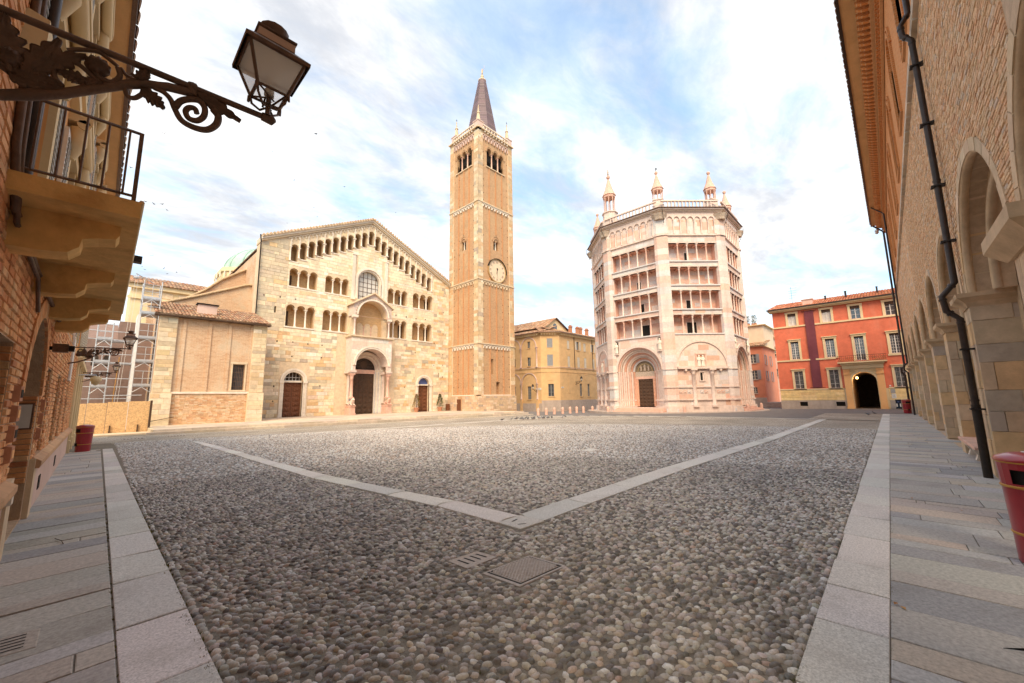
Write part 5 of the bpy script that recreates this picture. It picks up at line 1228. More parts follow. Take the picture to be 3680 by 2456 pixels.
# slender spires on the parapet
def lantern_spire(k, big, fin):
    th = k*pi/4-pi/8; x, y = BX+7.55*cos(th), BY+7.55*sin(th); s = 1.22 if big else 1.0; z0 = 21.0
    m = MB(); hb_ = 1.9 if big else 1.35; m.lathe((x, y, z0), [(.85*s, 0), (.85*s, hb_*.55), (.68*s, hb_*.56), (.68*s, hb_), (.78*s, hb_+.02), (.78*s, hb_+.12)], 8 if big else 4, None, False, th+pi/4 if not big else pi/8); b = m.build('spire_base', 'marble_pale', BP); z1 = z0+hb_+.12
    hc = 1.55*s if big else 1.0; n_ = 8
    for i in range(n_):
        a = 2*pi*i/n_+pi/8; m = MB(); m.lathe((x+.5*s*cos(a), y+.5*s*sin(a), z1), [(.07, 0), (.05, .08), (.045, hc*.85), (.085, hc)], 6, None, True); m.build('colonnette', 'marble_pink', b)
    m = MB(); m.lathe((x, y, z1+hc), [(.56*s, 0), (.6*s, .05), (.6*s, .25), (.68*s, .3), (.64*s, .36), (.36*s, 1.0*s), (.1*s, 1.95*s), (.08, 2.0*s), (.16*s, 2.12*s), (.19*s, 2.26*s), (.12*s, 2.38*s), (.02, 2.42*s)], 8, None, False, pi/8); m.build('spirelet', 'marble_pink', b)
    zt = z1+hc+2.42*s
    m = MB()
    if fin == 'cross': m.box(x-.025, x+.025, y-.025, y+.025, zt, zt+.45); m.box(x-.12, x+.12, y-.12, y-.08, zt+.24, zt+.3); m.tube([(x-.1, y+.1, zt+.27), (x+.1, y-.1, zt+.27)], .025, 4); m.build('cross', 'iron', b)
    elif fin == 'angel': m.loft([((x, y, zt-.05), (.12, 0, 0), (0, .1, 0)), ((x, y, zt+.25), (.09, 0, 0), (0, .08, 0)), ((x, y, zt+.5), (.14, 0, 0), (0, .1, 0)), ((x, y, zt+.6), (.05, 0, 0), (0, .05, 0)), ((x, y, zt+.7), (.07, 0, 0), (0, .07, 0)), ((x, y, zt+.8), (.03, 0, 0), (0, .03, 0))], 8); m.build('angel', 'carved', b)
for k, big, fin in ((4, True, 'angel'), (5, False, 'cross'), (6, False, None), (7, False, None), (3, False, None)): lantern_spire(k, big, fin)
m = MB(); m.lathe((BX, BY, 21.0), [(7.6, 0), (3, 1.0), (.3, 1.2)], 8, None, False, pi/8); m.build('roof', 'tile', BP)
m = MB(); fr = Fr(o=(BX, BY, 0), u=(1, 0), d=(0, 1)); m.prism([((BR_+1.3)*cos(a), (BR_+1.3)*sin(a)) for a in [2*pi*i/32 for i in range(32)]], -.4, gh(39, 15)+.1, 'z')
mm = MB(); mm.prism([(BX+(BR_+1.3)*cos(2*pi*i/32), BY+(BR_+1.3)*sin(2*pi*i/32)) for i in range(32)], -.5, gh(39, 15)+.09, 'z'); struct(mm.build('baptistery_pavement', 'plinth_grey'))
# ---------------------------------------------------------------- windows and plain buildings
def window(fr, root, u0, u1, z0, z1, d=0., rec=.16, nx=2, nz=4, mt='white_paint', glass='glass', sur=None, sm='plaster_cream', blind=None, shut=None, sill=True, name='window', bar=.022, hood=False):
    m = MB(fr); w = .04
    m.box(u0, u0+w, d-rec, d-rec+.05, z0, z1); m.box(u1-w, u1, d-rec, d-rec+.05, z0, z1); m.box(u0, u1, d-rec, d-rec+.05, z0, z0+w); m.box(u0, u1, d-rec, d-rec+.05, z1-w, z1)
    c = (u0+u1)/2; m.box(c-.035, c+.035, d-rec, d-rec+.055, z0, z1)
    for s in (0, 1):
        a, b = (u0, c) if s == 0 else (c, u1)
        for k in range(1, nx): u = a+(b-a)*k/nx; m.box(u-bar/2, u+bar/2, d-rec, d-rec+.03, z0, z1)
    for k in range(1, nz): z = z0+(z1-z0)*k/nz; m.box(u0, u1, d-rec, d-rec+.03, z-bar/2, z+bar/2)
    wn = m.build(name, mt, root)
    for s in (0, 1):
        a, b = (u0, c) if s == 0 else (c, u1); m = MB(fr); m.box(a+.01, b-.01, d-rec-.02, d-rec+.012, z0+.01, z1-.01); m.build('pane', glass, wn)
    if sur:
        m = MB(fr); s = sur
        m.box(u0-s, u0, d, d+.06, z0-.02, z1); m.box(u1, u1+s, d, d+.06, z0-.02, z1); m.box(u0-s*1.15, u1+s*1.15, d, d+.08, z1, z1+s)
        if hood: m.box(u0-s*1.4, u1+s*1.4, d, d+.16, z1+s, z1+s+.07)
        m.build('surround', sm, wn)
    if sill: m = MB(fr); m.box(u0-(sur or .06), u1+(sur or .06), d-.02, d+.1, z0-.1, z0-.01); m.build('sill', sm, wn)
    if blind: m = MB(fr); m.box(u0+.01, u1-.01, d-.09, d-.06, z1-blind, z1); m.build('roller_blind', 'wood_dark', wn)
    if shut:
        w = (u1-u0)/2
        for s in (-1, 1):
            a = u0-w-.02 if s < 0 else u1+.02; m = MB(fr); m.box(a, a+w, d+.01, d+.035, z0, z1); sh = m.build('shutter', shut, wn)
            m = MB(fr); n_ = 14
            for k in range(n_): z = z0+.05+(z1-z0-.1)*k/n_; m.box(a+.04, a+w-.04, d+.035, d+.05, z, z+(z1-z0)/n_*.6)
            m.build('shutter_slats', shut, sh, 'stuff')
    return wn
def closed_shutter(fr, root, u0, u1, z0, z1, mt, d=0.):
    m = MB(fr); m.box(u0, u1, d-.1, d-.06, z0, z1); wn = m.build('window', mt, root); c = (u0+u1)/2
    for a, b in ((u0, c-.01), (c+.01, u1)):
        m = MB(fr); m.box(a, b, d-.06, d-.03, z0, z1); sh = m.build('shutter', mt, wn); n_ = 16; m = MB(fr)
        for k in range(n_): z = z0+.05+(z1-z0-.1)*k/n_; m.box(a+.04, b-.04, d-.03, d-.012, z, z+(z1-z0)/n_*.55)
        m.build('shutter_slats', mt, sh, 'stuff')
    m = MB(fr); m.box(u0-.05, u1+.05, d-.02, d+.06, z0-.07, z0); m.build('sill', 'stone_plain', wn)
# ---------------------------------------------------------------- red palace
RD = thing('red_palace', 'long red plastered palace with cream window frames, balcony over arched gateway and tiled roof', 'palace', (54, 1, 0))
RF = Fr(o=(54, 0, 0), u=(0, -1), d=(-1, 0)); UL, UR = -9.03, 14.
top = [(-7.58, -6.80), (-4.48, -3.70), (-2.09, -1.32), (.56, 1.33), (3.4, 4.2)]; mid = [(-7.58, -6.84), (-4.48, -3.72), (-2.1, -1.36), (.57, 1.33), (3.4, 4.2)]; low = [(-7.56, -6.74), (-4.48, -3.68), (.57, 1.35), (3.4, 4.2)]
H = [rect(a, b, 9.3, 10.68) for a, b in top]+[rect(a, b, 5.45 if i != 2 else 4.95, 7.45) for i, (a, b) in enumerate(mid)]+[rect(a, b, 2.14, 4.1) for a, b in low]
gate = archh(-2.72, -.80, -.3, 2.8, 16)
m = MB(RF); m.wall(UL, UR, 2.05, 11.3, 0, H+[archh(-2.72, -.80, -.3, 2.8, 16)], .18)
m.build('front_wall', 'plaster_red', RD)
m = MB(RF); cel = [rect(-7.32, -6.62, .26, .72), rect(-4.2, -3.45, .26, .72)]
m.wall(UL, UR, -.4, 2.05, .04, [gate]+cel, .2); m.build('lower_wall', 'plaster_cream', RD)
m = MB(RF); m.add([(UL, .04, -.4), (UL, -14, -.4), (UL, -14, 11.3), (UL, .04, 11.3)], [(0, 1, 2, 3)]); m.build('side_wall', 'plaster_red', RD)
for h in cel:
    m = MB(RF); m.holeback(h, -.1); cw = m.build('cellar_window', 'dark', RD); a, b = h[0][0], h[0][1]
    m = MB(RF); m.box(a-.1, b+.1, .06, .1, .72, .84); m.box(a-.1, a, .06, .1, .16, .72); m.box(b, b+.1, .06, .1, .16, .72); m.build('cellar_frame', 'plinth_grey', cw)
    m = MB(RF)
    for k in range(5): m.box(a+.1+k*.12, a+.115+k*.12, -.02, 0, .26, .72)
    m.build('cellar_bars', 'iron', cw)
m = MB(RF); m.wall(UL-.03, UR, -.4, .86, .07, [rect(-3.4, -.05, -.4, .86)]+[rect(h[0][0], h[0][1], .26, .72) for h in cel], .03); m.build('plinth', 'plinth_grey', RD)
ash = courses(RF, UL, UR, .88, 2.0, .04, .28, (1.2, 2.0), [(1, (.80, .58, .28)), (1, (.77, .55, .26)), (.6, (.82, .61, .32))], [rect(-3.4, -.05, 0, 2.1)], th=.025, bev=.012, gap=.008, proud=0)
for it in ash: it.build('ashlar_block', 'stone', RD)
for z, h, dp in ((9.12, .16, .09), (5.24, .16, .09), (2.02, .12, .1), (10.98, .12, .08)):
    m = MB(RF)
    if z == 5.24 or z == 2.02: m.box(UL, -3.75 if z > 5 else -3.35, 0, dp, z, z+h); m.box(.3 if z > 5 else 0, UR, 0, dp, z, z+h)
    else: m.box(UL, UR, 0, dp, z, z+h)
    m.build('string_course', 'plaster_cream', RD)
for i, (a, b) in enumerate(top): window(RF, RD, a, b, 9.3, 10.68, nx=1, nz=3, sur=.2, blind=.28, sill=False, glass='curtain' if i in (0, 1) else 'glass')
for i, (a, b) in enumerate(mid): window(RF, RD, a, b, 5.45 if i != 2 else 4.95, 7.45, nx=2, nz=7, sur=.2, blind=.16, hood=True, sill=i != 2)
for i, (a, b) in enumerate(low):
    wn = window(RF, RD, a, b, 2.14, 4.1, nx=1, nz=4, sur=.18, hood=True); m = MB(RF)
    for k in range(7): u = a+.05+(b-a-.1)*k/6; m.cyl((u, -.02, 2.14), (u, -.02, 4.1), .01, n=4)
    for z in (2.6, 3.1, 3.6): m.box(a, b, -.03, -.015, z, z+.02)
    m.build('window_grille', 'shutter_grey', wn)
m = MB(RF); m.box(UL-.35, UR, -.3, .55, 11.1, 11.22); m.box(UL-.25, UR, -.3, .3, 10.98, 11.1); m.build('cornice', 'plaster_cream', RD)
m = MB(RF); m.box(UL-.42, UR, .5, .66, 11.22, 11.34); m.build('gutter', 'iron', RD)
TILEC = [(.52, .19, .10), (.58, .25, .14), (.46, .16, .09), (.6, .3, .18)]
tileroof('roof_tiles', (53.45, 9.4, 11.3), (0, -22, 0), (6.5, 0, 1.75), RD, 'tile', .24, .42, .06)
TILEC = [(.40, .21, .12), (.46, .28, .17), (.32, .18, .11), (.5, .34, .22), (.36, .24, .16)]
m = MB(); m.prism([(53.5, 11.3), (60, 13.0), (66.5, 11.3)], 9.3, 9.42, 'd'); 
m = MB(); m.add([(53.5, 9.42, 11.3), (60, 9.42, 13.05), (66.5, 9.42, 11.3)], [(0, 1, 2)]); m.build('gable', 'plaster_red', RD)
for (x, y, z, w, h, nm) in ((54.8, 5.65, 11.6, .34, .55, 'chimney'), (57, 4.2, 12.2, .06, .5, 'vent_pipe'), (57, 2.4, 12.2, .07, .7, 'vent_pipe'), (57, -.2, 12.3, .06, .6, 'vent_pipe')):
    m = MB(); m.box(x-w, x+w, y-w*1.3, y+w*1.3, z-.4, z+h); m.box(x-w*1.2, x+w*1.2, y-w*1.6, y+w*1.6, z+h, z+h+.08); m.build(nm, 'plaster_pink' if nm == 'chimney' else 'iron', RD)
m = MB(); m.cyl((57.5, 7.4, 11.6), (57.5, 7.4, 14.6), .018, n=5)
for k in range(5): z = 13.2+.3*k; m.cyl((57.5, 7.0-.05*k, z), (57.5, 7.7, z), .012, n=4)
m.build('television_aerial', 'iron', RD)
# gateway
for s in (-3.03, -.49):
    m = MB(RF); m.box(s-.25, s+.25, 0, .2, -.3, 4.0); m.box(s-.3, s+.3, 0, .26, -.3, .22); m.box(s-.3, s+.3, 0, .27, 3.5, 3.62); m.box(s-.28, s+.28, 0, .24, 3.9, 4.06); m.build('gate_pilaster', 'plaster_orange', RD)
m = MB(RF); m.wall(-3.3, -.2, -.3, 4.2, .12, [gate], .25); gwall = m.build('gate_surround', 'plaster_cream', RD)
gb = courses(RF, -2.8, -.72, .2, 3.95, .12, .3, (.4, .55), [(1, (.72, .55, .30)), (1, (.68, .51, .28))], [archh(-2.72, -.80, -.3, 2.8, 16)], th=.03, bev=.02, proud=0)
for it in gb: it.build('rusticated_block', 'stone', RD)
m = MB(RF); m.ring(-1.76, 2.8, .96, 1.12, .1, .17, n=18); m.build('gate_archivolt', 'plaster_cream', RD)
m = MB(RF); m.box(-1.9, -1.62, .1, .24, 3.7, 4.05); m.build('keystone', 'plaster_cream', RD)
m = MB(RF); m.box(-3.35, -.15, 0, .3, 4.1, 4.5); m.box(-3.45, -.05, 0, .5, 4.5, 4.68); m.box(-3.62, .18, 0, .85, 4.68, 4.8); m.build('balcony_slab', 'plaster_cream', RD)
for k in range(3): m = MB(RF); u = -2.6+.84*k; m.box(u-.14, u+.14, .3, .36, 4.14, 4.44); m.build('triglyph', 'plaster_cream', RD)
m = MB(RF)
for z in (4.86, 5.42): m.tube([(-3.6, .05, z), (-3.6, .8, z), (.16, .8, z), (.16, .05, z)], .018, 5)
rail = m.build('balcony_railing', 'iron', RD)
m = MB(RF)
for k in range(48):
    u = -3.58+3.72*k/47; a = .09; 
    if k % 2 == 0: m.tube([(u, .8, 4.86), (u+.05, .8, 5.0), (u-.04, .8, 5.14), (u+.05, .8, 5.28), (u, .8, 5.42)], .009, 4)
    else: m.tube([(u+.06*cos(t), .8, 5.13+.13*sin(t)) for t in np.linspace(0, 5.6, 9)], .008, 4)
m.build('railing_scrolls', 'iron', rail, 'stuff')
m = MB(RF)
for k in range(240):
    u = random.choice((random.uniform(-3.5, -2.3), random.uniform(-.9, .1))); z = 4.9+random.random()**1.6*.45; d = .74+random.gauss(0, .05); a = random.uniform(0, 6); r = .05
    m.add([(u, d, z), (u+r*cos(a), d+.02, z+r*sin(a)), (u+r*cos(a+1), d-.02, z+r*sin(a+1))], [(0, 1, 2)], jit(random.choice([(.10, .13, .04), (.3, .24, .05), (.14, .16, .05)]), .2))
pl3 = thing('balcony_plants', 'trailing balcony plants behind the scrolled railing over the gateway', 'plants', (53.2, 1.7, 4.8)); m.build('foliage', 'leaf', pl3, 'stuff')
# passage behind the gateway
m = MB(RF); gt = archh(-2.72, -.80, -.3, 2.8, 16); m.reveal(gt, -.1, 9); m.build('passage_vault', 'plaster_beige', RD)
m = MB(RF); m.box(-3, -.5, -9.3, -9.1, -.3, 4); m.build('passage_end', 'dark_inside', RD)
m = MB(RF); m.box(-3, -.5, -9, .1, -.3, gh(54, 2)-.005); m.build('passage_floor', 'asphalt', RD)
pl_ = thing('wall_lantern', 'small glowing lamp hanging inside the red palace gateway', 'lamp', (54.5, 2.3, 3.1))
m = MB(RF); m.lathe((-2.3, -.5, 3.05), [(.04, 0), (.1, .05), (.1, .18), (.04, .24)], 8); m.build('globe', 'lamp_glow', pl_)
m = MB(RF); m.cyl((-2.3, -.5, 3.27), (-2.3, -.5, 3.6), .015, n=4); m.build('stem', 'iron', pl_)
ld = bpy.data.lights.new('gate_lamp_light', 'POINT'); ld.energy = 6; ld.color = (1, .6, .25); ld.shadow_soft_size = .1; lo = bpy.data.objects.new('gate_lamp_light', ld); COL.objects.link(lo); lo.parent = pl_; lo.location = (.2, 0, -.1)
# banner and notices
bn = thing('banner', 'tall dark purple banner hanging down the red palace front', 'banner', (53.8, 5.6, 2.2))
m = MB(RF); nb_ = 14
vs = []
for i in range(nb_+1):
    z = 10.75-8.5*i/nb_; dd_ = .12+.03*sin(i*1.3)
    for k in range(5): u = -6.0+.83*k/4; vs.append((u, dd_+.02*sin(k*1.7+i*.6), z))
m.add(vs, [(i*5+k, i*5+k+1, (i+1)*5+k+1, (i+1)*5+k) for i in range(nb_) for k in range(4)], None, True); m.build('cloth', 'banner', bn)
for z in (10.75, 2.25): m = MB(RF); m.cyl((-6.25, .12, z), (-4.9, .12, z), .025, n=6); m.build('pole', 'iron', bn)
nt_ = thing('notice_board', 'small grey and white notices on the red palace wall beside the gateway', 'notice', (53.9, .05, 1.2))
m = MB(RF); m.box(.1, .42, .06, .1, 1.55, 1.95); m.build('plaque', 'shutter_grey', nt_); m = MB(RF); m.box(.12, .44, .06, .09, 1.05, 1.5); m.build('sheet', 'paper', nt_)
m = MB(RF)
for k in range(5): m.box(.17, .39-.03*(k % 2), .09, .093, 1.14+.06*k, 1.155+.06*k)
m.build('print', 'ink', nt_)
m = MB(RF); m.box(.05, .18, .0, .04, 2.22, 2.34); tag(m.build('house_number', 'paper'), 'tiny white house number plate right of the gateway', 'plate')
m = MB(RF); m.box(-3.32, -3.12, .08, .11, .45, .8); gs = m.build('gas_plate', 'plinth_grey'); tag(gs, 'grey metal meter plate with round emblem left of the gateway', 'plate'); m = MB(RF); m.ring(-3.22, .68, .04, .06, .11, .116, 0, 2*pi, 14); m.build('emblem', 'iron', gs)
for k, (y, lb) in enumerate(((-.50, 'dark blue wheeled bin nearer the gateway of the red palace'), (-.97, 'dark blue wheeled bin nearer the red litter bin and drainpipes'))):
    wb = thing('wheelie_bin', lb, 'bin', (53.2, y, gh(54, 0)), 'wheeled bins'); z0 = gh(54, 0)
    m = MB(); m.add([(53.0, y-.16, z0+.06), (53.45, y-.16, z0+.06), (53.45, y+.16, z0+.06), (53.0, y+.16, z0+.06), (52.9, y-.2, z0+.85), (53.5, y-.2, z0+.85), (53.5, y+.2, z0+.85), (52.9, y+.2, z0+.85)], [(0, 3, 2, 1), (0, 1, 5, 4), (1, 2, 6, 5), (2, 3, 7, 6), (3, 0, 4, 7)]); m.build('bin_body', 'plastic_blue', wb)
    m = MB(); m.box(52.86, 53.55, y-.215, y+.215, z0+.85, z0+.93); m.build('lid', 'plastic_blue', wb)
    for s in (-.12, .12): m = MB(); m.box(52.93, 52.945, y+s-.04, y+s+.04, z0+.25, z0+.55); m.build('reflective_strip', 'paper', wb)
    m = MB(); m.box(52.885, 52.9, y-.07, y+.07, z0+.68, z0+.74); m.build('label_plate', 'blue_glass', wb)
    for s in (-.18, .18): m = MB(); m.cyl((53.45, y+s-.02, z0+.1), (53.45, y+s+.02, z0+.1), .1, n=10); m.build('wheel', 'dark', wb)
# ---------------------------------------------------------------- ochre palace behind the tower
YL = thing('ochre_palace', 'ochre yellow plastered palace with chamfered corner and arched bays beyond the tower', 'palace', (48, 37.6, -.4))
FA = Fr(o=(47, 38.64, 0), u=(0, -1), d=(-1, 0)); FB_ = Fr(o=(47, 38.64, 0), u=(.7071, -.7071), d=(-.7071, -.7071)); FC = Fr(o=(49.07, 36.57, 0), u=(1, 0), d=(0, -1)); CL = 2.93
ZE = 11.5
wa = [(-2.75, -2.15, 9.45, 10.5), (-2.8, -2.1, 6.55, 7.95), (-2.85, -2.1, 1.3, 3.35), (-6.2, -5.4, 9.45, 10.5), (-6.2, -5.4, 6.55, 7.95), (-6.2, -5.4, 1.3, 3.4)]
wb_ = [(1.0, 1.9, 9.35, 10.75), (1.0, 1.9, 6.45, 8.2), (1.05, 1.95, 1.75, 3.65)]
wc = [(2.1, 2.75, 9.3, 10.6), (4.75, 5.5, 9.25, 10.65), (6.8, 7.5, 9.2, 10.55), (9.3, 10.0, 9.2, 10.55), (11.4, 12.1, 9.2, 10.55), (2.15, 2.8, 6.4, 8.05), (4.85, 5.55, 6.4, 8.05), (6.85, 7.55, 6.4, 8.05), (9.4, 10.1, 6.4, 8.05), (11.4, 12.1, 6.4, 8.05), (5.3, 6.0, 1.7, 3.75), (7.6, 8.3, 1.7, 3.75), (10.6, 11.3, 1.7, 3.75)]
for fr, a, b, ws in ((FA, -12, 0, wa), (FB_, 0, CL, wb_), (FC, 0, 16, wc)):
    m = MB(fr); m.wall(a, b, -1, ZE, 0, [rect(*w) for w in ws], .14); m.build('front_wall', 'plaster_yellow', YL)
    m = MB(fr); m.box(a, b, 0, .07, 6.05, 6.2); m.box(a, b, 0, .05, 5.45, 5.55); m.build('string_course', 'plaster_yellow', YL)
    m = MB(fr); m.box(a-.05, b+.05, 0, .12, 5.9, 6.02) if False else m.box(a, b, 0, .1, 6.2, 6.27); m.build('string_course', 'plaster_pink', YL)
    m = MB(fr); m.box(a, b, 0, .05, -1, 1.15 if fr is not FA else .7); m.build('plinth', 'plinth_grey', YL)
    m = MB(fr); m.box(a-.3, b+.3, -.2, .45, ZE, ZE+.12); m.build('cornice', 'plaster_yellow', YL)
    n_ = int((b-a)/.42)
    for k in range(n_): u = a+.2+k*.42; m = MB(fr); m.box(u-.07, u+.07, 0, .38, ZE-.2, ZE); m.build('modillion', 'plaster_cream', YL)
    m = MB(fr); m.box(a-.35, b+.35, .4, .55, ZE+.12, ZE+.24); m.build('gutter', 'iron_brown', YL)
for w in wa: window(FA, YL, *w, nx=1 if w[2] > 5 else 2, nz=3 if w[2] > 5 else 5, mt='shutter_grey', sm='plaster_yellow')
for i, w in enumerate(wb_):
    if i < 2: closed_shutter(FB_, YL, *w, 'grey_paint')
    else: window(FB_, YL, *w, nx=1, nz=3, mt='shutter_grey', sm='plaster_yellow')
for i, w in enumerate(wc):
    if w[2] < 3: window(FC, YL, *w, nx=1, nz=4, mt='shutter_grey', sm='plaster_yellow')
    elif i in (1, 3): window(FC, YL, *w, nx=1, nz=3, mt='shutter_grey', shut='shutter_light', sm='plaster_yellow')
    else: closed_shutter(FC, YL, *w, 'shutter_light')
for uc in (-2.45, -5.8, -9.2):
    for zs, R in ((9.55, 1.5), (3.85, 1.5)):
        m = MB(FA); m.ring(uc, zs, R, R+.14, 0, .1, n=18); m.build('blind_arch', 'plaster_pink', YL)
for uc in (-.78, -4.12, -7.5):
    for z0, z1 in ((6.3, 9.5), (1.3, 3.8)): column('half_column', FA, uc, .05, z0, z1, .13, 'plaster_pink', YL, 8)
    m = MB(FA); m.box(uc-.22, uc+.22, 0, .2, -.6, 1.3); m.build('pedestal', 'plaster_yellow', YL)
for u in (4.0, 9.4): m = MB(FC); m.tube([(u, .08, ZE), (u, .08, 6.0)], .05, 6); m.build('downpipe', 'pipe_metal', YL)
for (fr, u0, u1, z0, z1) in ((FB_, 1.0, 1.9, 4.2, 5.2), (FC, 2.1, 2.8, 2.2, 5.1), (FC, 4.9, 5.6, 4.3, 5.2), (FC, 6.9, 7.6, 4.3, 5.2), (FC, 9.5, 10.2, 4.3, 5.2)):
    m = MB(fr); m.box(u0, u1, 0, .03, z0, z1); m.box(u0-.08, u1+.08, 0, .06, z1, z1+.07); m.build('blind_panel', 'plaster_yellow', YL)
tileroof('roof_tiles', (46.5, 38.5, ZE+.22), (0, 13, 0), (5, 0, 1.6), YL, 'tile', .3, .5, .07); tileroof('roof_tiles', (46.75, 38.3, ZE+.22), (2.15, -2.15, 0), (2.8, 3.6, 1.5), YL, 'tile', .3, .5, .07); tileroof('roof_tiles', (48.9, 36.1, ZE+.22), (17, 0, 0), (0, 4, 1.3), YL, 'tile', .3, .5, .07)
m = MB(); m.add([(49.9, 40, 12.6), (56.2, 40, 12.6), (56.2, 40, 13.2), (52.7, 40, 14.9), (49.9, 40, 13.1)], [(0, 1, 2, 3, 4)]); gbl = m.build('attic_gable', 'plaster_cream', YL)
m = MB(); gf = Fr(o=(0, 40, 0)); m = MB(gf); m.holeback(archh(52.1, 53.2, 13.0, 13.5, 10), .02); m.build('attic_window', 'glass', gbl)
tileroof('attic_roof', (49.6, 39.6, 13.05), (0, 14, 0), (3.1, 0, 1.95), YL, 'tile', .3, .5, .07); tileroof('attic_roof', (56.6, 39.6, 13.05), (0, 14, 0), (-3.9, 0, 1.95), YL, 'tile', .3, .5, .07)
for x in (55.5, 57.6, 58.6, 60.6): m = MB(); m.box(x-.25, x+.25, 38.6, 39.1, 12, 13.6); m.box(x-.32, x+.32, 38.5, 39.2, 13.6, 13.72); m.box(x-.2, x+.2, 38.65, 39.05, 13.72, 13.95); m.build('chimney', 'terracotta', YL)
for (fr, u, z0, w, h, lb) in ((FA, -.55, 2.75, .5, .3, 'white street name plate on the ochre palace beside the chamfered corner'), (FC, .55, 3.0, .3, .2, 'small white plate on the ochre wall right of the chamfered corner')):
    t_ = thing('street_sign', lb, 'sign', tuple(fr.w((u, .1, z0)))); m = MB(fr); m.box(u-w, u+w, 0, .04, z0, z0+h); m.build('plate', 'paper', t_)
    m = MB(fr)
    for k in range(2): m.box(u-w*.75, u+w*(.7-.1*k), .04, .043, z0+h*(.25+.35*k), z0+h*(.37+.35*k))
    m.build('lettering', 'ink', t_)
# ---------------------------------------------------------------- houses down the lane
def house(name, label, x0, y0, y1, h, mt, wins, roofz, depth=12, sidew=()):
    """front faces -X at x0 from y0 (right) to y1 (left); right side faces -Y"""
    t = thing(name, label, 'house', (x0, (y0+y1)/2, -.3)); F1 = Fr(o=(x0, y1, 0), u=(0, -1), d=(-1, 0)); F2 = Fr(o=(x0, y0, 0), u=(1, 0), d=(0, -1)); wd = y1-y0
    m = MB(F1); m.wall(0, wd, -1, h, 0, [rect(*w[:4]) for w in wins], .14); m.build('front_wall', mt, t)
    m = MB(F2); m.wall(0, depth, -1, h, 0, [rect(*w[:4]) for w in sidew], .14); m.build('side_wall', mt, t)
    for w in wins: window(F1, t, *w[:4], nx=1, nz=3, mt='shutter_light', shut='grey_paint' if len(w) > 4 else None, sm='plinth_grey')
    for w in sidew: window(F2, t, *w[:4], nx=1, nz=3, mt='shutter_light', shut='grey_paint' if len(w) > 4 else None, sm='plinth_grey')
    m = MB(F1); m.box(-.1, wd+.35, -.2, .35, h-.02, h+.1); m.build('eave', 'plaster_cream', t); m = MB(F2); m.box(-.3, depth, -.2, .35, h, h+.1); m.build('eave', 'plaster_cream', t)
    if roofz: tileroof('roof_tiles', (x0-.4, y0-.4, h+.1), (0, wd+.6, 0), (5, 0, roofz), t, 'tile', .3, .5, .07)
    return t
s1 = house('salmon_house', 'salmon pink house with grey shutters beside the baptistery', 66, 12.75, 19, 8.55, 'plaster_salmon', [(4.6, 5.4, 6.15, 7.45, 1), (4.6, 5.4, 3.75, 5.1, 1), (4.65, 5.2, 1.75, 2.65)], 1.2, 9, [(1.5, 2.3, 6, 7.4, 1), (1.5, 2.3, 3.6, 5, 1), (5, 5.8, 3.6, 5, 1), (5, 5.8, 6, 7.4, 1)])
m = MB(Fr(o=(66, 19, 0), u=(0, -1), d=(-1, 0))); m.box(0, 6.28, 0, .05, -1, 1.15); m.build('plinth', 'plinth_grey', s1)
s2 = house('cream_house', 'tall cream house with potted roof plants behind the salmon house', 69, 12.9, 20, 12.1, 'plaster_beige', [], 0, 7)
s3 = house('shuttered_house', 'narrow salmon house with rows of shutters halfway down the lane', 78, 14.0, 22, 8.6, 'plaster_salmon', [(6.6, 7.4, 5.6, 7, 1), (6.6, 7.4, 3, 4.4, 1)], 1.4, 10, [(1, 1.8, 5.4, 6.9, 1), (3.5, 4.3, 5.4, 6.9, 1), (1, 1.8, 2.8, 4.3, 1), (3.5, 4.3, 2.8, 4.3, 1)])
s4 = house('far_house', 'pale yellow house closing the end of the lane', 96, 12.0, 30, 13.5, 'plaster_cream', [(13.6, 14.4, 8.5, 10), (15.8, 16.6, 8.5, 10), (13.6, 14.4, 5, 6.5), (15.8, 16.6, 5, 6.5)], 2.0)
s5 = house('pink_house', 'pale pink house with a tiled roof just left of the red palace', 82, 12.9, 15, 11.4, 'plaster_pink', [(1.0, 1.5, 8.2, 9.6, 1), (1.0, 1.5, 4.6, 6, 1)], 1.6, 8)
rp_ = thing('roof_plants', 'potted shrubs on the roof terrace of the cream house', 'plants', (68.9, 14, 12.2))
for k in range(2):
    y = 14.9-.9*k
    m = MB(); m.box(68.85, 69.15, y-.35, y+.35, 12.2, 12.5); m.build('planter', 'terracotta', rp_)
    m = MB()
    for i in range(380):
        a, b = random.uniform(0, 2*pi), random.random(); r = .42*sqrt(random.random()); z = 12.5+1.25*b; q = r*(1-.5*abs(b-.5)); px, py = 69+q*cos(a), y+q*sin(a); L = .09; t = random.uniform(0, 6)
        m.add([(px, py, z), (px+L*cos(t), py+L*sin(t), z+.04), (px+L*cos(t+.8), py+L*sin(t+.8), z-.04)], [(0, 1, 2)], jit((.12, .13, .045), .3))
    m.build('foliage', 'leaf', rp_, 'stuff')
m = MB(); m.cyl((68, 15.2, 12), (68, 15.2, 22.5), .03, .012, 5)
for z in (14, 18): m.box(67.99, 68.01, 15.05, 15.35, z, z+.02)
tag(m.build('radio_mast', 'iron'), 'thin radio mast rising above the cream house roof', 'mast')
stp = MB()
ls = thing('lane_steps', 'broad stone steps rising into the lane by the red palace', 'steps', (63, 11, -.2))
for k in range(5): m = MB(); m.box(62+.35*k, 70, 9.2, 12.7, -.5, -.08+.14*k); m.build('step', 'plinth_grey', ls)
tr = thing('shrub', 'dark climbing shrub at the corner of the lane', 'shrub', (66, 9.8, 0))
m = MB(); m.tube([(66, 9.7, 0), (66.1, 9.8, 1.2), (66, 9.9, 2.4)], [.06, .045, .02], 6); m.build('trunk', 'bark', tr); m = MB()
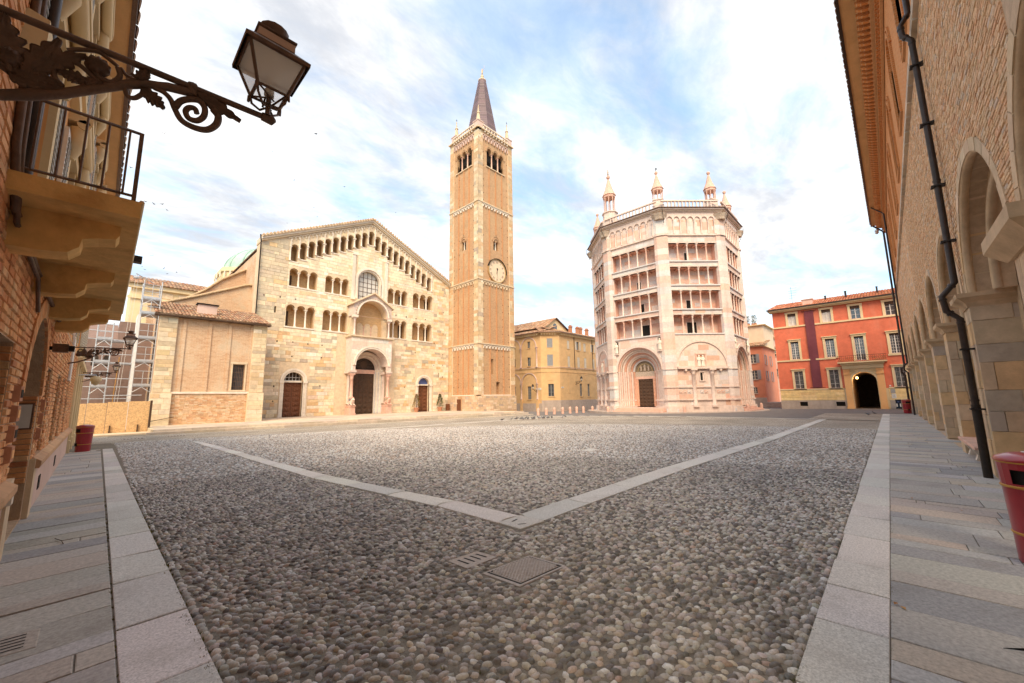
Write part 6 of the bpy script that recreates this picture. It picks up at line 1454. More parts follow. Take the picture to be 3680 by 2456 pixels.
for i in range(500):
    a, b = random.uniform(0, 2*pi), random.random(); r = .6*sqrt(random.random()); z = .7+2.7*b; px, py = 66+r*cos(a)*(.6+.4*sin(b*9)), 9.8+r*sin(a); L = .13; t = random.uniform(0, 6)
    m.add([(px, py, z), (px+L*cos(t), py+L*sin(t), z+.05), (px+L*cos(t+.8), py+L*sin(t+.8), z-.05)], [(0, 1, 2)], jit((.08, .09, .03), .3))
m.build('crown', 'leaf', tr, 'stuff')
# ---------------------------------------------------------------- arcaded palace on the right
PA = thing('arcaded_palace', 'long brick palace with stone arcade below and dentilled brick eaves above, on the right', 'palace', (20, -1.6, 0))
F = Fr(o=(0, -1.3, 0), u=(1, 0), d=(0, 1))
XE = 45.3; PC = [11.68+4.45*k for k in range(-2, 8)]; HP = .34; ZC = 3.45
arch = []
for a, b in zip(PC[:-1], PC[1:]): arch.append(archh(a+HP, b-HP, 0, ZC, 16))
wl = [archh(9.45+4.45*k-.75, 9.45+4.45*k+.75, 10.9, 13.3, 12) for k in range(0, 8)]
m = MB(F); m.wall(-1.2, XE, 0, 9.5, 0, arch, .3); m.build('lower_wall', 'mortar_pale', PA)
m = MB(F); m.wall(-1.2, XE, 9.5, 16.0, -.02, wl, .3); m.build('upper_wall', 'brick_palace', PA)
m = MB(F); m.add([(XE, 0, 0), (XE, -12, 0), (XE, -12, 16), (XE, 0, 16)], [(0, 1, 2, 3)]); m.build('end_wall', 'brick_palace', PA)
m = MB(F)
for h in wl: m.holeback(h, -.3)
m.build('window_back', 'brick_palace', PA)
for k, h in enumerate(wl):
    c = 9.45+4.45*k; m = MB(F)
    m.ring(c, 13.3, .75, .9, -.1, .05, n=14); m.ring(c, 13.3, .98, 1.08, -.1, .04, n=14); m.ring(c, 13.3, .55, .75, -.3, -.14, n=14)
    for s in (-1, 1): m.box(c+s*.825-.075, c+s*.825+.075, -.1, .05, 10.9, 13.3); m.box(c+s*.65-.1, c+s*.65+.1, -.3, -.14, 10.9, 13.3)
    wa_ = m.build('window_arch', 'brick_palace', PA); m = MB(F); m.box(c-.42, c+.42, -.29, -.27, 11.1, 13.2); m.build('window', 'glass', wa_)
    m = MB(F); m.box(c-.9, c+.9, -.1, .04, 10.8, 10.9); m.build('sill', 'brick_palace', wa_)
# brick courses of the lower wall near the viewer
PB = [(3, (.66, .43, .25)), (2.5, (.67, .47, .30)), (1.8, (.62, .37, .21)), (.6, (.62, .48, .36)), (1, (.66, .39, .22)), (.15, (.52, .40, .30))]
bh_ = [archh(a+HP-.2, b-HP+.2, 0, ZC, 16) for a, b in zip(PC[:-1], PC[1:])]
bk = courses(F, 6.2, 24, 3.7, 9.42, 0, (.055, .07), (.14, .27), PB, bh_, th=.012, bev=.008, gap=.004, j=.003, proud=.012)
pieces(bk, 'brick', 'brick_old', PA, 300, 14)
fb = courses(F, 24, XE-.1, 3.7, 9.42, 0, .15, (.3, .6), PB, bh_, th=.012, bev=.01, gap=.006, proud=.01)
pieces(fb, 'brick', 'brick_old', PA, 0, 99, 'far_bricks')
# coping, cornice and eaves
x = 5.0
while x < XE:
    L = random.uniform(.7, 1.2); m = MB(F); L = min(L, XE-x+.01); m.block(x+.005, x+L-.005, 9.42, 9.68, -.05, .1, .03, pick([(1, (.52, .42, .32)), (1, (.58, .46, .35)), (.5, (.44, .36, .28))])); m.build('coping_stone', 'stone', PA); x += L
ey = lambda u: np.interp(u, [5, XE], [1.30, .88])     # how far the eaves reach out
def eave(name, mt, z0, z1, k0, k1):
    m = MB(F); us = [-1.2, XE+.05]; m.add([(u, k0*ey(u), z) for u in us for z in (z0, z1)]+[(u, k1*ey(u), z) for u in us for z in (z0, z1)], [(0, 2, 6, 4), (1, 5, 7, 3), (4, 6, 7, 5), (0, 1, 3, 2), (2, 3, 7, 6), (0, 4, 5, 1)]); m.build(name, mt, PA)
eave('frieze', 'brick_palace', 15.0, 15.18, 0, .08); eave('cornice', 'brick_palace', 15.45, 15.6, 0, .28); eave('cornice', 'brick_palace', 15.78, 15.9, 0, .55); eave('soffit', 'plaster_yellow', 15.98, 16.08, 0, .98); eave('gutter', 'pipe_metal', 15.94, 16.1, .98, 1.06)
me1 = MB(); me1.box(-.055, .055, -.02, .16, 0, .22); me1.box(-.045, .045, -.02, .1, -.1, 0); D1 = me1.mesh('dentil', 'brick_palace')
me2 = MB(); me2.prism([(-.02, 0), (.3, .0), (.3, .1), (.22, .2), (.0, .26), (-.02, .26)], -.06, .06, 'u') if False else me2.prism([(-.0, .18), (.0, -.08), (.2, -.02), (.38, .1), (.38, .18)], -.07, .07, 'u'); D2 = me2.mesh('modillion', 'brick_palace')
x = 6.0; k = 0
while x < XE-.1:
    link('dentil', D1, PA, None, F.w((x, .05*ey(x)/1.3, 15.2))); x += .24
x = 6.0
while x < XE-.1:
    link('modillion', D2, PA, None, F.w((x, .28*ey(x)-.02, 15.6))); x += .33
tileroof('roof_tiles', (-1.2, .0, 16.12), (XE+1.2, -.42, 0), (0, -7, 2.2), PA, 'tile', .4, .7, .08)
# arcade: archivolts, piers, capitals, vault and inner wall
SP = [(2.4, (.59, .43, .28)), (1.4, (.54, .40, .27)), (1.5, (.62, .41, .22)), (.5, (.47, .38, .29)), (.6, (.63, .48, .33))]
ARM = []
for k, (a, b) in enumerate(zip(PC[:-1], PC[1:])):
    c, R = (a+b)/2, (b-a)/2-HP
    if b < 6: continue
    m = MB(F); n_ = 15
    for i in range(n_):
        a0, a1 = pi*i/n_+.004, pi*(i+1)/n_-.004
        q = MB(F); q.ring(c, ZC, R, R+.19, -.3, .02+random.uniform(-.004, .004), a0, a1, 2, pick(SP)); q.build('voussoir', 'stone', PA)
    m.torus_arch(c, ZC, R+.02, .07, -.05, n=20); m.ring(c, ZC, R-.28, R, -.55, -.3, n=20); m.torus_arch(c, ZC, R-.26, .07, -.33, n=20); m.build('arch_moulding', 'stone_brown', PA)
    m = MB(F); m.wall(a+HP, b-HP, 0, ZC, -.55, [rect(a+HP+.28, b-HP-.28, 0, ZC)], .5)
    m.build('inner_jamb', 'stone_brown', PA)
    m = MB(F); hh = archh(a+HP+.28, b-HP-.28, 0, ZC, 16); m.wall(a+HP-.1, b-HP+.1, ZC-.01, ZC+R+.3, -.56, [hh], 1.2); m.build('arch_soffit', 'stone_brown', PA)
for k, pc in enumerate(PC):
    if pc < 6: continue
    m = MB(F); m.box(pc-HP, pc+HP, -1.3, .02, 0, ZC-.22); m.build('pier', 'stone_brown', PA)
    its = courses(F, pc-HP, pc+HP, .02, ZC-.24, .02, (.3, .52), (.3, .8), SP, th=.008, bev=.005, gap=.002, j=.002)
    FS = Fr(o=(pc-HP, -1.3, 0), u=(0, 1), d=(-1, 0))
    its += courses(FS, -1.28, .03, .02, ZC-.24, 0, (.3, .52), (.35, .7), SP, th=.008, bev=.005, gap=.002, j=.002)
    for it in its: it.build('stone', 'stone', PA)
    m = MB(F); m.prism([(pc-HP-.02, .05), (pc+HP+.02, .05), (pc+HP+.02, -1.3), (pc-HP-.02, -1.3)], ZC-.26, ZC-.2, 'z')
    vs = []
    for z, e in ((ZC-.24, .02), (ZC-.16, .06), (ZC-.08, .15), (ZC, .16)): vs += [(pc-HP-e, .03+e, z), (pc+HP+e, .03+e, z), (pc+HP+e, -1.3, z), (pc-HP-e, -1.3, z)]
    m.add(vs, [(4*i+j, 4*i+(j+1) % 4, 4*i+4+(j+1) % 4, 4*i+4+j) for i in range(3) for j in range(4)]+[(12, 13, 14, 15), (3, 2, 1, 0)]); m.build('impost', 'stone_brown', PA)
m = MB(F); m.box(2.5, XE, -5.2, -5.0, 0, 9); m.box(2.5, XE, -5.2, -.6, 5.7, 5.9); m.build('arcade_inner_wall', 'plaster_pink', PA)
m = MB(F); m.box(2.5, XE, -5.2, -.02, -.1, -.01); m.build('arcade_floor', 'flag', PA)
# walled-up near bay with a square window and its stone ledge
a, b = PC[1]+HP+.25, PC[2]-HP-.25
m = MB(F); wz = rect(8.1, 9.1, 3.72, 4.62); m.wall(a-.3, b+.3, 0, 5.6, -.95, [wz], .35); m.build('infill_wall', 'plaster_pink', PA)
m = MB(F); m.holeback(wz, -1.28); wn = m.build('small_window', 'dark', PA); m = MB(F)
for k in range(4): m.cyl((8.25+.22*k, -1.1, 3.72), (8.25+.22*k, -1.1, 4.62), .015, n=5)
m.build('window_bars', 'iron', wn)
for k in range(2, 9):
    a, b = PC[k]+HP, PC[k+1]-HP
    m = MB(F); m.wall(a-.1, b+.1, 0, 5.6, -1.45, [rect((a+b)/2-.5, (a+b)/2+.5, 2.6, 4.2)], .3); iw = m.build('infill_wall', 'plaster_beige', PA); m = MB(F); m.box((a+b)/2-.5, (a+b)/2+.5, -1.75, -1.7, 2.6, 4.2); m.build('window', 'dark', iw)
m = MB(F); u = 7.05
m.box(6.3, 7.85, -.6, .22, 3.36, 3.52); m.add([(6.3, -.6, 3.36), (7.85, -.6, 3.36), (7.85, .22, 3.36), (6.3, .22, 3.36), (6.45, -.6, 3.18), (7.7, -.6, 3.18), (7.7, .06, 3.18), (6.45, .06, 3.18)], [(3, 2, 6, 7), (1, 5, 6, 2), (0, 3, 7, 4), (4, 7, 6, 5)]); m.build('stone_ledge', 'stone_brown', PA)
# drainpipes
def pipe(name, label, pts, r=.055):
    t = thing(name, label, 'drainpipe', (pts[0][0], pts[0][1], 0)); m = MB(); m.tube(pts, r, 10); m.build('pipe', 'pipe_metal', t)
    for i in range(1, len(pts)-1): m = MB(); p = np.array(pts[i]); q = np.array(pts[i-1]); d = (p-q)/np.linalg.norm(p-q); m.cyl(p-d*.09, p-d*.05, r*1.16, n=10); m.build('joint_collar', 'pipe_metal', t)
    return t
t = pipe('drainpipe', 'thick dark drainpipe down the nearest arcade pier, bent round its capital', [(11.6, -1.16, 0), (11.6, -1.16, 1.5), (11.6, -1.16, 3.02), (11.6, -1.0, 3.2), (11.6, -.97, 3.5), (11.6, -1.17, 3.75), (11.6, -1.18, 6), (11.6, -1.18, 9.25), (11.6, -1.06, 9.42), (11.6, -1.05, 9.68), (11.6, -1.2, 9.9), (11.6, -1.2, 15.4), (11.6, -.05, 15.9)])
for z in (1.25, 2.4, 4.6, 5.8, 7.2, 8.6, 11, 13): m = MB(); m.box(11.52, 11.68, -1.3, -1.08, z, z+.03); m.build('wall_bracket', 'iron', t)
m = MB(); m.cyl((11.6, -1.16, 0), (11.6, -1.16, 1.35), .064, n=10); m.build('cast_iron_foot', 'iron', t)
pipe('drainpipe', 'dark drainpipe halfway along the arcade', [(40.3, -1.12, 0), (40.3, -1.12, 3.0), (40.3, -.95, 3.2), (40.3, -.95, 3.5), (40.3, -1.15, 3.7), (40.3, -1.15, 15.2), (40.3, -.5, 15.9)])
pipe('drainpipe', 'dark drainpipe at the far end of the arcaded palace', [(45.0, -1.05, 0), (45.0, -1.05, 3.0), (45.0, -.88, 3.2), (45.0, -.88, 3.5), (45.0, -1.1, 3.7), (45.0, -1.1, 15.2), (45.0, -.5, 15.9)], .07)
fl_ = thing('floodlight', 'small floodlight cluster under the far eaves of the arcaded palace', 'floodlight', (45.2, -.9, 15.2))
for dx in (-.3, .2): m = MB(); m.lathe((45.1+dx, -.7, 15.2), [(.05, 0), (.14, .1), (.14, .2), (.04, .28)], 8); m.build('lamp_head', 'steel', fl_)
m = MB(); m.tube([(45.1, -1.3, 15.4), (45.1, -.7, 15.45)], .03, 5); m.build('arm', 'iron', fl_)
# ---------------------------------------------------------------- brick house on the left with balcony
LB = thing('brick_house', 'brick fronted house with orange plaster upper floors and arched doorway, on the left', 'house', (-1, 12, 0))
G = Fr(o=(-.6, 0, 0), u=(0, 1), d=(1, 0)); YE = 19.6
dArch = archh(6.95, 8.95, .02, 1.72, 14)
ops = [rect(4.5, 5.95, .82, 2.18), rect(9.6, 10.4, .82, 2.18), rect(11.9, 12.95, .82, 2.18), rect(13.6, 14.5, .82, 2.18), rect(15.6, 16.4, .82, 2.18)]
m = MB(G); m.wall(-.3, YE, 0, 3.2, 0, [dArch]+ops, .32); m.wall(-.3, 4.55, 3.2, 8.4, 0, [], 0); m.build('brick_backing', 'mortar', LB)
LBP = [(3, (.68, .33, .145)), (2, (.72, .38, .18)), (1.4, (.60, .26, .11)), (.8, (.70, .43, .23)), (.4, (.50, .21, .10))]
bh2 = [rect(6.85, 9.05, 0, 1.72), archh(6.85, 9.05, 1.0, 1.72, 14)]+[rect(o[0][0], o[0][1], o[1][0], o[2][0]+.0) for o in ops]
bk = courses(G, 3.2, YE, .8, 3.12, 0, .077, (.23, .27), LBP, bh2, th=.016, bev=.007, gap=.006, j=.002, proud=.010)
bk += courses(G, 3.2, 4.55, 3.12, 5.4, 0, .077, (.23, .27), LBP, (), th=.016, bev=.007, gap=.006, j=.002, proud=.010)
pieces(bk, 'brick', 'brick', LB, 300, 12)
for i in range(26):                                   # brick voussoirs of the doorway
    a0, a1 = pi*i/26+.006, pi*(i+1)/26-.006; q = MB(G); q.ring(7.95, 1.72, 1.0, 1.24, -.02, .03, a0, a1, 1, pick(LBP)); q.build('arch_brick', 'brick', LB)
rev = []
for (yy, s) in ((6.95, 1), (8.95, -1)):               # brick reveals of the doorway
    FRV = Fr(o=(-.6, yy, 0), u=(-1, 0), d=(0, s)); rev += courses(FRV, 0, .3, .5, 1.72, 0, .077, (.2, .27), LBP, th=.012, bev=.006, gap=.005)
for o in ops:
    for yy, s in ((o[0][0], 1), (o[0][1], -1)):
        FRV = Fr(o=(-.6, yy, 0), u=(-1, 0), d=(0, s)); rev += courses(FRV, 0, .3, .85, 2.15, 0, .077, (.2, .3), LBP, th=.01, bev=.006, gap=.005)
pieces(rev, 'brick', 'brick', LB, 120, 10, 'reveal_bricks')
m = MB(G); m.holeback(dArch, -.32); m.build('doorway_back', 'dark_inside', LB)
m = MB(G); m.box(7.05, 8.85, -.31, -.26, .02, 1.72); m.halfdisc(7.95, 1.72, .9, -.27); dd_ = m.build('door', 'wood_dark', LB)
for u in (7.3, 8.2):
    for z in (.2, .9): m = MB(G); m.block(u, u+.5, z, z+.6, -.26, -.23, .04); m.build('panel', 'wood_dark', dd_)
for o in ops:
    m = MB(G); m.holeback(o, -.3); wn = m.build('window', 'glass', LB); u0, u1 = o[0]; m = MB(G)
    m.box(u0, u1, -.29, -.24, .82, .9); m.box(u0, u1, -.29, -.24, 2.1, 2.18); m.box((u0+u1)/2-.03, (u0+u1)/2+.03, -.29, -.24, .82, 2.18); m.box(u0, u0+.06, -.29, -.24, .82, 2.18); m.box(u1-.06, u1, -.29, -.24, .82, 2.18); m.build('window_frame', 'wood_door', wn)
# plinth and ledge
for a, b in ((1, 6.6), (9.1, YE)):
    y = a
    while y < b-.1:
        L = min(random.uniform(.9, 1.5), b-y); m = MB(G); m.prism([(-.02, .68), (.1, .68), (.115, .72), (.115, .78), (.03, .84), (-.02, .84)], y+.003, y+L-.003, 'u', jit((.55, .33, .19), .08)); m.build('ledge_stone', 'stone', LB); y += L
    m = MB(G); m.box(a, b, -.02, .035, 0, .68); m.build('plinth', 'plaster_pink', LB)
for u in (6.75, 9.2): m = MB(G); m.box(u-.16, u+.16, -.02, .06, 0, .82); m.build('door_base', 'stone_plain', LB)
for y in (10.4, 14.0): m = MB(G); m.box(y, y+.3, .03, .045, .2, .42); m.build('plinth_vent', 'dark', LB)
# upper floors
ZT = 8.45; uo = [(5.05, 5.95), (7.9, 8.8), (10.7, 11.6), (13.5, 14.4), (16.3, 17.2)]
H2 = [rect(a, b, 3.35, 5.15) for a, b in uo]+[rect(a, b, 6.1, 7.6) for a, b in uo]
m = MB(G); m.wall(4.55, YE, 3.2, ZT, -.03, H2, .2); m.build('plaster_wall', 'plaster_orange', LB)
m = MB(G); m.add([(YE, 0, 0), (YE, -6, 0), (YE, -6, ZT), (YE, 0, ZT)], [(0, 1, 2, 3)]); m.build('end_wall', 'plaster_orange', LB)
for a, b in uo:
    for z0, z1 in ((3.35, 5.15), (6.1, 7.6)):
        wn = window(G, LB, a, b, z0, z1, d=-.03, nx=1, nz=3, sur=.16, sm='plaster_cream', sill=z0 > 5, mt='white_paint')
        for s in (-1, 1):                              # louvred shutters folded half open
            u = a if s < 0 else b; m = MB(G); m.box(min(u+s*.17, u+s*.6), max(u+s*.17, u+s*.6), -.02, .02, z0, z1); sh = m.build('shutter', 'white_paint', wn)
            m = MB(G)
            for k in range(22): z = z0+.08+(z1-z0-.16)*k/22; m.box(min(u+s*.21, u+s*.56), max(u+s*.21, u+s*.56), .02, .035, z, z+.035)
            m.build('shutter_slats', 'shutter_grey', sh, 'stuff')
        m = MB(G); m.box(a-.3, b+.3, -.03, .2, z1+.26, z1+.36); m.tube([(a-.3, .12, z1+.24), (b+.3, .12, z1+.24)], .07, 8); m.build('window_hood', 'plaster_cream', wn)
        for s in (a-.2, b+.2): m = MB(G); m.tube([(s, .07, z1+.2), (s, .09, z1-.02), (s, .03, z1-.25)], [.09, .08, .05], 8); m.build('hood_console', 'plaster_cream', wn)
m = MB(G); m.box(4.55, YE, -.03, .06, 5.6, 5.75); m.build('string_course', 'plaster_cream', LB)
m = MB(G); m.box(-.3, YE+.1, -.05, .37, ZT, ZT+.1); m.box(-.3, YE, -.03, .12, ZT-.22, ZT); m.build('eave_soffit', 'plaster_yellow', LB)
m = MB(G); m.box(-.3, YE+.1, .37, .44, ZT-.02, ZT+.12); m.build('gutter', 'iron_brown', LB)
tileroof('roof_tiles', (-.22, -.3, ZT+.14), (0, YE+.3, 0), (-5, 0, 1.6), LB, 'tile', .4, .6, .07)
m = MB(G); m.tube([(4.62, .05, 3.3), (4.62, .05, 8.4)], .04, 8); m.build('downpipe', 'pipe_metal', LB)
m = MB(G); m.tube([(4.0, .04, 4.6), (4.2, .04, 3.4), (4.5, .05, 3.02), (6.2, .05, 2.95), (9.5, .05, 2.93), (10.6, .05, 2.9)], .025, 6); m.tube([(4.1, .06, 4.6), (4.28, .06, 3.4), (4.55, .06, 2.94), (6.2, .06, 2.88), (6.6, .06, 2.6)], .018, 6); m.build('cable_conduit', 'iron_brown', LB)
m = MB(G); m.block(3.98, 4.22, 3.95, 4.3, 0, .12, .02); m.build('junction_box', 'plaster_cream', LB)
# balcony
bx0, bx1 = .10, .155
def bxl(y): return np.interp(y, [4.3, 10.1], [bx0, bx1])
m = MB(); m.add([(-.6, 4.3, 3.1), (bx0, 4.3, 3.1), (bx1, 10.1, 3.1), (-.6, 10.1, 3.1), (-.6, 4.3, 3.24), (bx0, 4.3, 3.24), (bx1, 10.1, 3.24), (-.6, 10.1, 3.24)], [(0, 3, 2, 1), (4, 5, 6, 7), (0, 1, 5, 4), (1, 2, 6, 5), (2, 3, 7, 6)]); m.build('balcony_slab', 'concrete_ochre', LB)
m = MB(); m.tube([(bx0+.0, 4.3, 3.24), (bx1, 10.1, 3.24)], .018, 6); m.build('balcony_edge', 'plaster_cream', LB)
for y in (4.75, 6.5, 8.3, 9.7):
    P = [(-.6, 2.78), (-.42, 2.78), (-.28, 2.80), (-.22, 2.86), (-.21, 2.93), (-.12, 2.96), (-.02, 2.98), (.0, 3.02), (.0, 3.1), (-.6, 3.1)]
    m = MB(); m.prism([(p[0], p[1]) for p in P], y-.13, y+.13, 'd'); m.build('balcony_bracket', 'concrete_ochre', LB)
m = MB(); tz = 3.86
m.tube([(-.6, 4.36, tz), (bx0-.05, 4.36, tz), (bx1-.05, 10.0, tz), (-.6, 10.0, tz)], .014, 4); m.tube([(-.6, 4.36, 3.3), (bx0-.05, 4.36, 3.3), (bx1-.05, 10.0, 3.3), (-.6, 10.0, 3.3)], .012, 4); rl = m.build('balcony_railing', 'iron_brown', LB)
for (x, y) in [(x, 4.36) for x in np.linspace(-.5, -.02, 5)]+[(bxl(y)-.05, y) for y in np.linspace(4.75, 9.9, 36)]+[(x, 10.0) for x in np.linspace(-.5, 0, 5)]:
    m = MB(); m.cyl((x, y, 3.3), (x, y, tz), .008, n=5); m.build('railing_bar', 'iron_brown', rl)
for y, x in ((4.36, bx0-.05), (7.2, .08), (10.0, bx1-.05)): m = MB(); m.box(x-.014, x+.014, y-.006, y+.006, 3.2, tz+.01); m.build('railing_post', 'iron_brown', rl)
# fittings on the wall
mb_ = [(6.4, 1.62, 'grey terracotta letterbox with a dark slot, top of the four by the doorway'), (6.4, 1.42, 'plain terracotta letterbox second from the top by the doorway'), (6.42, 1.22, 'terracotta letterbox with twin slots third from the top by the doorway'), (6.42, 1.02, 'plain terracotta letterbox lowest of the four by the doorway'), (9.2, 1.5, 'narrow upper letterbox beyond the arched doorway'), (9.2, 1.3, 'narrow middle letterbox beyond the arched doorway'), (9.2, 1.08, 'narrow lower letterbox beyond the arched doorway')]
for i, (y, z, lb) in enumerate(mb_):
    t = thing('letterbox', lb.replace('grey ', ''), 'letterbox', (-.55, y, z), 'letterboxes'); m = MB(G); w = .13 if y < 7 else .08
    m.block(y-w, y+w, z, z+.18, 0, .06, .015); m.build('case', 'terracotta', t); m = MB(G); m.box(y-w*.6, y+w*.6, .06, .064, z+.05, z+.13); m.build('slot', 'dark' if i in (0, 2) else 'plaster_orange', t)
m = MB(G); m.box(9.1, 9.25, -.2, -.0, 1.3, 1.6)
nbx = thing('notice_case', 'framed notice in the shadow of the arched doorway', 'notice', (-.8, 8.93, 1.2)); m = MB(); m.box(-.84, -.62, 8.915, 8.94, 1.25, 1.62); m.build('frame', 'iron_brown', nbx); m = MB(); m.box(-.82, -.64, 8.905, 8.914, 1.27, 1.6); m.build('sheet', 'paper', nbx)
fl2 = thing('floodlight', 'brown box floodlight on a bracket above the doorway of the brick house', 'floodlight', (-.4, 8.1, 2.3)); m = MB(G); m.box(8.95, 9.13, .06, .22, 2.38, 2.5); m.build('lamp_box', 'iron_brown', fl2); m = MB(G); m.box(9.0, 9.08, 0, .08, 2.41, 2.46); m.build('bracket', 'iron', fl2); m = MB(G); m.box(8.98, 9.1, .22, .28, 2.40, 2.48); m.build('visor', 'iron', fl2)
m = MB(G); m.box(15.2, 15.85, .01, .05, 2.2, 3.3); tag(m.build('wall_poster', 'paper'), 'tall pale poster panel on the brick wall past the first wall lantern', 'poster')
m = MB(G); m.block(6.55, 6.72, .58, .68, .03, .09, .01); tag(m.build('door_entry_panel', 'shutter_light'), 'small pale switch box low beside the arched doorway', 'switch box')
# cream house that follows on
LC = thing('cream_shop_house', 'narrow cream house with tall pilasters between the brick house and the hoarding', 'house', (-.8, 24, 0)); G2 = Fr(o=(-.62, 0, 0), u=(0, 1), d=(1, 0))
o2 = [rect(20.4, 21.4, .05, 2.3), rect(22.6, 23.6, .05, 2.3), rect(24.8, 25.8, .05, 2.3)]; o3 = [rect(20.5, 21.3, 3.6, 5), rect(22.7, 23.5, 3.6, 5), rect(24.9, 25.7, 3.6, 5)]
m = MB(G2); m.wall(YE, 27, -.3, 6.6, 0, o2+o3, .25); m.add([(27, 0, -.3), (27, -6, -.3), (27, -6, 6.6), (27, 0, 6.6)], [(0, 1, 2, 3)]); m.build('front_wall', 'plaster_cream', LC)
for o in o2: m = MB(G2); m.holeback(o, -.25); m.build('shop_window', 'glass', LC)
for o in o3: window(G2, LC, o[0][0], o[0][1], 3.6, 5, nx=1, nz=3, shut='shutter_light')
for u in (19.9, 22.0, 24.2, 26.4): m = MB(G2); m.box(u-.18, u+.18, 0, .08, -.2, 3.0); m.box(u-.22, u+.22, 0, .12, -.2, .4); m.build('pilaster', 'plaster_cream', LC)
m = MB(G2); m.box(YE, 27.1, 0, .15, 3.0, 3.15); m.build('string_course', 'plaster_cream', LC); m = MB(G2); m.box(YE, 27.2, -.2, .35, 6.6, 6.75); m.build('eave', 'plaster_yellow', LC); m = MB(G2); m.box(YE, 27.2, .35, .45, 6.6, 6.8); m.build('gutter', 'iron_brown', LC)
cc_ = thing('security_camera', 'white domed security camera on the cream house', 'camera', (-.3, 21.6, 2.5)); m = MB(); m.lathe((-.12, 21.6, 2.42), [(.02, -.14), (.1, -.08), (.13, 0), (.15, .02), (.15, .16), (.05, .2)], 12, None, True); m.build('dome', 'plaster_cream', cc_); m = MB(); m.tube([(-.6, 21.6, 2.66), (-.12, 21.6, 2.66), (-.12, 21.6, 2.58)], .025, 6); m.build('arm', 'steel', cc_)
sp2 = thing('projector_lamp', 'small floodlight on a long arm beyond the balcony', 'floodlight', (-.3, 12.5, 4.8)); m = MB(); m.tube([(-.6, 12.4, 5.15), (.28, 12.6, 4.98)], .02, 5); m.tube([(-.6, 12.4, 4.95), (.1, 12.55, 4.98)], .015, 5); m.build('arm', 'iron', sp2); m = MB(); m.box(.26, .42, 12.5, 12.7, 4.9, 5.05); m.build('lamp_head', 'iron', sp2)
# ---------------------------------------------------------------- wrought-iron wall lanterns
def leaf(m, pts, y, th=.014, cen=None):
    """domed cast leaf from an outline in the bracket plane"""
    P = np.array(pts); c = P.mean(0) if cen is None else np.array(cen); n = len(P); vs = []
    for yo, k in ((0, 1.0), (-th, .72), (-th*1.25, .35), (th, .72), (th*1.25, .35)): vs += [(c[0]+(p[0]-c[0])*k, y+yo, c[1]+(p[1]-c[1])*k) for p in P]
    fs = []
    for a, b in ((0, 1), (1, 2)): fs += [(a*n+i, a*n+(i+1) % n, b*n+(i+1) % n, b*n+i) for i in range(n)]
    for a, b in ((0, 3), (3, 4)): fs += [(b*n+i, b*n+(i+1) % n, a*n+(i+1) % n, a*n+i) for i in range(n)]
    fs += [tuple(range(2*n, 3*n)), tuple(range(5*n-1, 4*n-1, -1))]
    m.add(vs, fs, None, True)
def crom(P, k=5):
    P = [np.array(p, float) for p in P]; Q = [2*P[0]-P[1]]+P+[2*P[-1]-P[-2]]; out = []
    for i in range(1, len(Q)-2):
        for j in range(k):
            t = j/k; out.append(tuple(.5*(2*Q[i]+(Q[i+1]-Q[i-1])*t+(2*Q[i-1]-5*Q[i]+4*Q[i+1]-Q[i+2])*t*t+(3*Q[i]-Q[i-1]-3*Q[i+1]+Q[i+2])*t**3)))
    return out+[tuple(P[-1])]
def acanthus(m, b, c, t, W, Y, dz):
    """cast acanthus leaf along a bent midrib, lobed and ribbed on both sides"""
    b, c, t = (np.array(q, float) for q in (b, c, t)); n = 22; rows = []
    for i in range(n+1):
        s = i/n; p = (1-s)**2*b+2*s*(1-s)*c+s*s*t; d = 2*(1-s)*(c-b)+2*s*(t-c); d /= np.linalg.norm(d)+1e-9; nn = np.array((-d[1], d[0]))
        w = W*(.25+.95*sin(pi*min(1, s*1.02)**.8))*(1-.35*s)*(.72+.42*abs(sin(pi*4.5*s+.4)))
        rows.append((p, nn, d, w))
    for sg in (-1, 1):
        vs = []
        for p, nn, d, w in rows:
            rib = abs(sin(pi*4.5*rows.index((p, nn, d, w))/n+.4)) if False else 0
            for f, yo in ((-1., .004), (-.62, -.014), (-.28, -.006), (0., -.020), (.28, -.006), (.62, -.014), (1., .004)):
                q = p+nn*w*f+d*w*abs(f)*.55; vs.append((q[0], Y+sg*(-yo)*(-1)*1.0 if sg > 0 else Y-yo, q[1]+dz))
        k = 7; m.add(vs, [(i*k+j, i*k+j+1, (i+1)*k+j+1, (i+1)*k+j) for i in range(n) for j in range(k-1)], None, True)
def ellipse(c, a, b, t, n=10, w=.12):
    return [(c[0]+(a*cos(2*pi*i/n)*cos(t)-b*sin(2*pi*i/n)*sin(t))*(1+w*(i % 2)), c[1]+(a*cos(2*pi*i/n)*sin(t)+b*sin(2*pi*i/n)*cos(t))*(1+w*(i % 2))) for i in range(n)]
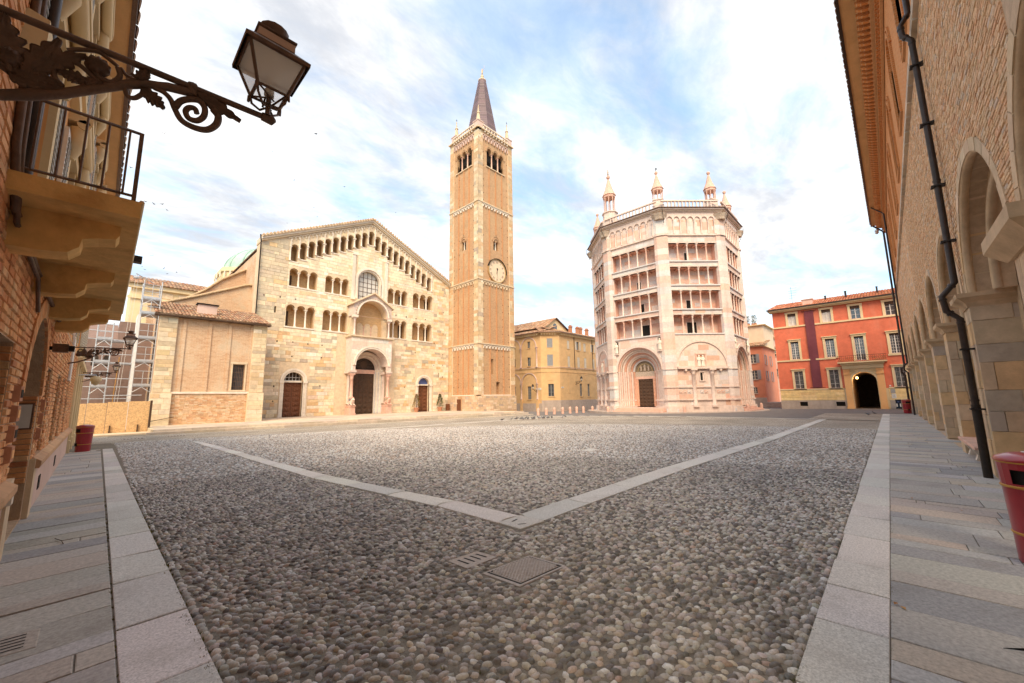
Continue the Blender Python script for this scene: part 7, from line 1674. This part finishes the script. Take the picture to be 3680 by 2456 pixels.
def bracket_lantern(label, Y, dz=0., group=None, wall=-.6, k=1.0):
    T = thing('wall_lantern', label, 'lantern', (0, Y, 3+dz), group)
    Z = lambda pts: [(x, Y, z+dz) for x, z in pts]
    m = MB(); m.tube(Z([(wall, 2.963), (-.364, 2.971), (.447, 2.999)]), .014, 8); m.tube(Z([(.43, 2.998), (.475, 3.0), (.49, 3.005)]), [.02, .026, .008], 8); m.tube(Z([(.155, 2.985), (.175, 2.988)]), .024, 8); m.build('top_bar', 'iron_brown', T)
    m = MB(); m.tube(Z([(wall, 2.56), (-.45, 2.6), (-.33, 2.654), (-.272, 2.687), (-.197, 2.739), (-.109, 2.816), (-.035, 2.879), (.025, 2.919), (.082, 2.941), (.157, 2.96)]), .017, 8); m.tube(Z([(-.33, 2.668), (-.197, 2.755), (-.035, 2.895), (.082, 2.955), (.157, 2.975)]), .008, 6); m.tube(Z([(.161, 3.003), (.162, 2.95)]), .02, 8); m.build('lower_bar', 'iron_brown', T)
    SCR = [([(.112, 2.861), (.128, 2.901), (.155, 2.927), (.188, 2.940), (.210, 2.918), (.211, 2.876), (.191, 2.843), (.162, 2.838), (.148, 2.861), (.158, 2.887), (.177, 2.895), (.186, 2.875)], .0135, .011), ([(.039, 2.912), (.071, 2.911), (.095, 2.892), (.113, 2.854), (.139, 2.815), (.184, 2.805), (.228, 2.818), (.257, 2.858), (.261, 2.903), (.241, 2.928)], .009, .016),
        ([(-.041, 2.855), (-.031, 2.83), (-.01, 2.835), (.012, 2.869)], .009, .009), ([(-.061, 2.939), (-.038, 2.915), (.004, 2.919)], .006, .006), ([(-.2, 2.92), (-.18, 2.938), (-.152, 2.955), (-.123, 2.966), (-.09, 2.951), (-.069, 2.94)], .009, .007), ([(-.203, 2.773), (-.223, 2.801), (-.222, 2.855), (-.196, 2.879), (-.167, 2.88), (-.136, 2.858), (-.103, 2.836)], .009, .008), ([(-.069, 2.934), (-.06, 2.901), (-.075, 2.866), (-.097, 2.858), (-.117, 2.864), (-.128, 2.885)], .009, .012), ([(-.43, 2.78), (-.46, 2.85), (-.42, 2.92), (-.37, 2.9), (-.38, 2.85)], .012, .012), ([(-.03, 2.935), (.02, 2.905), (.04, 2.875)], .007, .007), ([(-.16, 2.79), (-.12, 2.83), (-.08, 2.85), (-.05, 2.87)], .007, .006)]
    for pts, r0, r1 in SCR: q = crom(pts); m = MB(); m.tube(Z(q), list(np.linspace(r0, r1, len(q))), 7); m.build('scroll', 'iron_brown', T)
    LV_ = [((-.315, 2.745), (-.36, 2.84), (-.35, 2.95), .055), ((-.29, 2.755), (-.255, 2.84), (-.225, 2.945), .040), ((-.27, 2.78), (-.23, 2.87), (-.155, 2.925), .034), ((-.31, 2.745), (-.26, 2.775), (-.198, 2.77), .030), ((-.32, 2.74), (-.29, 2.72), (-.20, 2.755), .020), ((-.33, 2.76), (-.39, 2.8), (-.45, 2.87), .05), ((.175, 2.972), (.25, 2.955), (.345, 2.925), .030), ((.0, 2.88), (.04, 2.87), (.078, 2.84), .028), ((-.01, 2.915), (.0, 2.95), (.022, 2.975), .020), ((-.14, 2.815), (-.17, 2.83), (-.215, 2.82), .024), ((-.1, 2.835), (-.14, 2.825), (-.17, 2.81), .02)]
    for b0, c0, t0, w0 in LV_:
        m = MB(); acanthus(m, b0, c0, t0, w0, Y, dz); m.build('leaf', 'iron_brown', T)
    for c0, r0 in (((-.328, 2.80), .034), ((-.122, 2.905), .034), ((-.43, 2.79), .05)):
        m = MB(); n = 20; vs = [(c0[0], Y-.02, c0[1]+dz)]
        for f, yo in ((.3, -.030), (.65, -.022), (1., -.004), (1., .012)): vs += [(c0[0]+r0*f*(1+.1*(i % 2))*cos(2*pi*i/n), Y+yo-.008*(i % 2), c0[1]+dz+r0*f*(1+.1*(i % 2))*sin(2*pi*i/n)) for i in range(n)]
        m.add(vs, [(0, 1+i, 1+(i+1) % n) for i in range(n)]+[(1+k_*n+i, 1+(k_+1)*n+i, 1+(k_+1)*n+(i+1) % n, 1+k_*n+(i+1) % n) for k_ in range(3) for i in range(n)]+[tuple(range(3*n+1, 4*n+1))], None, True); m.build('rosette', 'iron_brown', T)
    # lantern
    X, y = .447, Y-.03; z0, z1 = 3.10+dz, 3.27+dz; a0, a1 = .064, .118
    m = MB()
    cor = lambda a, z: [(X-a, y-a, z), (X+a, y-a, z), (X+a, y+a, z), (X-a, y+a, z)]
    for i in range(4):
        m.tube([cor(a0, z0)[i], cor(a1, z1)[i]], .008, 4); m.tube([cor(a0, z0)[i], cor(a0, z0)[(i+1) % 4]], .008, 4); m.tube([cor(a1, z1)[i], cor(a1, z1)[(i+1) % 4]], .009, 4); m.tube([cor(a0*1.05, z0)[i], (cor(a0*1.1, z0)[i][0], cor(a0*1.1, z0)[i][1], z0-.03)], [.009, .006], 5)
    fm = m.build('lantern_frame', 'iron_brown', T)
    for i in range(4): m = MB(); A_, B_ = cor(a0*.98, z0), cor(a1*.98, z1); j = (i+1) % 4; m.add([A_[i], A_[j], B_[j], B_[i]], [(0, 1, 2, 3)]); m.build('pane', 'frosted_glass', fm)
    m = MB(); R_ = [(.137, z1-.012), (.139, z1+.008), (.078, z1+.07), (.078, z1+.115), (.086, z1+.12), (.086, z1+.128)]; vs = []
    for r, z in R_: vs += cor(r, z)
    m.add(vs, [(4*i+k_, 4*i+(k_+1) % 4, 4*i+4+(k_+1) % 4, 4*i+4+k_) for i in range(len(R_)-1) for k_ in range(4)]+[(20, 21, 22, 23)])
    hood = m.build('lantern_roof', 'iron_brown', T)
    m = MB()
    for i in range(4):
        A_, B_ = cor(.0795, z1+.072), cor(.0795, z1+.112); j = (i+1) % 4; m.add([A_[i], A_[j], B_[j], B_[i]], [(0, 1, 2, 3)])
    m.build('lantern_collar', 'plaster_pink', hood)
    m = MB(); m.lathe((X, y, z1+.128), [(.05, 0), (.045, .02), (.062, .05), (.066, .065), (.055, .075), (.02, .085)], 14, None, True); m.build('chimney_cap', 'iron_brown', hood)
    m = MB(); m.add(cor(.112, z1-.002), [(0, 1, 2, 3)]); m.build('brightening_plate', 'paper', hood)  # white plate added under the hood to lighten the lantern's dark inside
    m = MB(); m.lathe((X, y, z0), [(.022, .0), (.022, .03), (.014, .035), (.013, .1), (.004, .105)], 10, None, True); m.build('bulb', 'paper', fm)
    m = MB(); m.tube([(X, y, z0-.10), (X, y, z0+.01)], .012, 6)
    for i in range(4):
        c = cor(a0, z0)[i]; m.tube([c, (X+(c[0]-X)*.9, y+(c[1]-y)*.9, z0-.04), (X+(c[0]-X)*.45, y+(c[1]-y)*.45, z0-.075), (X, y, z0-.06), (X, y, z0-.1)], .006, 5); m.tube([(X+(c[0]-X)*.9, y+(c[1]-y)*.9, z0-.0), (X-(c[1]-y)*.3, y+(c[0]-X)*.3, z0-.03), (X+(c[0]-X)*.3, y+(c[1]-y)*.3, z0-.06)], .005, 5)
    m.build('lantern_cradle', 'iron_brown', T)
    return T
bracket_lantern('large ornate iron wall lantern nearest the viewer at upper left, acanthus bracket', 2.1, 0, 'wall lanterns')
bracket_lantern('second iron wall lantern along the brick house, beneath the balcony end', 14.4, .02, 'wall lanterns')
bracket_lantern('farthest iron wall lantern on the left, in front of the scaffolding', 25.2, -.02, 'wall lanterns')
def far_lantern(label, fr, u, z):
    t = thing('wall_lantern', label, 'lantern', tuple(fr.w((u, .3, z))), 'lanterns on the ochre palace'); m = MB(fr)
    m.tube([(u, 0, z), (u, 1.15, z+.05)], .03, 5); m.tube([(u, 0, z-.4), (u, .5, z-.25), (u, .9, z)], .04, 5); m.tube([(u, .3+.14*cos(a), z-.17+.14*sin(a)) for a in np.linspace(0, 5.5, 10)], .03, 5); m.build('bracket', 'iron', t)
    m = MB(fr); m.lathe((u, 1.15, z+.05), [(.03, 0), (.1, .12), (.18, .5), (.24, .52), (.1, .7), (.12, .78), (.03, .82)], 6); m.build('lantern_body', 'iron', t); m = MB(fr); m.lathe((u, 1.15, z+.2), [(.12, 0), (.175, .28)], 6); m.build('pane', 'glass_lantern', t)
far_lantern('iron wall lantern at the corner of the ochre palace nearer the tower', FA, -.75, 2.75); far_lantern('iron wall lantern on the long ochre wall nearer the baptistery', FC, 4.1, 4.0)
far_lantern('iron wall lantern far down the lane beside the red palace', Fr(o=(62, 9.03, 0), u=(1, 0), d=(0, 1)), 0, 3.4)
COL.objects[-1] if False else None
# ---------------------------------------------------------------- litter bins
def litter_bin(label, x, y, ang, s=1.0):
    z = gh(x, y); t = thing('litter_bin', label, 'bin', (x, y, z), 'red litter bins'); t.rotation_euler[2] = ang
    def bl(m, n, mt, p=t): return link(n, m.mesh(n, mt), p)
    m = MB(); m.lathe((0, 0, 0), [(.205*s, .0), (.212*s, .02*s), (.218*s, .25*s), (.220*s, .27*s)], 24, None, True); bl(m, 'bin_base', 'bin_red')
    m = MB(); m.lathe((0, 0, 0), [(.220*s, .27*s), (.235*s, .69*s), (.238*s, .70*s)], 24, None, True); b = bl(m, 'bin_body', 'bin_red')
    for z0 in (.27, .70, .93): m = MB(); r = (.222 if z0 < .5 else .243 if z0 < .8 else .256)*s; m.lathe((0, 0, 0), [(r, z0*s-.012*s), (r+.008*s, z0*s), (r, z0*s+.012*s)], 24, None, True); bl(m, 'ring', 'bin_gold', b)
    # collar with the mouth left open
    m = MB(); n_ = 24
    for i in range(n_):
        a0, a1 = 2*pi*i/n_, 2*pi*(i+1)/n_; c_ = (a0+a1)/2; op = abs(c_-pi) < .62
        zz_ = ((.70, .73), (.86, .93)) if op else ((.70, .93),)
        for q0, q1 in zz_:
            r0, r1 = (.238+.015*(q0-.7)/.23)*s, (.238+.015*(q1-.7)/.23)*s; m.add([(r0*cos(a0), r0*sin(a0), q0*s), (r0*cos(a1), r0*sin(a1), q0*s), (r1*cos(a1), r1*sin(a1), q1*s), (r1*cos(a0), r1*sin(a0), q1*s)], [(0, 1, 2, 3)], None, True)
    bl(m, 'collar', 'bin_red'); m = MB(); m.lathe((0, 0, 0), [(.2*s, .5*s), (.215*s, .92*s)], 20); bl(m, 'liner', 'dark')
    m = MB(); m.lathe((0, 0, 0), [(.262*s, .93*s), (.266*s, .945*s), (.25*s, .97*s), (.16*s, 1.005*s), (.07*s, 1.015*s)], 24, None, True); d = bl(m, 'lid', 'bin_red'); m = MB(); m.lathe((0, 0, 0), [(.075*s, 1.012*s), (.08*s, 1.02*s), (.02*s, 1.024*s)], 14, None, True); bl(m, 'ash_plate', 'steel', d)
    m = MB(); m.box(-.25*s, -.2*s, -.035*s, .035*s, .22*s, .33*s); bl(m, 'lock', 'dark')
    return t
litter_bin('red litter bin close up at the right edge of the pavement', 6.2, -.93, radians(-20), 1.0); litter_bin('red litter bin at the far end of the left pavement', -.2, 20.15, radians(30), .88); litter_bin('red litter bin at the far end of the arcade by the drainpipes', 43.2, -.85, radians(20), 1.05)
# ---------------------------------------------------------------- stone bench, bollards
bn_ = thing('stone_bench', 'pink stone bench on scrolled legs against the second arcade bay', 'bench', (14.4, -1.4, 0))
m = MB(); P = [(13.0, -1.18), (15.9, -1.18), (15.9, -1.62), (13.0, -1.62)][::-1]; m.slab(P, .36, .43, .03); m.build('seat', 'marble_pink', bn_)
for x in (13.25, 14.45, 15.65):
    m = MB(); m.prism([(-1.24, .36), (-1.58, .36), (-1.58, 0), (-1.30, 0), (-1.34, .12), (-1.28, .22)], x-.09, x+.09, 'u'); m.build('leg', 'stone_white', bn_)
BO = [(31.85, 26.7, 'nearest the church steps'), (33.25, 26.75, 'second in the row from the church steps'), (34.7, 26.78, 'third in the row from the church steps'), (36.25, 26.8, 'fourth in the row from the church steps'), (37.6, 26.75, 'fifth in the row from the church steps'), (38.7, 26.6, 'sixth in the row from the church steps'), (39.8, 26.4, 'seventh in the row from the church steps'), (41.3, 26.1, 'last in the row, beside the baptistery'), (38.2, 22.2, 'at the left end of the baptistery portal steps'), (39.0, 14.4, 'at the middle corner of the baptistery'), (44.6, 10.3, 'left of the right-hand baptistery portal'), (51.2, 10.5, 'right of the right-hand baptistery portal')]
bm = MB(); bm.lathe((0, 0, 0), [(.155, 0), (.15, .5), (.155, .54), (.15, .6), (.12, .7), (.06, .76), (.01, .77)], 14, None, True); bme = bm.mesh('bollard', 'marble_pink')
for x, y, lb in BO: o = link('bollard', bme, None, None, (x, y, gh(x, y)-.02)); tag(o, 'short round-topped pink stone bollard '+lb, 'bollard', 'stone bollards')
# ---------------------------------------------------------------- potted conifers
for x, lb in ((26.35, 'potted conifer with a browned crown left of the right church door'), (29.75, 'potted green conifer right of the right church door')):
    t = thing('potted_tree', lb, 'plant', (x, 41.0, PZ), 'potted conifers'); m = MB(); m.lathe((x, 41.0, PZ), [(.2, 0), (.3, .42), (.34, .44), (.34, .52), (.28, .53)], 14); m.build('pot', 'terracotta', t)
    m = MB(); m.cyl((x, 41.0, PZ+.45), (x, 41.0, PZ+1.9), .04, .015, 6); m.build('trunk', 'bark', t); m = MB(); br = x < 28
    for i in range(1100):
        q = random.random()**.8; a = random.uniform(0, 2*pi); r = (.42*(1-q)+.05)*sqrt(random.uniform(.25, 1)); z = PZ+.6+1.5*q; L = .09; px, py = x+r*cos(a), 41.0+r*sin(a); ta = a+random.uniform(-.7, .7); up = random.uniform(-.02, .08)
        c = jit((.36, .20, .06) if br and random.random() < .6 else (.07, .10, .03), .3)
        m.add([(px, py, z), (px+L*cos(ta), py+L*sin(ta), z+up), (px+L*.6*cos(ta+.6), py+L*.6*sin(ta+.6), z+up*1.5)], [(0, 1, 2)], c)
    m.build('crown', 'leaf', t, 'stuff')
rb_ = MB(); rb_.box(30.9, 31.3, 41.0, 41.35, PZ, .95); tag(rb_.build('rubbish_box', 'wood_door'), 'small brown bin between the facade and the tower', 'bin')
# ---------------------------------------------------------------- hoarding and scaffolding
HO = thing('hoarding', 'chipboard hoarding closing off the scaffolding at the left', 'hoarding', (.8, 33.5, -.2)); xs = [-.9, .15, 1.15, 2.32]; x = -.9
pal_ = [(-.95, -.42, 1.60), (-.41, .42, 1.63), (.43, 1.32, 1.68), (1.33, 2.3, 1.71)]
for a, b, h in pal_: m = MB(); m.box(a, b-.012, 33.6, 33.65, gh(1, 33), h); m.build('board', 'osb', HO)
m = MB(); m.box(2.3, 2.4, 33.5, 33.7, gh(1, 33), 1.75); m.build('end_post', 'wood_dark', HO)
for (a, y) in ((-.7, 33.3), (.6, 33.3), (1.8, 33.3)): m = MB(); m.box(a, a+.06, 33.5, 33.6, gh(1, 33), .3); m.build('prop', 'wood_dark', HO)
pk = MB(); pk.box(-.6, 2.4, 31.7, 33.55, -.5, gh(1, 32)+.06); struct(pk.build('kerb_platform', 'stone_plain'))
SF = thing('scaffolding', 'grey steel scaffolding with netting beside the chapel', 'scaffold', (1, 37, 0)); SY0, SY1 = 36.6, 38.0
def bay(x0, x1, levels, topz, y0, y1):
    for x in (x0, x1):
        for y in (y0, y1): m = MB(); m.cyl((x, y, -.2), (x, y, topz), .035, n=6); m.build('standard', 'steel', SF)
    for z in levels:
        m = MB(); m.box(x0-.05, x1+.05, y0, y1, z-.06, z); m.build('platform', 'steel', SF)
        m = MB(); m.box(x0-.03, x1+.03, y0-.03, y0, z, z+.15); m.build('toe_board', 'steel', SF)
        for q in (.5, 1.0): m = MB(); m.cyl((x0, y0, z+q), (x1, y0, z+q), .022, n=5); m.build('guard_rail', 'steel', SF)
        m = MB(); c = (x0+x1)/2; m.tube([(x0, y0-.02, z-.45), (c, y0-.02, z-.08), (x1, y0-.02, z-.45)], .022, 5); m.build('brace', 'steel', SF)
        m = MB(); m.cyl((c, y0, z), (c, y0, z+1.0), .02, n=5); m.build('baluster', 'steel', SF)
bay(1.5, 2.42, (2.75, 4.4, 6.02, 7.75, 8.8), 10.1, SY0, SY1); bay(-.42, .28, (2.66, 4.25, 5.75), 6.9, SY0, SY1); bay(-1.3, -.9, (2.66, 4.25, 5.75), 6.6, SY0+1, SY1+1)
for z in (1.9, 2.66, 3.2, 4.25, 4.8, 5.75, 6.3): m = MB(); m.cyl((-1.3, SY0, z), (1.5, SY0, z), .025, n=5); m.build('ledger', 'steel', SF)
for z in (2.1,): m = MB(); m.cyl((.2, SY0-.3, z), (2.0, SY0-.3, z+.02), .03, n=6); m.build('ledger', 'steel', SF)
for z0, z1 in ((2.66, 4.25), (4.25, 5.75)): m = MB(); m.box(.28, 1.5, SY0+.3, SY1, z1-.06, z1); m.build('platform', 'steel', SF)
for x0, x1, z0, z1 in ((1.35, 1.5, -.1, 7.6), ): m = MB(); m.box(x0, x1, SY0-.05, SY1, z0, z1); m.build('netting_sheet', 'white_paint', SF)
m = MB(); m.tube([(2.0, SY0, 9.9), (1.0, SY0-.4, 10.35)], .03, 5); m.tube([(1.05, SY0-.4, 10.1), (1.05, SY0-.4, 10.35)], .02, 5); m.lathe((1.05, SY0-.4, 9.95), [(.02, 0), (.16, .08), (.16, .14), (.02, .2)], 10); m.build('hoist', 'steel', SF)
for dx in (0, .14): m = MB(); m.cyl((1.0+dx, SY0-.4, 9.9), (.7+dx, SY0-.35, .4), .008, n=4); m.build('hoist_rope', 'paper', SF)
m = MB(); m.tube([(.72, SY0-.3, 4.6), (.65, SY0-.3, 1.5)], .02, 5); m.build('yellow_hose', 'bin_gold', SF)
for z in (10.2, 9.6): m = MB(); m.cyl((1.0, SY0, z), (2.6, SY0, z), .02, n=5); m.build('guard_rail', 'steel', SF)
for k in range(4): m = MB(); m.tube([(1.5, SY0, 8.8+.3*k), (2.42, SY1, 9.1+.3*k)], .018, 5); m.build('brace', 'steel', SF)
NB = thing('netted_building', 'brownish brick apse wrapped in protective netting behind the scaffolding', 'building', (0, 42, 0))
m = MB(); m.box(-3.5, 2.45, 41, 50, -.5, 6.3); m.box(.6, 2.45, 40.5, 50, -.5, 7.6); m.build('net_wall', 'net', NB)
m = MB(); m.prism([(41, 6.3), (45, 7.9), (50, 6.3)], -3.5, .6, 'u'); m.build('roof', 'net', NB)
m = MB(); 
for k in range(7): m.ring(-2.9+.55*k, 5.0, .16, .22, .0, .05, n=8) if False else None
for k in range(6): x = -3+.6*k; m = MB(Fr(o=(0, 41, 0))); m.holeback(archh(x, x+.35, 4.3, 4.9, 8), .01); m.build('blind_niche', 'dark_inside', NB)
# ---------------------------------------------------------------- pigeons and swallows
def pigeon_mesh(i):
    m = MB(); hd = (.10, .10) if i % 3 else (.13, .03); g = jit(random.choice([(.20, .20, .22), (.12, .12, .13), (.30, .30, .31), (.08, .075, .08)]), .1)
    m.loft([((-.19, 0, .09), (0, .02, 0), (0, 0, .006)), ((-.12, 0, .10), (0, .04, 0), (0, 0, .02)), ((-.05, 0, .115), (0, .06, 0), (0, 0, .05)), ((.03, 0, .13), (0, .062, 0), (0, 0, .06)), ((.085, 0, .15), (0, .045, 0), (0, 0, .045)), ((hd[0], 0, .14+hd[1]*.5), (0, .026, 0), (0, 0, .028)), ((hd[0]+.02, 0, .15+hd[1]), (0, .026, 0), (0, 0, .026)), ((hd[0]+.045, 0, .145+hd[1]), (0, .014, 0), (0, 0, .014)), ((hd[0]+.068, 0, .14+hd[1]), (0, .004, 0), (0, 0, .004))], 8, g)
    for s in (-.025, .025): m.cyl((.0, s, .0), (.01, s, .09), .006, n=4, col=(.4, .15, .12)); m.cyl((.0, s, .004), (.035, s, .004), .005, n=4, col=(.4, .15, .12))
    return m.mesh('pigeon', 'bird_grey')
PM = [pigeon_mesh(i) for i in range(5)]; pg = [(21.35, 21.5), (22.8, 21.9), (23.1, 21.75), (28.2, 20.6), (26.7, 19.8), (26.95, 21.1), (24.4, 21.6)]
for k in range(30): f = random.random(); pg.append((23.2+3.2*f+random.gauss(0, .25), 21.2-.3*f+random.gauss(0, .35)))
for k, (x, y) in enumerate(pg):
    o = link('pigeon', PM[k % 5], None, None, (x, y, gh(x, y)-.02), random.uniform(0, 6.3)); lb = 'grey pigeon feeding in the flock on the far side of the square'
    if k == 0: lb = 'lone pigeon at the left end of the flock'
    if k == 3: lb = 'pigeon farthest right of the flock'
    tag(o, lb, 'pigeon', 'pigeons in the square')
for x, y, lb in ((38.5, 1.3, 'dark pigeon alone before the right kerb end'), (40.6, 1.0, 'pale pigeon alone beside the right kerb end')): o = link('pigeon', PM[3 if x < 39 else 2], None, None, (x, y, gh(x, y)-.02), 1.0); tag(o, lb, 'pigeon', 'pigeons in the square')
SWL = [(0.6, 14.08, 9.17), (3.63, 11.17, 9.22), (7.82, 33.81, 21.49), (0.05, 18.27, 9.73), (0.47, 16.79, 8.07), (0.82, 20.52, 9.5), (0.96, 18.62, 8.84), (1.34, 22.41, 10.1), (4.83, 17.11, 10.77), (6.31, 15.58, 10.45), (6.01, 18.12, 10.35), (10.79, 33.3, 16.39), (12.89, 32.27, 16.98), (14.14, 31.58, 17.3), (9.79, 35.73, 16.67), (15.82, 28.36, 17.13), (1.15, 25.01, 8.62), (0.99, 29.04, 9.05), (1.9, 28.97, 9.14), (1.92, 27.1, 8.38), (2.29, 27.03, 8.53), (2.95, 32.71, 10.4), (1.27, 32.95, 9.88), (4.77, 36.45, 11.21), (36.61, 2.19, 17.57), (8.83, 38.03, 23.98), (13.31, 39.04, 19.59)]
m = MB(); m.loft([((-.09, 0, 0), (0, .012, 0), (0, 0, .004)), ((-.04, 0, 0), (0, .014, 0), (0, 0, .014)), ((.02, 0, 0), (0, .02, 0), (0, 0, .02)), ((.06, 0, 0), (0, .014, 0), (0, 0, .014)), ((.085, 0, 0), (0, .003, 0), (0, 0, .003))], 6)
for s in (-1, 1):
    m.add([(.04, s*.01, .005), (.05, s*.08, .04), (-.01, s*.16, .03), (-.07, s*.21, .01), (.0, s*.1, .03), (-.02, s*.01, .0), (.04, s*.01, .012), (.05, s*.08, .047), (-.01, s*.16, .035), (-.02, s*.01, .008)], [(0, 1, 2, 3, 4, 5), (6, 1, 7), (6, 7, 8, 9)]); m.add([(-.08, s*.004, 0), (-.08, s*.012, 0), (-.16, s*.03, 0)], [(0, 1, 2)])
m.V = [v*.45 for v in m.V]; sme = m.mesh('swallow', 'bird_dark')
SLB = {1: 'largest swallow flying below the near lantern', 0: 'swallow flying beneath the lantern bracket', 2: 'tiny swallow high above the cathedral gable', 24: 'tiny bird in the sky right of the baptistery', 25: 'tiny bird high in the sky left of the tower'}
for k, p in enumerate(SWL):
    o = link('swallow', sme, None, None, p); o.rotation_euler = (random.uniform(-.6, .6), random.uniform(-.4, .4), random.uniform(0, 6.3)); tag(o, SLB.get(k, 'small dark swallow circling in the sky over the left half of the square'), 'bird', 'swallows in the sky')
# ---------------------------------------------------------------- small litter
ft = MB(); ft.tube([(4.05, -.34, .012), (4.1, -.43, .016), (4.14, -.52, .012)], [.002, .009, .001], 5, flat=.4); tag(ft.build('feather', 'bird_grey'), 'small grey feather lying on the right pavement', 'feather')
tw = MB(); tw.tube([(-.2, 7.4, .012), (-.14, 7.2, .018), (-.12, 7.05, .012)], .004, 5); tw.tube([(-.14, 7.2, .016), (-.05, 7.22, .012)], .003, 4); tag(tw.build('twig', 'bark'), 'thin forked twig lying on the left pavement', 'twig')
lv = [(4.35, .14), (4.3, .1), (12.9, -1.0), (13.3, -.95), (12.5, -1.05), (15.8, -1.05), (3.2, 4.7)]
for k in range(30): lv.append((random.uniform(3, 14), random.uniform(-1.1, .15)))
lv = lv[:14]
for k, (x, y) in enumerate(lv):
    m = MB(); a = random.uniform(0, 6); r = .028; m.add([(x+r*cos(a), y+r*sin(a), .008), (x+.5*r*cos(a+1.5), y+.5*r*sin(a+1.5), .016), (x-r*cos(a), y-r*sin(a), .009), (x+.5*r*cos(a-1.5), y+.5*r*sin(a-1.5), .012)], [(0, 1, 2, 3)], jit((.34, .16, .05), .3)); tag(m.build('fallen_leaf', 'leaf'), 'dry brown leaf on the right pavement flags' if k != 6 else 'dry brown leaf on the cobbles', 'leaf', 'fallen leaves')
